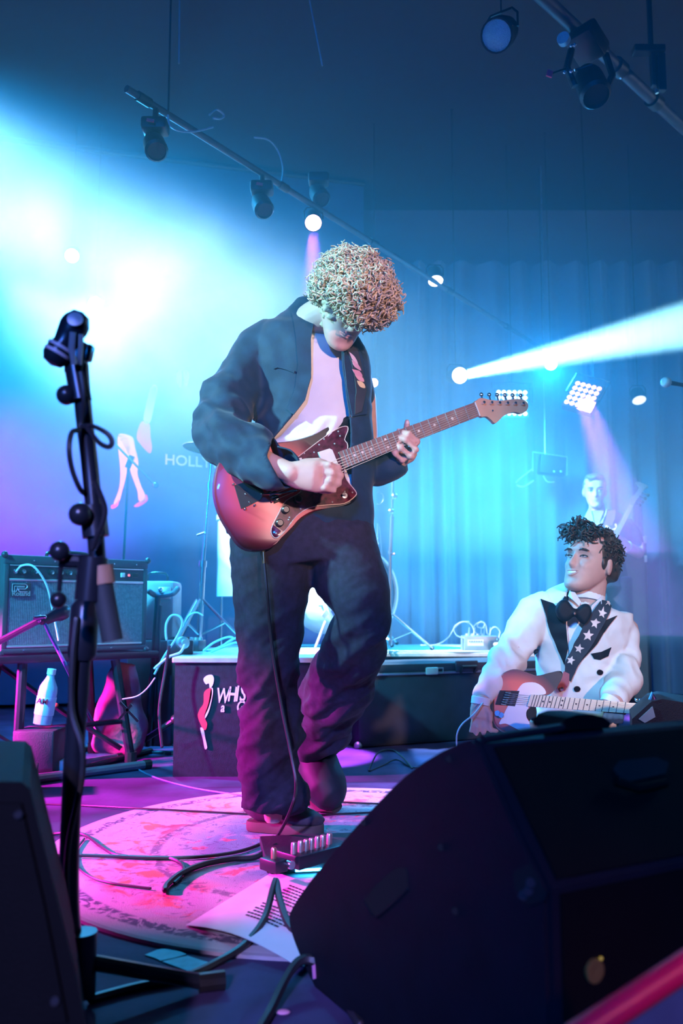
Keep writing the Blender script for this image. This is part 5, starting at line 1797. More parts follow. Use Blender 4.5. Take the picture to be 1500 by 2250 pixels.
def curls(M, shape, count, seed, keep, r_tube, coil, length, turns, lift=(0.0, 0.012), droop=0.5, sides=5, outw=0.35):
    """curly locks: little corkscrews rooted on the scalp"""
    rg_ = random.Random(seed)
    mb = MB()
    made = 0
    tries = 0
    while made < count and tries < count * 20:
        tries += 1
        z = rg_.uniform(-1, 1)
        a = rg_.uniform(0, 2 * PI)
        s = math.sqrt(1 - z * z)
        d = Vector((s * math.cos(a), s * math.sin(a), z))
        if not keep(d):
            continue
        made += 1
        p = Vector((d.x * shape[0], d.y * shape[1] + shape[3], d.z * shape[2] + shape[4]))
        out = Vector((d.x / shape[0], d.y / shape[1], d.z / shape[2])).normalized()
        tang = Vector((rg_.uniform(-1, 1), rg_.uniform(-1, 1), rg_.uniform(-1, 1)))
        tang = (tang - out * tang.dot(out)).normalized()
        down = (M.to_3x3().inverted() @ Vector((0, 0, -1)))
        down = down - out * down.dot(out)
        axis = (tang * (1 - droop) + (down.normalized() if down.length > 0.1 else tang) * droop + out * outw).normalized()
        u, w = frame_of(axis)
        ph = rg_.uniform(0, 6.28)
        L = length * rg_.uniform(0.6, 1.2)
        cr = coil * rg_.uniform(0.6, 1.3)
        tn = turns * rg_.uniform(0.7, 1.3)
        lf = rg_.uniform(*lift)
        N = max(6, int(tn * 7))
        pts = []
        for i in range(N + 1):
            t = i / N
            pts.append(M @ (p + out * lf + axis * L * t + (u * math.cos(ph + tn * 6.283 * t) + w * math.sin(ph + tn * 6.283 * t)) * cr * (0.35 + 0.65 * t)))
        rad = [r_tube * (1.0 - 0.55 * (i / N)) for i in range(N + 1)]
        mb.tube(pts, rad, sides)
    return mb


def star(c, r, rot=0.0, inner=0.42):
    out = []
    for k in range(10):
        a = rot - PI / 2 + k * PI / 5
        q = r if k % 2 == 0 else r * inner
        out.append((c[0] + q * math.cos(a), c[1] + q * math.sin(a)))
    return out


def ell(c, rx, ry, n=14, rot=0.0):
    return [(c[0] + rx * math.cos(2 * PI * k / n) * math.cos(rot) - ry * math.sin(2 * PI * k / n) * math.sin(rot),
             c[1] + rx * math.cos(2 * PI * k / n) * math.sin(rot) + ry * math.sin(2 * PI * k / n) * math.cos(rot)) for k in range(n)]


def burst_mat(name, pl, c, ra, rw, stops, rough=0.35):
    m = bpy.data.materials.new(name)
    m.use_nodes = True
    nt_ = m.node_tree
    b = nt_.nodes['Principled BSDF']
    b.inputs['Roughness'].default_value = rough
    b.inputs['Coat Weight'].default_value = 0.15
    tc_ = nt_.nodes.new('ShaderNodeTexCoord')
    sub = nt_.nodes.new('ShaderNodeVectorMath')
    sub.operation = 'SUBTRACT'
    nt_.links.new(tc_.outputs['Object'], sub.inputs[0])
    sub.inputs[1].default_value = c
    com = nt_.nodes.new('ShaderNodeCombineXYZ')
    for i, (ax, rr__) in enumerate(((pl.a, ra), (pl.w, rw))):
        d = nt_.nodes.new('ShaderNodeVectorMath')
        d.operation = 'DOT_PRODUCT'
        nt_.links.new(sub.outputs[0], d.inputs[0])
        d.inputs[1].default_value = ax / rr__
        nt_.links.new(d.outputs['Value'], com.inputs[i])
    ln_ = nt_.nodes.new('ShaderNodeVectorMath')
    ln_.operation = 'LENGTH'
    nt_.links.new(com.outputs[0], ln_.inputs[0])
    cr = nt_.nodes.new('ShaderNodeValToRGB')
    r = cr.color_ramp
    r.elements[0].position, r.elements[0].color = stops[0][0], tuple(stops[0][1]) + (1,)
    r.elements[1].position, r.elements[1].color = stops[-1][0], tuple(stops[-1][1]) + (1,)
    for p_, c_ in stops[1:-1]:
        e_ = r.elements.new(p_)
        e_.color = tuple(c_) + (1,)
    nt_.links.new(ln_.outputs['Value'], cr.inputs['Fac'])
    nt_.links.new(cr.outputs['Color'], b.inputs['Base Color'])
    return m


def slab(pl, outline, off, thick, bev=0.004, n=4):
    """solid body with the given outline on the plane, rounded edges"""
    q = [(p.x, p.y) for p in spline([(a, b, 0) for a, b in outline], n, True)] if n else outline
    base = pl.poly(q, off)
    c = sum(base, Vector((0, 0, 0))) / len(base)
    rings = []
    for o_, s in ((-thick, 1 - bev * 6), (-thick + bev, 1.0), (-bev, 1.0), (0, 1 - bev * 6)):
        rings.append([c + (p - c) * s + pl.n * o_ for p in base])
    return MB().loft(rings)


def strings(pl, a_pts, b_pts, off_a, off_b, r, m, parent):
    for (a, b) in zip(a_pts, b_pts):
        MB().cyl(pl.at(a[0], a[1], off_a), pl.at(b[0], b[1], off_b), r, n=5).build('string', m, parent)


def lerp2(a, b, t):
    return (a[0] + (b[0] - a[0]) * t, a[1] + (b[1] - a[1]) * t)


rot_ = Matrix.Rotation(R(38), 3, 'Y')


def creases(me, amp, freq, seed, fn, st):
    me.update()
    nr = [v.normal.copy() for v in me.vertices]
    for v, nn in zip(me.vertices, nr):
        q = rot_ @ v.co
        d_ = noise.noise(Vector((q.x * freq * st[0] + seed, q.y * freq * st[1], q.z * freq * st[2])))
        v.co += nn * amp * (0.35 - abs(d_)) * fn(v.co)
    me.update()




def leaf(c, l, w, rot):
    """pointed feather outline"""
    out = []
    for t, k in ((-1, 0), (-.5, .7), (0, 1), (.45, .85), (.8, .45), (1, 0), (.8, -.45), (.45, -.85), (0, -1), (-.5, -.7)):
        x, y = k * w, t * l
        out.append((c[0] + x * math.cos(rot) - y * math.sin(rot), c[1] + x * math.sin(rot) + y * math.cos(rot)))
    return out


# ------------------------------------------------------------------ the standing guitarist
GY = 2.5
g0 = G(600, 1828)
per = thing('person', 'person with curly fair hair in a dark open jacket playing a red sunburst guitar', 'person', (P(660, 1500, GY).x, GY, 0))
# head
GH = P(764, 662, 2.36)
HM = head_frame(GH, (0.25, -0.62, -0.74), (0.45, -0.60, 0.66))
sk = MB()
head_shape(sk, HM)
sk.limb([(P(650, 790, 2.52), .10, .08), (P(668, 735, 2.50), .075, .07), (P(690, 705, 2.46), .058, .058), (P(712, 690, 2.43), .055, .055), (P(740, 675, 2.40), .056, .056)], 20)
# trunk, arms and legs inside the clothes
sk.limb([(P(660, 1150, GY), .13, .09), (P(665, 1000, GY), .12, .08), (P(660, 850, GY + .02), .13, .085), (P(655, 770, GY + .02), .12, .07)], 20)
armR = [(585, 745, 2.53), (545, 815, 2.50), (505, 880, 2.45), (480, 932, 2.40), (530, 985, 2.33), (590, 1022, 2.27), (640, 1040, 2.225)]
sk.tube([P(*q) for q in armR], [.05, .048, .045, .042, .040, .034, .027], 14, True)
armL = [(775, 800, 2.60), (795, 880, 2.62), (800, 960, 2.60), (805, 1030, 2.55), (845, 1026, 2.52), (880, 1008, 2.505)]
sk.tube([P(*q) for q in armL], [.05, .045, .042, .040, .033, .027], 14, True)
sk.tube([P(610, 1180, GY), P(598, 1290, GY), P(592, 1440, GY), P(595, 1600, GY), P(600, 1770, GY + .03), P(600, 1800, GY + .05)], [.075, .06, .042, .036, .028, .026], 14)
sk.tube([P(730, 1180, GY), P(780, 1300, 2.46), P(795, 1350, 2.44), P(755, 1480, 2.65), P(700, 1640, 2.88)], [.075, .05, .045, .036, .03], 14)
# picking hand: back of the hand to the camera, fingers closed on the strings
hY = 2.225
sk.limb([(P(628, 1040, hY + .015), .030, .022, (0, 0, 1)), (P(655, 1043, hY), .038, .021, (0, 0, 1)), (P(690, 1046, hY - .008), .043, .020, (0, 0, 1)), (P(704, 1047, hY - .006), .042, .015, (0, 0, 1))], 18)
fr = []
for i, (ky_, my, ty) in enumerate(((1017, 1021, 1031), (1036, 1039, 1046), (1055, 1056, 1059), (1073, 1071, 1070))):
    L = (742, 748, 743, 732)[i]
    q = [P(694, ky_ + 3, hY + .002), P(L - 18, my + 1, hY - .014), P(L, my + 6, hY + .002), P(L - 10, ty + 8, hY + .026), P(L - 28, ty + 9, hY + .034)]
    finger(sk, q, 0.0104 if i < 3 else 0.0094)
    fr.append(q)
finger(sk, [P(668, 1016, hY + .004), P(700, 1014, hY + .008), P(728, 1024, hY + .012), P(744, 1038, hY + .014)], 0.0105)
# fretting hand: fingers wrap over the board, thumb behind the neck
fY = 2.452
sk.limb([(P(880, 1008, 2.515), .028, .022, (1, 0, 0)), (P(886, 1000, 2.51), .036, .022, (1, 0, 0)), (P(893, 985, 2.515), .038, .02, (1, 0, 0))], 16)
LF = [[(902, 992, 2.50), (917, 970, fY + .01), (898, 953, fY - .004), (876, 947, fY + .012)],
      [(895, 1000, 2.495), (914, 988, fY), (890, 966, fY - .008), (866, 957, fY + .008)],
      [(884, 1004, 2.49), (903, 1003, fY), (880, 984, fY - .008), (862, 970, fY + .004)],
      [(872, 1006, 2.49), (884, 1012, fY + .01), (868, 998, fY), (858, 984, fY + .002)]]
for i, q in enumerate(LF):
    finger(sk, [P(*a) for a in q], 0.0098 if i < 3 else 0.0088)
finger(sk, [P(888, 990, 2.53), P(890, 962, 2.555), P(893, 944, 2.555), P(894, 928, 2.55)], 0.0112)
body = obj('body', fuse(sk, 0.0048, 2, 0.5), m_skin, per)
for q in LF[:3]:
    nail(body, P(*q[3]), P(*q[2]), (0, -1, 0.2), 0.008)
nail(body, P(894, 928, 2.55), P(893, 944, 2.555), (0.2, -1, 0), 0.009)
face_bits(body, HM, True, False, mat('fair_brow', (0.45, 0.30, 0.16), 0.8), 0.3)
# hair
m_hair = mat('fair_curly_hair', (0.62, 0.46, 0.30), 0.5, var=0.35, scale=45, sheen=0.2)


def keep_g(d):
    return not (d.y > 0.35 and d.z < 0.42) and not (d.z < -0.55) and not (d.z < -0.1 and d.y > 0.05)


cap = MB()
cap.ball(HM @ Vector((0, -0.004, 0.030)), (0.094, 0.116, 0.100), 28, 18, HM.to_3x3())
cap.ball(HM @ Vector((0, -0.045, -0.02)), (0.084, 0.070, 0.085), 24, 14, HM.to_3x3())
cap.ball(HM @ Vector((0.01, 0.075, 0.062)), (0.078, 0.050, 0.050), 20, 12, HM.to_3x3())
cm = fuse(cap, 0.005, 3)
wrinkle(cm, 0.022, 34, seed=3)
wrinkle(cm, 0.010, 80, seed=5)
hair = obj('hair', cm, m_hair, per)
lk = curls(HM, (0.094, 0.114, 0.102, -0.002, 0.026), 2300, 11, keep_g, 0.0034, 0.0095, 0.034, 1.6, (-0.008, 0.008), 0.5, sides=4)
lk2 = curls(HM, (0.082, 0.060, 0.058, 0.074, 0.060), 620, 12, lambda d: d.y > -0.2, 0.0034, 0.0095, 0.036, 1.6, (-0.004, 0.010), 0.6, sides=4)
lk.add(lk2.v, lk2.f)
lo = lk.build('curly_locks', m_hair, hair, angle=180)
lo['kind'] = 'stuff'
# T-shirt
m_tee = mat('white_cotton', (0.80, 0.76, 0.72), 0.9, var=0.04, bump=0.1, bscale=400)
ts = MB()
tors = [LX(1130, 540, 790, GY, .62), LX(1050, 560, 800, GY, .62), LX(960, 575, 800, GY, .66), LX(880, 580, 798, GY, .70), LX(800, 565, 792, GY, .66), LX(750, 575, 780, GY, .6), LX(718, 620, 752, GY - .01, .62), LX(700, 655, 738, GY - .03, .8)]
ts.limb(tors, 28)
tm_ = fuse(ts, 0.009, 5)
wrinkle(tm_, 0.022, 9, (0.7, 1, 2.6), 2.0, lambda p: 1.0 if p.z < 1.15 else 0.35, 1.0)
creases(tm_, 0.022, 10, 3.0, lambda p: 1.0 if p.z < 1.2 else 0.25, (0.8, 0.8, 2.2))
tee = obj('t_shirt', tm_, m_tee, per)
nk = MB().tube([P(a, b, 2.5) for a, b in ((0, 0),)] * 2, 0.001) if False else None
# jacket
m_jack = mat('dark_blue_jacket', (0.003, 0.027, 0.060), 0.75, var=0.2, scale=30, bump=0.12, bscale=500, sheen=0.15)
jk = MB()
jk.limb([LX(1185, 492, 826, GY, .62, .03), LX(1120, 505, 824, GY, .60), LX(1050, 535, 822, GY, .62), LX(960, 560, 822, GY, .68), LX(880, 565, 820, GY, .72), LX(800, 552, 812, GY, .70), LX(755, 556, 800, GY, .64), LX(725, 575, 785, GY, .62),
         LX(700, 605, 752, GY, .66), LX(675, 632, 722, GY - .01, .8), LX(652, 650, 700, GY - .01, .9)], 32)
jk.limb([NP(610, 752, 2.54, 56), NP(572, 778, 2.53, 62), NP(540, 828, 2.50, 63), NP(503, 880, 2.45, 65), NP(482, 928, 2.40, 60), NP(500, 965, 2.36, 60), NP(545, 1000, 2.32, 61), NP(595, 1030, 2.275, 55), NP(628, 1040, 2.24, 46), NP(646, 1044, 2.225, 40)], 22, (0.3, 0, 1))
jk.limb([NP(752, 790, 2.56, 45), NP(775, 830, 2.6, 45), NP(785, 900, 2.62, 42), NP(782, 970, 2.61, 42), NP(792, 1020, 2.57, 42), NP(830, 1028, 2.54, 40), NP(866, 1018, 2.52, 34), NP(884, 1012, 2.51, 27)], 20, (0, 0.5, 1))
jm = fuse(jk, 0.008, 5)


def jfold(p):
    e = (p - P(482, 928, 2.40)).length
    return 0.35 + 1.3 * math.exp(-(e / 0.14) ** 2) + 0.7 * math.exp(-((p - P(600, 1035, 2.27)).length / 0.1) ** 2)


wrinkle(jm, 0.016, 13, (1.0, 1, 1.5), 6.0, jfold)
wrinkle(jm, 0.012, 5, (1, 1, 1), 1.0)
creases(jm, 0.020, 9, 4.0, jfold, (1.5, 0.8, 0.8))
creases(jm, 0.008, 20, 7.0, jfold, (1.5, 0.8, 0.8))
jcut = jm.copy()
cut_faces(jm, [(682, 700), (676, 740), (681, 830), (668, 880), (640, 915), (600, 962), (585, 1000), (640, 1100), (775, 1100), (772, 1000), (769, 920), (758, 850), (753, 800), (750, 752), (765, 735), (740, 700)])
jac = obj('jacket', jm, m_jack, per)
sd = jac.modifiers.new('thickness', 'SOLIDIFY')
sd.thickness = 0.004
sd.offset = -1
jb = bvh_of(jcut)
obj('lapel', drape([(664, 668), (690, 706), (683, 745), (684, 830), (670, 880), (646, 912), (632, 900), (648, 860), (656, 800), (650, 740), (642, 690)], jb, 0.002, 0.005, 8), m_jack, jac)
obj('lapel', drape([(752, 752), (775, 745), (792, 780), (800, 850), (803, 910), (772, 916), (760, 850), (754, 800)], jb, 0.002, 0.005, 8), m_jack, jac)
obj('pocket_flap', drape([(602, 806), (612, 803), (632, 808), (648, 815), (647, 820), (630, 813), (610, 808), (602, 811)], jb, 0.001, 0.003, 5), m_jack, jac)
# trousers
tr = MB()
tr.limb([LX(1120, 520, 800, GY, .62), LX(1190, 503, 824, GY, .60), LX(1240, 508, 832, GY, .58)], 30)
tr.limb([LX(1180, 503, 690, GY, 1.0), LX(1230, 507, 690, GY, 1.05), LX(1290, 513, 682, GY, 1.0), LX(1370, 520, 662, GY, 1.05), LX(1440, 531, 657, GY, 1.05), LX(1550, 528, 653, GY, 1.05), LX(1650, 534, 648, GY, 1.1), LX(1715, 540, 655, GY, 1.1), LX(1752, 546, 662, GY, 1.12), LX(1768, 554, 656, GY, 1.1)], 26)
tr.limb([LX(1170, 660, 822, GY, 1.0), LX(1210, 672, 830, GY, 1.0), LX(1270, 688, 846, 2.47, 1.0), LX(1320, 728, 861, 2.44, 1.0), LX(1360, 738, 860, 2.45, 1.0), LX(1410, 720, 846, 2.53, 1.0), LX(1470, 692, 824, 2.64, 1.0), LX(1540, 668, 796, 2.76, 1.0), LX(1600, 650, 766, 2.85, 1.0), LX(1640, 652, 730, 2.90, 1.0)], 26)
tm2 = fuse(tr, 0.008, 4)


def tfold(p):
    x, y = proj(p)
    return 0.25 + 1.0 * max(0, min(1, (y - 1330) / 250.0))


wrinkle(tm2, 0.022, 7.0, (1.0, 1.0, 1.2), 3.0, tfold)
creases(tm2, 0.030, 9.0, 5.0, tfold, (0.6, 0.8, 1.7))
creases(tm2, 0.012, 20.0, 9.0, tfold, (0.5, 0.8, 1.6))
trs = obj('trousers', tm2, m_denim, per)
# shoes
m_shoe = mat('brown_suede', (0.06, 0.045, 0.06), 0.8, var=0.2, scale=50)
m_sole = mat('brown_sole', (0.11, 0.07, 0.06), 0.75)
hl, toe = G(566, 1822, RZ), G(698, 1832, RZ)
d = (toe - hl)
d.z = 0
Lf = d.length
d.normalize()
sdv = Vector((-d.y, d.x, 0))
up_ = []
for t_, w_, h_ in ((-0.03, .012, .05), (0.0, .028, .075), (0.08, .036, .092), (0.25, .040, .098), (0.45, .042, .088), (0.62, .046, .066), (0.8, .046, .052), (0.93, .036, .042), (1.0, .020, .034), (1.03, .008, .028)):
    c_ = hl + d * Lf * 1.16 * t_ - d * 0.02
    up_.append((Vector((c_.x, c_.y, RZ + 0.016 + h_ * 0.5)), w_, h_ * 0.5))
sh = obj('shoe', fuse(MB().limb(up_, 22, sdv), 0.006, 3), m_shoe, per)
ol = [(-0.05, 0.0), (-0.04, .020), (0.0, .033), (0.08, .039), (0.25, .041), (0.45, .043), (0.62, .048), (0.8, .048), (0.93, .039), (1.01, .022), (1.04, 0.0)]
ol = ol + [(a, -b) for a, b in reversed(ol[1:-1])]
rg_ = []
for z_, k_ in ((0.001, 0.96), (0.006, 1.0), (0.022, 1.0), (0.028, 0.95)):
    rg_.append([hl + d * (Lf * 1.16 * (0.5 + (a - 0.5) * (1 - (1 - k_) * 0.3)) - 0.02) + sdv * b * k_ + Vector((0, 0, z_ + RZ - hl.z)) for a, b in ol])
MB().loft(rg_).build('sole', m_sole, sh)
for k in range(4):
    c_ = hl + d * Lf * (0.52 + 0.1 * k) + Vector((0, 0, 0.110 - 0.012 * k))
    MB().tube([c_ - sdv * 0.022, c_ + Vector((0, 0, 0.004)), c_ + sdv * 0.022], 0.003, 6, True).build('lace', m_knob, sh)
bt = MB()
bt.limb([NP(690, 1630, 2.90, 38), NP(694, 1660, 2.90, 42), NP(704, 1700, 2.87, 47), NP(718, 1732, 2.84, 46), NP(732, 1755, 2.82, 36), NP(742, 1768, 2.81, 18)], 20)
bt.limb([NP(672, 1668, 2.93, 26), NP(690, 1705, 2.90, 40), NP(706, 1735, 2.87, 38)], 18)
bo_ = fuse(bt, 0.007, 3)
boot = obj('boot', bo_, mat('dark_boot', (0.012, 0.016, 0.024), 0.6), per)
sl = []
for x_, y_, Y_, r_ in ((668, 1672, 2.955, 18), (680, 1712, 2.935, 34), (700, 1748, 2.90, 38), (722, 1768, 2.865, 34), (740, 1776, 2.84, 16)):
    c_ = P(x_, y_, Y_)
    sl.append((c_, r_ * Y_ / F_PX, 0.014))
MB().limb(sl, 16).build('sole', m_sole, boot)

# ------------------------------------------------------------------ his guitar
gA, gB = P(490, 1085, 2.30), P(1160, 885, 2.60)
ga = (gB - gA).normalized()
gn = -(ray(760, 1010).normalized())
gn = (gn - ga * gn.dot(ga)).normalized()
gn = (Matrix.Rotation(R(-8), 3, ga) @ gn).normalized()
gp = Plane(gA, ga, gn)
gt_ = thing('electric_guitar', 'red sunburst offset electric guitar with tortoiseshell guard held by the curly-haired person', 'guitar', gp.at(620, 1080))
gout = [(771, 930), (769, 955), (771, 980), (757, 1032), (759, 1046), (768, 1066), (783, 1086), (781, 1100), (758, 1112), (722, 1118), (688, 1124), (660, 1140), (640, 1162), (618, 1184), (604, 1199), (580, 1208), (550, 1208), (526, 1195), (504, 1164),
        (487, 1135), (476, 1105), (471, 1075), (474, 1040), (484, 1012), (510, 992), (550, 982), (593, 973), (640, 968), (688, 954), (722, 935), (752, 918), (766, 914)]
gc = gp.at(590, 1075) - gt_.location
m_burst = burst_mat('red_sunburst', gp, gc, 0.205, 0.185, [(0.0, (0.75, 0.07, 0.05)), (0.55, (0.62, 0.03, 0.05)), (0.78, (0.16, 0.01, 0.03)), (0.92, (0.008, 0.008, 0.012))])
slab(gp, gout, 0, 0.042, 0.005).build('guitar_body', m_burst, gt_, True, 50)
gout2 = [(762, 937), (764, 946), (757, 966), (764, 980), (757, 1032), (762, 1055), (780, 1078), (781, 1089), (757, 1106), (722, 1109), (682, 1115), (653, 1132), (630, 1161), (610, 1181), (599, 1178), (596, 1161), (612, 1128), (628, 1100), (660, 1080), (655, 1050), (632, 1024), (648, 1009), (682, 983), (717, 957), (745, 940)]
m_tort = mat('tortoiseshell', (0.10, 0.018, 0.035), 0.18, var=0.75, scale=55, coat=0.4)
pgd = slab(gp, gout2, 0.0032, 0.003, 0.0008, 3).build('pickguard', m_tort, gt_, True, 60)
q = spline([(a, b, 0) for a, b in gout2], 3, True)
MB().tube([gp.at(p.x, p.y, 0.0030) for p in q] + [gp.at(q[0].x, q[0].y, 0.003)], 0.0013, 6).build('pickguard_binding', mat('cream_binding', (0.75, 0.55, 0.45), 0.4), pgd)
for x_, y_ in ((743, 948), (747, 958), (712, 965), (735, 975), (690, 994), (668, 996), (701, 977), (757, 1080), (730, 1103), (660, 1118), (636, 1137), (607, 1172), (634, 1142), (760, 1040), (774, 1082), (650, 1012)):
    MB().ball(gp.at(x_, y_, 0.0036), 0.0026, 8, 6).build('screw', m_silver, pgd)
slab(gp, [(699, 993), (724, 985), (730, 988), (752, 1042), (748, 1046), (728, 1052), (722, 1050)], 0.011, 0.009, 0.0015, 0).build('pickup', m_cream, gt_, True)
slab(gp, [(640, 1013), (662, 1005), (690, 1062), (668, 1072)], 0.011, 0.009, 0.0015, 0).build('pickup', m_cream, gt_, True)
for x_, y_, r_ in ((653, 1098, .012), (626, 1121, .011), (613, 1150, .011)):
    MB().lathe([(r_, 0), (r_ * .95, .012), (r_ * .7, .015), (.0004, .015)], gp.at(x_, y_, .003), gp.n, 16).build('knob', m_knob, gt_)
MB().cyl(gp.at(757, 1089, .003), gp.at(755, 1085, .02), 0.0035, n=10).build('selector_switch', m_silver, gt_)
MB().lathe([(0.008, 0), (.008, .002), (.0004, .003)], gp.at(757, 1089, .003), gp.n, 14).build('switch_nut', m_silver, gt_)
# bridge and vibrato plate
m_chr2 = mat('worn_chrome', (0.035, 0.045, 0.05), 0.7, 0.0, var=0.1, spec=0.3)
slab(gp, [(515, 1066), (560, 1052), (580, 1082), (572, 1098), (545, 1112), (530, 1118)], 0.004, 0.004, 0.001, 0).build('vibrato_plate', m_chr2, gt_, False)
br = slab(gp, [(585, 1062), (597, 1058), (616, 1100), (604, 1105)], 0.010, 0.009, 0.001, 0).build('bridge', m_chr2, gt_, False)
for k in range(6):
    a, b = lerp2((590, 1064), (608, 1100), (k + .5) / 6), lerp2((580, 1070), (598, 1104), (k + .5) / 6)
    MB().cyl(gp.at(*a, .012), gp.at(*b, .012), 0.0032, n=8).build('saddle', m_chrome, br)
for x_, y_ in ((513, 1064), (540, 1086), (548, 1104), (560, 1110), (539, 1118), (576, 1086)):
    MB().ball(gp.at(x_, y_, 0.006), 0.0034, 8, 6).build('chrome_screw', m_chrome, gt_)
MB().tube([gp.at(575, 1086, .012), gp.at(615, 1084, .028), gp.at(650, 1078, .03)], 0.0028, 8, True).build('vibrato_arm', m_chrome, gt_)
# neck
nkt, nkb = [(744, 993), (1043, 884)], [(757, 1029), (1054, 914)]
m_rose = mat('rosewood_board', (0.20, 0.11, 0.10), 0.5, var=0.25, scale=30)
m_maple = mat('maple', (0.62, 0.34, 0.22), 0.35, var=0.08)
rings = []
for t_ in (0, 1):
    a, b = lerp2(nkt[0], nkt[1], t_), lerp2(nkb[0], nkb[1], t_)
    p0, p1 = gp.at(a[0], a[1], .011), gp.at(b[0], b[1], .011)
    mid = (p0 + p1) / 2
    rings.append([p0, p1] + [mid + (p1 - mid) * math.cos(s) - gp.n * (0.006 + 0.014 * math.sin(s)) for s in (0.15, .6, 1.1, PI / 2, PI - 1.1, PI - .6, PI - .15)])
MB().loft(rings).build('neck', m_maple, gt_)
fb_ = MB().prism(gp.poly([nkt[0], nkt[1], nkb[1], nkb[0]], .011), 0.004, gp.n).build('fingerboard', m_rose, gt_, False)
Lsc = 1.30
for k in range(1, 22):
    t_ = 1 - (1 - 2 ** (-k / 12)) * 1.38
    a, b = lerp2(nkt[0], nkt[1], t_), lerp2(nkb[0], nkb[1], t_)
    if t_ < 0.005:
        break
    MB().cyl(gp.at(a[0], a[1], .0155), gp.at(b[0], b[1], .0155), 0.0013, n=6).build('fret', m_silver, fb_)
fp = [1.0] + [1 - (1 - 2 ** (-k / 12)) * 1.38 for k in range(1, 22)]
for k in (3, 5, 7, 9, 12, 15, 17, 19):
    t_ = (fp[k] + fp[k - 1]) / 2
    if t_ < 0:
        continue
    c_ = lerp2(lerp2(nkt[0], nkt[1], t_), lerp2(nkb[0], nkb[1], t_), .5)
    if k == 12:
        for s in (.25, .75):
            c2 = lerp2(lerp2(nkt[0], nkt[1], t_), lerp2(nkb[0], nkb[1], t_), s)
            MB().lathe([(.0035, 0), (.0034, .0006), (.0002, .0007)], gp.at(c2[0], c2[1], .015), gp.n, 12).build('inlay_dot', m_cream, fb_)
    else:
        MB().lathe([(.004, 0), (.0039, .0006), (.0002, .0007)], gp.at(c_[0], c_[1], .015), gp.n, 12).build('inlay_dot', m_cream, fb_)
MB().cyl(gp.at(1043, 884, .016), gp.at(1054, 914, .016), 0.0025, n=8).build('nut', m_cream, gt_)
hd_ = slab(gp, [(1043, 884), (1046, 880), (1056, 874), (1075, 878), (1100, 880), (1125, 877), (1146, 877), (1157, 883), (1161, 892), (1157, 902), (1145, 908), (1132, 905), (1120, 907), (1106, 914), (1094, 926), (1086, 930), (1078, 922), (1068, 915), (1054, 914)], 0.008, 0.014, 0.002, 3).build('headstock', m_maple, gt_, True, 50)
for k in range(6):
    x_, y_ = lerp2((1060, 880), (1146, 882), k / 5)
    MB().lathe([(.0045, 0), (.0045, .012), (.003, .014), (.0003, .014)], gp.at(x_, y_ + 6, .008), gp.n, 10).build('tuner_post', m_chrome, hd_)
    pg = MB().cyl(gp.at(x_, y_ + 2, -0.004), gp.at(x_ - 3, y_ - 12, -0.004), 0.003, n=8).build('tuner_shaft', m_chrome, hd_)
    MB().ball(gp.at(x_ - 3, y_ - 13, -0.004), (0.0065, 0.0045, 0.0065), 10, 8).build('tuner_button', m_chrome, hd_)
MB().ball(gp.at(1082, 902, .010), 0.003, 8, 6).build('string_tree', m_chrome, hd_)
sa = [lerp2((582, 1068), (600, 1104), (k + .5) / 6) for k in range(6)]
sb = [lerp2((1045, 887), (1053, 911), (k + .5) / 6) for k in range(6)]
strings(gp, sa, sb, .014, .0185, .0007, m_silver, gt_)
# strap, draped over the jacket and pinned to the horn, feather print
m_strap = mat('black_strap', (0.03, 0.03, 0.04), 0.7)
stp = obj('strap', drape([(740, 752), (762, 742), (778, 760), (790, 810), (799, 858), (790, 905), (776, 912), (778, 858), (768, 800), (757, 770)], jb, 0.008, 0.004, 7), m_strap, gt_)
for i, (c_, rx, ry, rot) in enumerate((((771, 790), 4, 13, -.25), ((777, 806), 5, 12, -.35), ((779, 822), 6, 11, -.5), ((784, 834), 6, 10, -.5), ((787, 848), 6, 9, -.5))):
    obj('feather_print', drape(leaf(c_, ry * 1.25, rx * 0.9, rot - 0.35), jb, 0.0125, 0.001, 4), mat('feather_%d' % i, ((0.75, 0.5, 0.5), (0.7, 0.35, 0.4), (0.75, 0.3, 0.35), (0.8, 0.35, 0.35), (0.85, 0.6, 0.3))[i], 0.6), stp)
MB().cyl(gp.at(768, 920, 0.0), gp.at(772, 914, 0.02), 0.006, n=10).build('strap_button', m_chrome, gt_)
for a in ((770, 952), (777, 930), (786, 920), (793, 914)):
    MB().ball(gp.at(a[0], a[1], -0.01), 0.003, 8, 6).build('strap_stud', m_chrome, gt_)
# plug and lead
pj = gp.at(578, 1206, -0.02)
MB().tube([pj, P(580, 1238, pj.y)], 0.0048, 10).build('jack_plug', mat('gold_plug', (0.85, 0.6, 0.25), 0.25, 1.0), gt_)
lead('black guitar cable dropping from the red guitar past the trouser leg onto the rug',
     [P(580, 1238, pj.y), P(586, 1300, 2.34), P(592, 1370, 2.36), P(603, 1460, 2.37), P(620, 1560, 2.37), P(640, 1660, 2.36), P(650, 1720, 2.34)] + [P(642, 1770, 2.30), G(608, 1838, .03)] + [rugG(a, b) + Vector((0, 0, .005)) for a, b in ((575, 1858), (530, 1874), (470, 1884), (400, 1889), (330, 1889), (250, 1886), (150, 1884), (60, 1890))], 0.0045, m_cable)


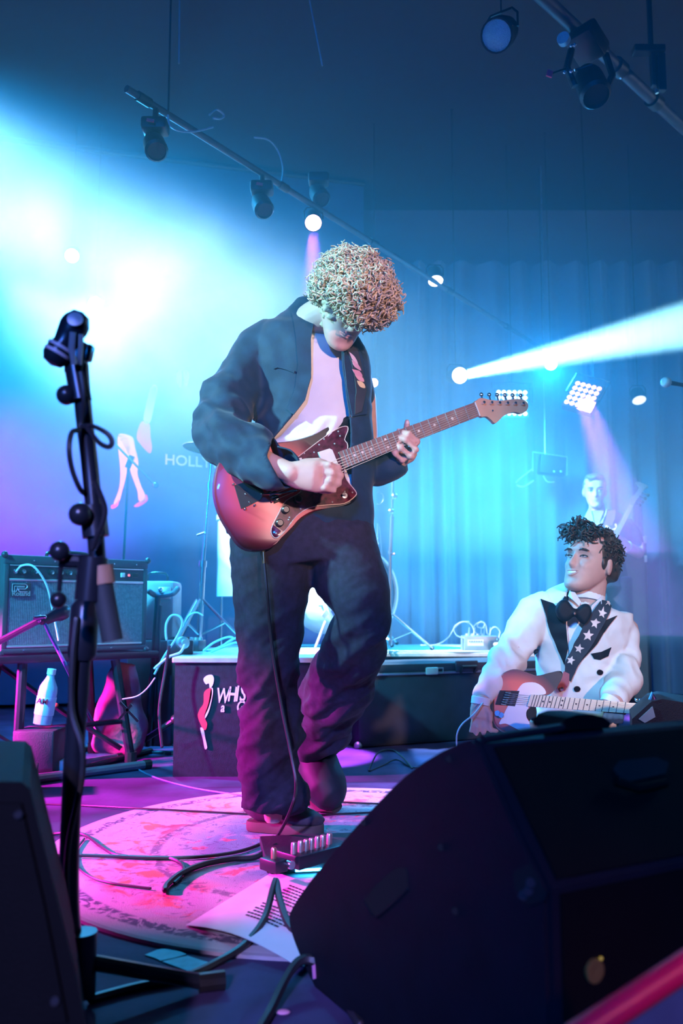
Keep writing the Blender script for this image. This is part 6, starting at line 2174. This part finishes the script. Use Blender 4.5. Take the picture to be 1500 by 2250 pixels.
# ------------------------------------------------------------------ the seated guitarist in the white dinner jacket
SYY = 3.1
ps = thing('person', 'smiling person in a white dinner jacket and black bow tie sitting on the stage floor', 'person', (P(1275, 1500, SYY).x, SYY + .08, 0))
SH = P(1296, 1238, SYY - 0.02)
SM = head_frame(SH, (-0.74, -0.60, 0.24), (0.22, 0.10, 0.97))
sk = MB()
head_shape(sk, SM, 1.0)
sk.limb([(P(1290, 1345, SYY + .02), .075, .065), (P(1290, 1318, SYY + .01), .060, .058), (P(1297, 1285, SYY), .055, .055), (P(1300, 1255, SYY), .058, .06)], 20)
sk.limb([(Vector((P(1275, 1600, SYY).x, SYY + .06, .10)), .13, .10), (P(1275, 1500, SYY + .05), .12, .085), (P(1280, 1400, SYY + .03), .13, .08), (P(1285, 1350, SYY + .02), .10, .06)], 20)
aR = [(1180, 1335, SYY + .03), (1150, 1395, SYY - .02), (1110, 1460, SYY - .10), (1070, 1520, SYY - .2), (1058, 1545, SYY - .23)]
sk.tube([P(*q) for q in aR], [.045, .043, .04, .033, .026], 14, True)
aL = [(1375, 1385, SYY + .04), (1378, 1440, SYY + .02), (1374, 1492, SYY - .06), (1352, 1535, SYY - .17), (1346, 1552, SYY - .2)]
sk.tube([P(*q) for q in aL], [.045, .042, .04, .032, .026], 14, True)
# hand resting, fingers hanging down; index pointing along the guitar edge
hY = SYY - .24
sk.limb([(P(1056, 1532, hY + .01), .026, .02, (1, 0, 0)), (P(1055, 1555, hY), .033, .018, (1, 0, 0)), (P(1054, 1578, hY - .005), .034, .016, (1, 0, 0))], 16)
SF = [[(1068, 1574, hY), (1076, 1592, hY - .015), (1078, 1604, hY - .02), (1090, 1606, hY - .02)], [(1060, 1578, hY), (1064, 1597, hY - .012), (1062, 1612, hY - .01)], [(1050, 1578, hY), (1049, 1598, hY - .01), (1046, 1612, hY - .005)], [(1041, 1574, hY), (1038, 1592, hY - .006), (1034, 1606, hY)], ]
for i, q in enumerate(SF):
    finger(sk, [P(*a) for a in q], 0.0092 if i < 3 else 0.008)
finger(sk, [P(1066, 1552, hY - .005), P(1076, 1568, hY - .018), P(1077, 1582, hY - .022)], 0.0102)
# fretting hand over the neck
kY = SYY - .25
sk.limb([(P(1350, 1545, SYY - .18), .028, .02, (1, 0, 0)), (P(1352, 1552, SYY - .20), .036, .02, (1, 0, 0)), (P(1350, 1562, SYY - .215), .038, .018, (1, 0, 0))], 16)
for i, (x0_, x1_) in enumerate(((1332, 1328), (1344, 1341), (1355, 1353), (1365, 1365))):
    finger(sk, [P(x0_ + 2, 1552, kY + .02), P(x0_, 1562, kY - .01), P(x1_, 1576, kY - .012), P(x1_ - 1, 1587, kY + .01)], 0.0088)
finger(sk, [P(1345, 1545, SYY - .18), P(1330, 1542, SYY - .20), P(1318, 1548, SYY - .215)], 0.0098)
sbody = obj('body', fuse(sk, 0.0048, 2, 0.5), m_skin, ps)
m_dark_hair = mat('dark_brown_hair', (0.045, 0.028, 0.02), 0.45, var=0.4, scale=60)
face_bits(sbody, SM, True, True, m_dark_hair, 0.15)
cap = MB()
cap.ball(SM @ Vector((0, -0.016, 0.045)), (0.084, 0.102, 0.086), 26, 16, SM.to_3x3())
cap.ball(SM @ Vector((0, -0.060, 0.0)), (0.078, 0.058, 0.070), 22, 12, SM.to_3x3())
cap.ball(SM @ Vector((0, 0.070, 0.092)), (0.062, 0.036, 0.030), 20, 10, SM.to_3x3())
for s in (-1, 1):
    cap.ball(SM @ Vector((s * 0.068, 0.012, 0.0)), (0.006, 0.012, 0.030), 14, 10, SM.to_3x3())
cm = fuse(cap, 0.006, 3)
wrinkle(cm, 0.010, 34, (1, 1, 0.6), 7)
shair = obj('hair', cm, m_dark_hair, ps)
lk = curls(SM, (0.086, 0.104, 0.09, -0.014, 0.042), 320, 21, lambda d: d.z > -0.2 and not (d.y > 0.3 and d.z < 0.55), 0.0042, 0.008, 0.045, 0.7, (-0.006, 0.002), 0.35, outw=0.02)
l2 = curls(SM, (0.066, 0.040, 0.034, 0.072, 0.094), 110, 22, lambda d: d.y > -0.1, 0.004, 0.010, 0.045, 0.9, (-0.004, 0.004), 0.2, outw=0.12)
lk.add(l2.v, l2.f)
o = lk.build('wavy_locks', m_dark_hair, shair, angle=180)
o['kind'] = 'stuff'
# shirt
m_shirt = mat('white_shirt', (0.82, 0.80, 0.80), 0.75, var=0.03)
st_ = MB()
st_.limb([LX(1560, 1200, 1345, SYY + .05, .62), LX(1480, 1195, 1350, SYY + .04, .66), LX(1400, 1190, 1365, SYY + .02, .62), LX(1355, 1205, 1360, SYY + .02, .55), LX(1330, 1245, 1335, SYY + .01, .7), LX(1312, 1258, 1326, SYY + .0, .95)], 26)
shm = fuse(st_, 0.008, 4)
shirt = obj('shirt', shm, m_shirt, ps)
for q in ([(1252, 1297), (1262, 1300), (1276, 1322), (1272, 1332), (1258, 1318), (1248, 1310)], [(1300, 1330), (1320, 1312), (1322, 1326), (1302, 1348), (1297, 1340)]):
    mbq = []
    for x_, y_ in q:
        mbq.append(P(x_, y_, SYY - 0.075 + (0.02 if y_ < 1315 else 0)))
    MB().prism(mbq, 0.005, (0, 1, 0)).build('collar_point', m_shirt, shirt, False)
MB().limb([(P(1288, 1326, SYY), .064, .062), (P(1290, 1306, SYY + .01), .062, .060)], 24).build('collar_band', m_shirt, shirt)
# dinner jacket
m_dj = mat('ivory_dinner_jacket', (0.80, 0.76, 0.72), 0.8, var=0.05, bump=0.1, bscale=500)
jk = MB()
jk.limb([(Vector((P(1272, 1600, SYY).x, SYY + .06, .08)), .155, .13), LX(1590, 1178, 1350, SYY + .04, .75), LX(1520, 1182, 1352, SYY + .04, .75), LX(1450, 1178, 1362, SYY + .03, .72), LX(1390, 1168, 1382, SYY + .02, .64), LX(1345, 1164, 1388, SYY + .02, .52), LX(1318, 1200, 1350, SYY + .02, .6), LX(1300, 1250, 1332, SYY + .02, .9)], 30)
jk.limb([NP(1205, 1335, SYY + .02, 40), NP(1178, 1345, SYY + .02, 42), NP(1152, 1392, SYY - .02, 38), NP(1122, 1442, SYY - .08, 35), NP(1094, 1484, SYY - .15, 32), NP(1066, 1524, SYY - .21, 26), NP(1058, 1536, SYY - .225, 23)], 20)
jk.limb([NP(1352, 1375, SYY + .03, 36), NP(1370, 1395, SYY + .03, 34), NP(1372, 1445, SYY + .01, 34), NP(1368, 1488, SYY - .06, 33), NP(1352, 1522, SYY - .14, 29), NP(1345, 1538, SYY - .18, 27)], 20)
jm = fuse(jk, 0.0075, 4)


def dfold(p):
    return 0.4 + 1.2 * math.exp(-((p - P(1105, 1465, SYY - .1)).length / 0.12) ** 2) + 1.2 * math.exp(-((p - P(1366, 1470, SYY - .05)).length / 0.10) ** 2)


wrinkle(jm, 0.012, 14, (1, 1, 1.5), 3.0, dfold)
wrinkle(jm, 0.010, 5.5, (1, 1, 1), 12.0)
creases(jm, 0.018, 9, 2.0, dfold, (1.5, 0.8, 0.8))
creases(jm, 0.008, 19, 5.0, dfold, (1.5, 0.8, 0.8))
jfull = jm.copy()
cut_faces(jm, [(1246, 1296), (1243, 1312), (1244, 1370), (1248, 1420), (1250, 1450), (1262, 1420), (1298, 1352), (1326, 1312), (1300, 1285)])
dj = obj('dinner_jacket', jm, m_dj, ps)
sd = dj.modifiers.new('thickness', 'SOLIDIFY')
sd.thickness = 0.004
sd.offset = -1
jb2 = bvh_of(jfull)
m_satin = mat('black_satin', (0.006, 0.010, 0.018), 0.6, var=0.1, spec=0.2)
obj('lapel', drape([(1187, 1318), (1216, 1328), (1226, 1338), (1240, 1312), (1246, 1316), (1243, 1370), (1248, 1424), (1240, 1460), (1230, 1436), (1210, 1390), (1196, 1346)], jb2, 0.003, 0.005, 6), m_satin, dj)
obj('lapel', drape([(1353, 1353), (1328, 1363), (1318, 1348), (1308, 1352), (1280, 1390), (1256, 1430), (1248, 1458), (1268, 1462), (1310, 1414), (1330, 1382)], jb2, 0.003, 0.005, 6), m_satin, dj)
obj('breast_pocket', drape([(1297, 1436), (1320, 1432), (1341, 1422), (1334, 1442), (1318, 1449), (1304, 1447)], jb2, 0.002, 0.003, 5), m_satin, dj)
for c_, rx, ry in (((1176, 1432), 4.5, 6.5), ((1267, 1513), 7, 6), ((1316, 1477), 6, 6)):
    obj('button', drape(ell(c_, rx, ry, 12), jb2, 0.002, 0.005, 4), m_satin, dj)
pp_, nn_ = hit(jb2, 1223, 1332)
MB().ball(pp_ + nn_ * 0.012, 0.006, 10, 8).build('lapel_pin', mat('pearl', (0.9, 0.88, 0.85), 0.25), dj)
for cx_, cy_, Yc, ax_ in ((1056, 1540, SYY - .235, (-.2, -.1, -1)), (1340, 1542, SYY - .195, (-.5, -.3, -.7))):
    MB().lathe([(.030, -.012), (.032, -.01), (.031, .012), (.029, .012)], P(cx_, cy_, Yc), ax_, 20).build('shirt_cuff', m_shirt, shirt)
# bow tie
bt_ = MB()
bY = SYY - .115
for pts in ([(1262, 1346), (1244, 1318), (1228, 1322), (1220, 1338), (1226, 1358), (1244, 1366)], [(1262, 1346), (1278, 1328), (1292, 1328), (1299, 1340), (1296, 1356), (1284, 1372), (1272, 1366)]):
    q = spline([(a, b, 0) for a, b in pts], 4, True)
    c_ = P(sum(a for a, b in pts) / len(pts), sum(b for a, b in pts) / len(pts), bY)
    base = [P(p.x, p.y, bY) for p in q]
    bt_.loft([[c_ + (p - c_) * s + Vector((0, o_, 0)) for p in base] for o_, s in ((.012, .8), (.006, 1), (-.006, 1), (-.014, .75))])
bt_.ball(P(1262, 1346, bY - .006), (0.012, 0.012, 0.015), 14, 10)
bow = obj('bow_tie', fuse(bt_, 0.005, 2), m_satin, ps)
MB().ball(P(1262, 1348, bY - .020), 0.004, 8, 6).build('tie_stud', mat('copper_stud', (0.8, 0.4, 0.3), 0.3, 0.7), bow)
# crossed legs and shoe
lg = MB()
hx = P(1275, 1600, SYY).x
lg.tube([Vector((hx - .08, SYY + .06, .10)), Vector((hx - .24, SYY - .22, .17)), Vector((hx - .12, SYY - .42, .08)), Vector((hx + .06, SYY - .45, .065))], [.095, .075, .06, .05], 16, True)
lg.tube([Vector((hx + .08, SYY + .06, .10)), Vector((hx + .30, SYY - .16, .16)), Vector((hx + .18, SYY - .34, .08)), Vector((hx - .02, SYY - .36, .065))], [.095, .075, .06, .05], 16, True)
lm_ = fuse(lg, 0.010, 3)
wrinkle(lm_, 0.012, 12)
obj('trousers', lm_, mat('black_dress_trousers', (0.02, 0.022, 0.03), 0.8), ps)
shc = P(1205, 1592, SYY - .40)
sr = MB()
sr.limb([(shc + Vector((-.055, 0, -.006)), .020, .022, (0, 0, 1)), (shc + Vector((-.02, 0, 0)), .03, .032, (0, 0, 1)), (shc + Vector((.03, 0, -.004)), .027, .032, (0, 0, 1)), (shc + Vector((.075, 0.01, -.008)), .018, .026, (0, 0, 1))], 16)
o = obj('shoe', fuse(sr, 0.006, 3), mat('tan_leather', (0.45, 0.22, 0.16), 0.5), ps)
MB().tube([shc + Vector((-.055, -.03, .02)), shc + Vector((-.0, -.036, .024)), shc + Vector((.05, -.03, .03))], 0.005, 8, True).build('lace', m_satin, o)

# ------------------------------------------------------------------ his guitar
tA, tB = P(1095, 1545, SYY - .22), P(1400, 1560, SYY - .27)
ta = (tB - tA).normalized()
tn = -(ray(1200, 1545).normalized())
tn = (tn - ta * tn.dot(ta)).normalized()
tn = (Matrix.Rotation(R(-6), 3, ta) @ tn).normalized()
tp_ = Plane(P(1180, 1545, SYY - .24), ta, tn)
tt = thing('electric_guitar', 'orange sunburst single-cutaway electric guitar with white pickguard on the lap of the seated person', 'guitar', tp_.at(1130, 1545))
tout = [(1084, 1548), (1088, 1512), (1102, 1482), (1128, 1470), (1156, 1476), (1180, 1484), (1206, 1478), (1230, 1474), (1236, 1484), (1222, 1512), (1204, 1526), (1178, 1528), (1166, 1552), (1156, 1562), (1157, 1578), (1168, 1594), (1160, 1607), (1136, 1612), (1104, 1606), (1086, 1586)]
m_ob = burst_mat('orange_sunburst', tp_, tp_.at(1128, 1540) - tt.location, 0.16, 0.125, [(0.0, (0.85, 0.22, 0.08)), (0.5, (0.75, 0.14, 0.06)), (0.75, (0.2, 0.03, 0.03)), (0.92, (0.01, 0.01, 0.012))])
slab(tp_, tout, 0, 0.042, 0.004).build('guitar_body', m_ob, tt, True, 50)
m_wpg = mat('white_pickguard', (0.86, 0.85, 0.82), 0.35, var=0.02)
wpg = slab(tp_, [(1143, 1507), (1154, 1500), (1176, 1500), (1193, 1510), (1199, 1524), (1180, 1527), (1166, 1528), (1162, 1552), (1156, 1564), (1157, 1578), (1167, 1594), (1160, 1604), (1143, 1605), (1126, 1597), (1110, 1590), (1096, 1591), (1104, 1574), (1115, 1552), (1132, 1524)], 0.003, 0.0028, 0.0007, 3).build('pickguard', m_wpg, tt, True, 60)
brg = slab(tp_, [(1098, 1517), (1141, 1518), (1131, 1552), (1088, 1548)], 0.004, 0.004, 0.001, 0).build('bridge_plate', m_chr2, tt, False)
for k in range(6):
    a, b = lerp2((1110, 1521), (1100, 1546), k / 5), lerp2((1122, 1522), (1112, 1548), k / 5)
    MB().cyl(tp_.at(*a, .007), tp_.at(*b, .007), 0.003, n=8).build('saddle', m_chrome, brg)
MB().prism(tp_.poly([(1127, 1524), (1134, 1524), (1124, 1549), (1117, 1549)], .004), 0.004, tp_.n).build('pickup', m_knob, brg, False)
for x_, y_ in ((1080 + 12, 1568), (1100, 1572)):
    MB().lathe([(.009, 0), (.009, .014), (.0004, .014)], tp_.at(x_, y_, 0), tp_.n, 14).build('knob', m_chrome, tt)
n_t, n_b = [(1166, 1526), (1392, 1545)], [(1158, 1552), (1388, 1568)]
rings = []
for t_ in (0, 1):
    a, b = lerp2(n_t[0], n_t[1], t_), lerp2(n_b[0], n_b[1], t_)
    p0, p1 = tp_.at(a[0], a[1], .008), tp_.at(b[0], b[1], .008)
    mid = (p0 + p1) / 2
    rings.append([p0, p1] + [mid + (p1 - mid) * math.cos(s) - tp_.n * (0.005 + 0.013 * math.sin(s)) for s in (0.15, .6, 1.1, PI / 2, PI - 1.1, PI - .6, PI - .15)])
m_pmap = mat('pale_maple', (0.80, 0.70, 0.50), 0.35, var=0.05)
MB().loft(rings).build('neck', m_pmap, tt)
fb2_ = MB().prism(tp_.poly([n_t[0], n_t[1], n_b[1], n_b[0]], .008), 0.004, tp_.n).build('fingerboard', m_pmap, tt, False)
fp = [1.0] + [1 - (1 - 2 ** (-k / 12)) * 1.41 for k in range(1, 23)]
for k in range(1, 22):
    t_ = fp[k]
    if t_ < 0.01:
        break
    a, b = lerp2(n_t[0], n_t[1], t_), lerp2(n_b[0], n_b[1], t_)
    MB().cyl(tp_.at(a[0], a[1], .0122), tp_.at(b[0], b[1], .0122), 0.0011, n=6).build('fret', m_chr2, fb2_)
for k in (3, 5, 7, 9, 12, 15, 17):
    t_ = (fp[k] + fp[k - 1]) / 2
    for s in ((.3, .7) if k == 12 else (.5,)):
        c2 = lerp2(lerp2(n_t[0], n_t[1], t_), lerp2(n_b[0], n_b[1], t_), s)
        MB().lathe([(.0032, 0), (.003, .0007), (.0002, .0008)], tp_.at(c2[0], c2[1], .012), tp_.n, 10).build('inlay_dot', m_knob, fb2_)
th_ = slab(tp_, [(1388, 1546), (1400, 1545), (1424, 1542), (1444, 1546), (1450, 1556), (1442, 1564), (1424, 1564), (1404, 1570), (1388, 1568)], 0.004, 0.012, 0.002, 3).build('headstock', m_pmap, tt, True, 50)
for k in range(6):
    x_, y_ = lerp2((1398, 1547), (1440, 1549), k / 5)
    MB().cyl(tp_.at(x_, y_ + 4, .004), tp_.at(x_, y_ + 4, .016), 0.0035, n=8).build('tuner_post', m_chrome, th_)
    MB().ball(tp_.at(x_, y_ - 9, -0.004), (0.006, 0.004, 0.006), 8, 6).build('tuner_button', m_chrome, th_)
strings(tp_, [lerp2((1118, 1522), (1108, 1547), (k + .5) / 6) for k in range(6)], [lerp2((1391, 1547), (1388, 1566), (k + .5) / 6) for k in range(6)], .010, .014, .0006, m_silver, tt)
# starred strap over the shoulder down to the horn
m_nav = mat('navy_webbing', (0.02, 0.03, 0.05), 0.75)
jb3 = bvh_of(jfull, shm)
stp2 = obj('strap', drape([(1316, 1322), (1344, 1331), (1328, 1362), (1308, 1398), (1290, 1428), (1268, 1462), (1255, 1496), (1240, 1490), (1242, 1456), (1260, 1414), (1278, 1378), (1298, 1346)], jb3, 0.012, 0.004, 6), m_nav, tt)
m_star = mat('pink_star', (0.85, 0.68, 0.62), 0.6)
for c_, r_, rt in (((1332, 1331), 9, .3), ((1319, 1349), 11, .25), ((1303, 1371), 11, .2), ((1288, 1396), 12, .15), ((1271, 1423), 11, .2), ((1254, 1450), 9, .3)):
    obj('star_patch', drape(star(c_, r_, rt), jb3, 0.0165, 0.0012, 4), m_star, stp2)
obj('leather_tab', drape([(1240, 1474), (1252, 1480), (1250, 1500), (1242, 1516), (1232, 1520), (1226, 1510), (1234, 1494)], jb3, 0.012, 0.005, 5), mat('red_leather', (0.40, 0.10, 0.12), 0.55), stp2)
pp_, nn_ = hit(jb3, 1236, 1512)
MB().lathe([(.008, 0), (.007, .006), (.0004, .007)], pp_ + nn_ * 0.018, nn_, 12).build('strap_button', m_chrome, stp2)
lead('thin pale cable hanging from the wrist of the seated person', [P(1060, 1545, 2.82), P(1040, 1570, 2.8), P(1016, 1590, 2.78), P(1004, 1612, 2.78), P(1003, 1640, 2.8)], 0.0025, m_lead)

# ------------------------------------------------------------------ the bass player at the rear
BY = 6.0
pb_ = thing('person', 'person in a dark waistcoat and open white collar playing bass before the curtain', 'person', (P(1330, 1300, BY).x, BY, 0))
BH = P(1306, 1080, BY - .02)
BM = head_frame(BH, (-0.22, -0.96, -0.10), (-0.02, -0.10, 1))
sk = MB()
head_shape(sk, BM)
sk.limb([(P(1312, 1150, BY + .02), .075, .06), (P(1312, 1130, BY + .01), .055, .055), (P(1310, 1105, BY), .052, .055)], 18)
bx_ = P(1330, 1300, BY).x
sk.limb([(Vector((bx_, BY, .85)), .13, .09), (Vector((bx_, BY, 1.05)), .12, .08), (Vector((bx_, BY, 1.28)), .14, .08)], 18)
for s in (-1, 1):
    sk.tube([Vector((bx_ + s * .09, BY, .86)), Vector((bx_ + s * .10, BY - .02, .45)), Vector((bx_ + s * .10, BY + .02, .08))], [.08, .055, .04], 12)
bl = [(1383, 1165, BY + .02), (1400, 1195, BY), (1402, 1215, BY - .04), (1375, 1200, BY - .14), (1352, 1180, BY - .2)]
sk.tube([P(*q) for q in bl], [.05, .046, .042, .036, .028], 14, True)
sk.tube([P(1270, 1165, BY + .02), P(1262, 1215, BY), P(1262, 1260, BY - .05), P(1290, 1300, BY - .2)], [.05, .046, .042, .03], 14, True)
sk.limb([(P(1352, 1180, BY - .2), .03, .02), (P(1346, 1172, BY - .22), .04, .02), (P(1342, 1166, BY - .23), .04, .018)], 14)
for i in range(4):
    finger(sk, [P(1348 - i * 3, 1170 - i, BY - .23), P(1340 - i * 3, 1162 + i * 3, BY - .26), P(1332 - i * 2, 1155 + i * 5, BY - .25)], 0.009)
finger(sk, [P(1352, 1172, BY - .2), P(1356, 1160, BY - .2), P(1352, 1152, BY - .2)], 0.010)
sk.ball(P(1296, 1305, BY - .21), (.045, .03, .04), 14, 10)
bbody = obj('body', fuse(sk, 0.0075, 2, .5), m_skin, pb_)
face_bits(bbody, BM, True, False, m_dark_hair, 0.7)
cap = MB()
cap.ball(BM @ Vector((0, -0.016, 0.050)), (0.080, 0.100, 0.078), 24, 14, BM.to_3x3())
cap.ball(BM @ Vector((0, 0.055, 0.098)), (0.060, 0.040, 0.026), 20, 10, BM.to_3x3())
cap.ball(BM @ Vector((0, -0.055, 0.0)), (0.072, 0.05, 0.06), 20, 10, BM.to_3x3())
cm = fuse(cap, 0.008, 3)
wrinkle(cm, 0.010, 30, seed=2)
obj('hair', cm, mat('brown_hair', (0.16, 0.10, 0.07), 0.5, var=0.3, scale=50), pb_)
tv = MB()
tv.limb([(Vector((bx_, BY, .80)), .17, .13), (Vector((bx_ - .01, BY, 1.0)), .155, .12), (P(1326, 1200, BY), .185, .125), (P(1324, 1160, BY), .20, .11), (P(1320, 1140, BY), .14, .085), (P(1314, 1126, BY), .075, .06)], 26)
tv.limb([NP(1368, 1150, BY, 22), NP(1385, 1170, BY + .01, 21), NP(1398, 1198, BY, 19), NP(1402, 1210, BY - .02, 16)], 16)
tv.limb([NP(1278, 1150, BY, 20), NP(1268, 1180, BY + .01, 20), NP(1262, 1218, BY, 18), NP(1266, 1258, BY - .06, 15)], 16)
vm = fuse(tv, 0.010, 4)
wrinkle(vm, 0.012, 9, seed=5)
vest = obj('dark_shirt', vm, mat('dark_blue_shirt', (0.03, 0.045, 0.06), 0.8), pb_)
vb_ = bvh_of(vm)
obj('white_collar', drape([(1296, 1112), (1278, 1148), (1292, 1154), (1300, 1148), (1312, 1160), (1330, 1130), (1332, 1118), (1322, 1150), (1304, 1150)], vb_, 0.004, 0.006, 5, BY - .1), m_shirt, pb_)
obj('neck_opening', drape([(1298, 1122), (1326, 1122), (1316, 1150), (1304, 1150)], vb_, 0.003, 0.003, 5, BY - .1), m_skin, bbody)
tq = MB()
for s in (-1, 1):
    tq.limb([(Vector((bx_ + s * .08, BY, .88)), .105, .11), (Vector((bx_ + s * .10, BY - .01, .45)), .08, .085), (Vector((bx_ + s * .10, BY + .02, .06)), .075, .08)], 18)
obj('trousers', fuse(tq, 0.012, 3), m_denim, pb_)
for s in (-1, 1):
    MB().limb([(Vector((bx_ + s * .10, BY + .05, .045)), .04, .04), (Vector((bx_ + s * .11, BY - .05, .045)), .045, .042), (Vector((bx_ + s * .12, BY - .15, .032)), .03, .028)], 14).build('shoe', m_knob, pb_)
MB().lathe([(.036, -.006), (.038, -.006), (.038, .006), (.036, .006)], P(1377, 1201, BY - .135), P(1352, 1180, BY - .2) - P(1402, 1215, BY - .04), 16).build('wristwatch', m_silver, pb_)
# bass guitar
b1, b2 = P(1290, 1290, BY - .28), P(1414, 1066, BY - .26)
bpn = -(ray(1350, 1180).normalized())
ba = (b2 - b1).normalized()
bpn = (bpn - ba * bpn.dot(ba)).normalized()
bpl = Plane(b1, ba, bpn)
bs_ = thing('bass_guitar', 'dark bass guitar with a long upright neck held by the player before the curtain', 'guitar', b1)
slab(bpl, [(1262, 1345), (1250, 1318), (1256, 1290), (1275, 1272), (1292, 1262), (1306, 1270), (1312, 1290), (1330, 1300), (1332, 1320), (1312, 1345), (1285, 1358)], 0, 0.042, 0.004).build('guitar_body', mat('dark_green_lacquer', (0.02, 0.05, 0.06), 0.25), bs_, True, 50)
slab(bpl, [(1294, 1272), (1304, 1278), (1392, 1112), (1382, 1106)], 0.008, 0.022, 0.003, 0).build('neck', mat('dark_bass_neck', (0.10, 0.11, 0.12), 0.4), bs_, True)
hs = slab(bpl, [(1382, 1108), (1390, 1112), (1396, 1102), (1406, 1088), (1416, 1074), (1424, 1070), (1418, 1064), (1400, 1058), (1396, 1062), (1404, 1070), (1394, 1086), (1386, 1094)], 0.004, 0.016, 0.002, 2).build('headstock', mat('dark_bass_neck', (0.10, 0.11, 0.12), 0.4), bs_, True, 50)
for k in range(4):
    x_, y_ = lerp2((1396, 1104), (1414, 1082), k / 3)
    MB().cyl(bpl.at(x_ - 4, y_, -.004), bpl.at(x_ + 8, y_ + 6, -.004), 0.004, n=8).build('tuner_shaft', m_chr2, hs)
    MB().ball(bpl.at(x_ + 9, y_ + 6, -.004), (0.012, 0.006, 0.012), 8, 6).build('tuner_button', m_chr2, hs)
strings(bpl, [(1284 + 3 * k, 1300 + 2 * k) for k in range(4)], [(1384 + 2 * k, 1108 + k) for k in range(4)], .012, .012, .0011, m_silver, bs_)
obj('strap', drape([(1334, 1122), (1352, 1120), (1350, 1140), (1338, 1168), (1326, 1180), (1320, 1168), (1330, 1142)], vb_, 0.006, 0.005, 5, BY - .1), mat('purple_strap', (0.28, 0.12, 0.30), 0.7), bs_)
# bass cabinet behind him
bcx = P(1372, 1300, 6.42).x
cab = thing('bass_cabinet', 'tall black speaker cabinet with metal corners behind the bass player', 'speaker', (bcx, 6.42, 0))
zt = P(1400, 1180, 6.3).z
cx0, cx1 = P(1300, 1200, 6.3).x, P(1418, 1200, 6.3).x
MB().box(((cx0 + cx1) / 2, 6.38, zt / 2), (cx1 - cx0, 0.2, zt), bev=0.01).build('cabinet', m_tolex, cab)
MB().box(((cx0 + cx1) / 2, 6.277, zt / 2), (cx1 - cx0 - .05, 0.008, zt - .06)).build('grille', m_tolex, cab, False)
for zz in (zt - .02, zt - .16):
    MB().box((cx1 - .012, 6.278, zz), (0.02, 0.012, 0.05), bev=.003).build('metal_corner', m_silver, cab)
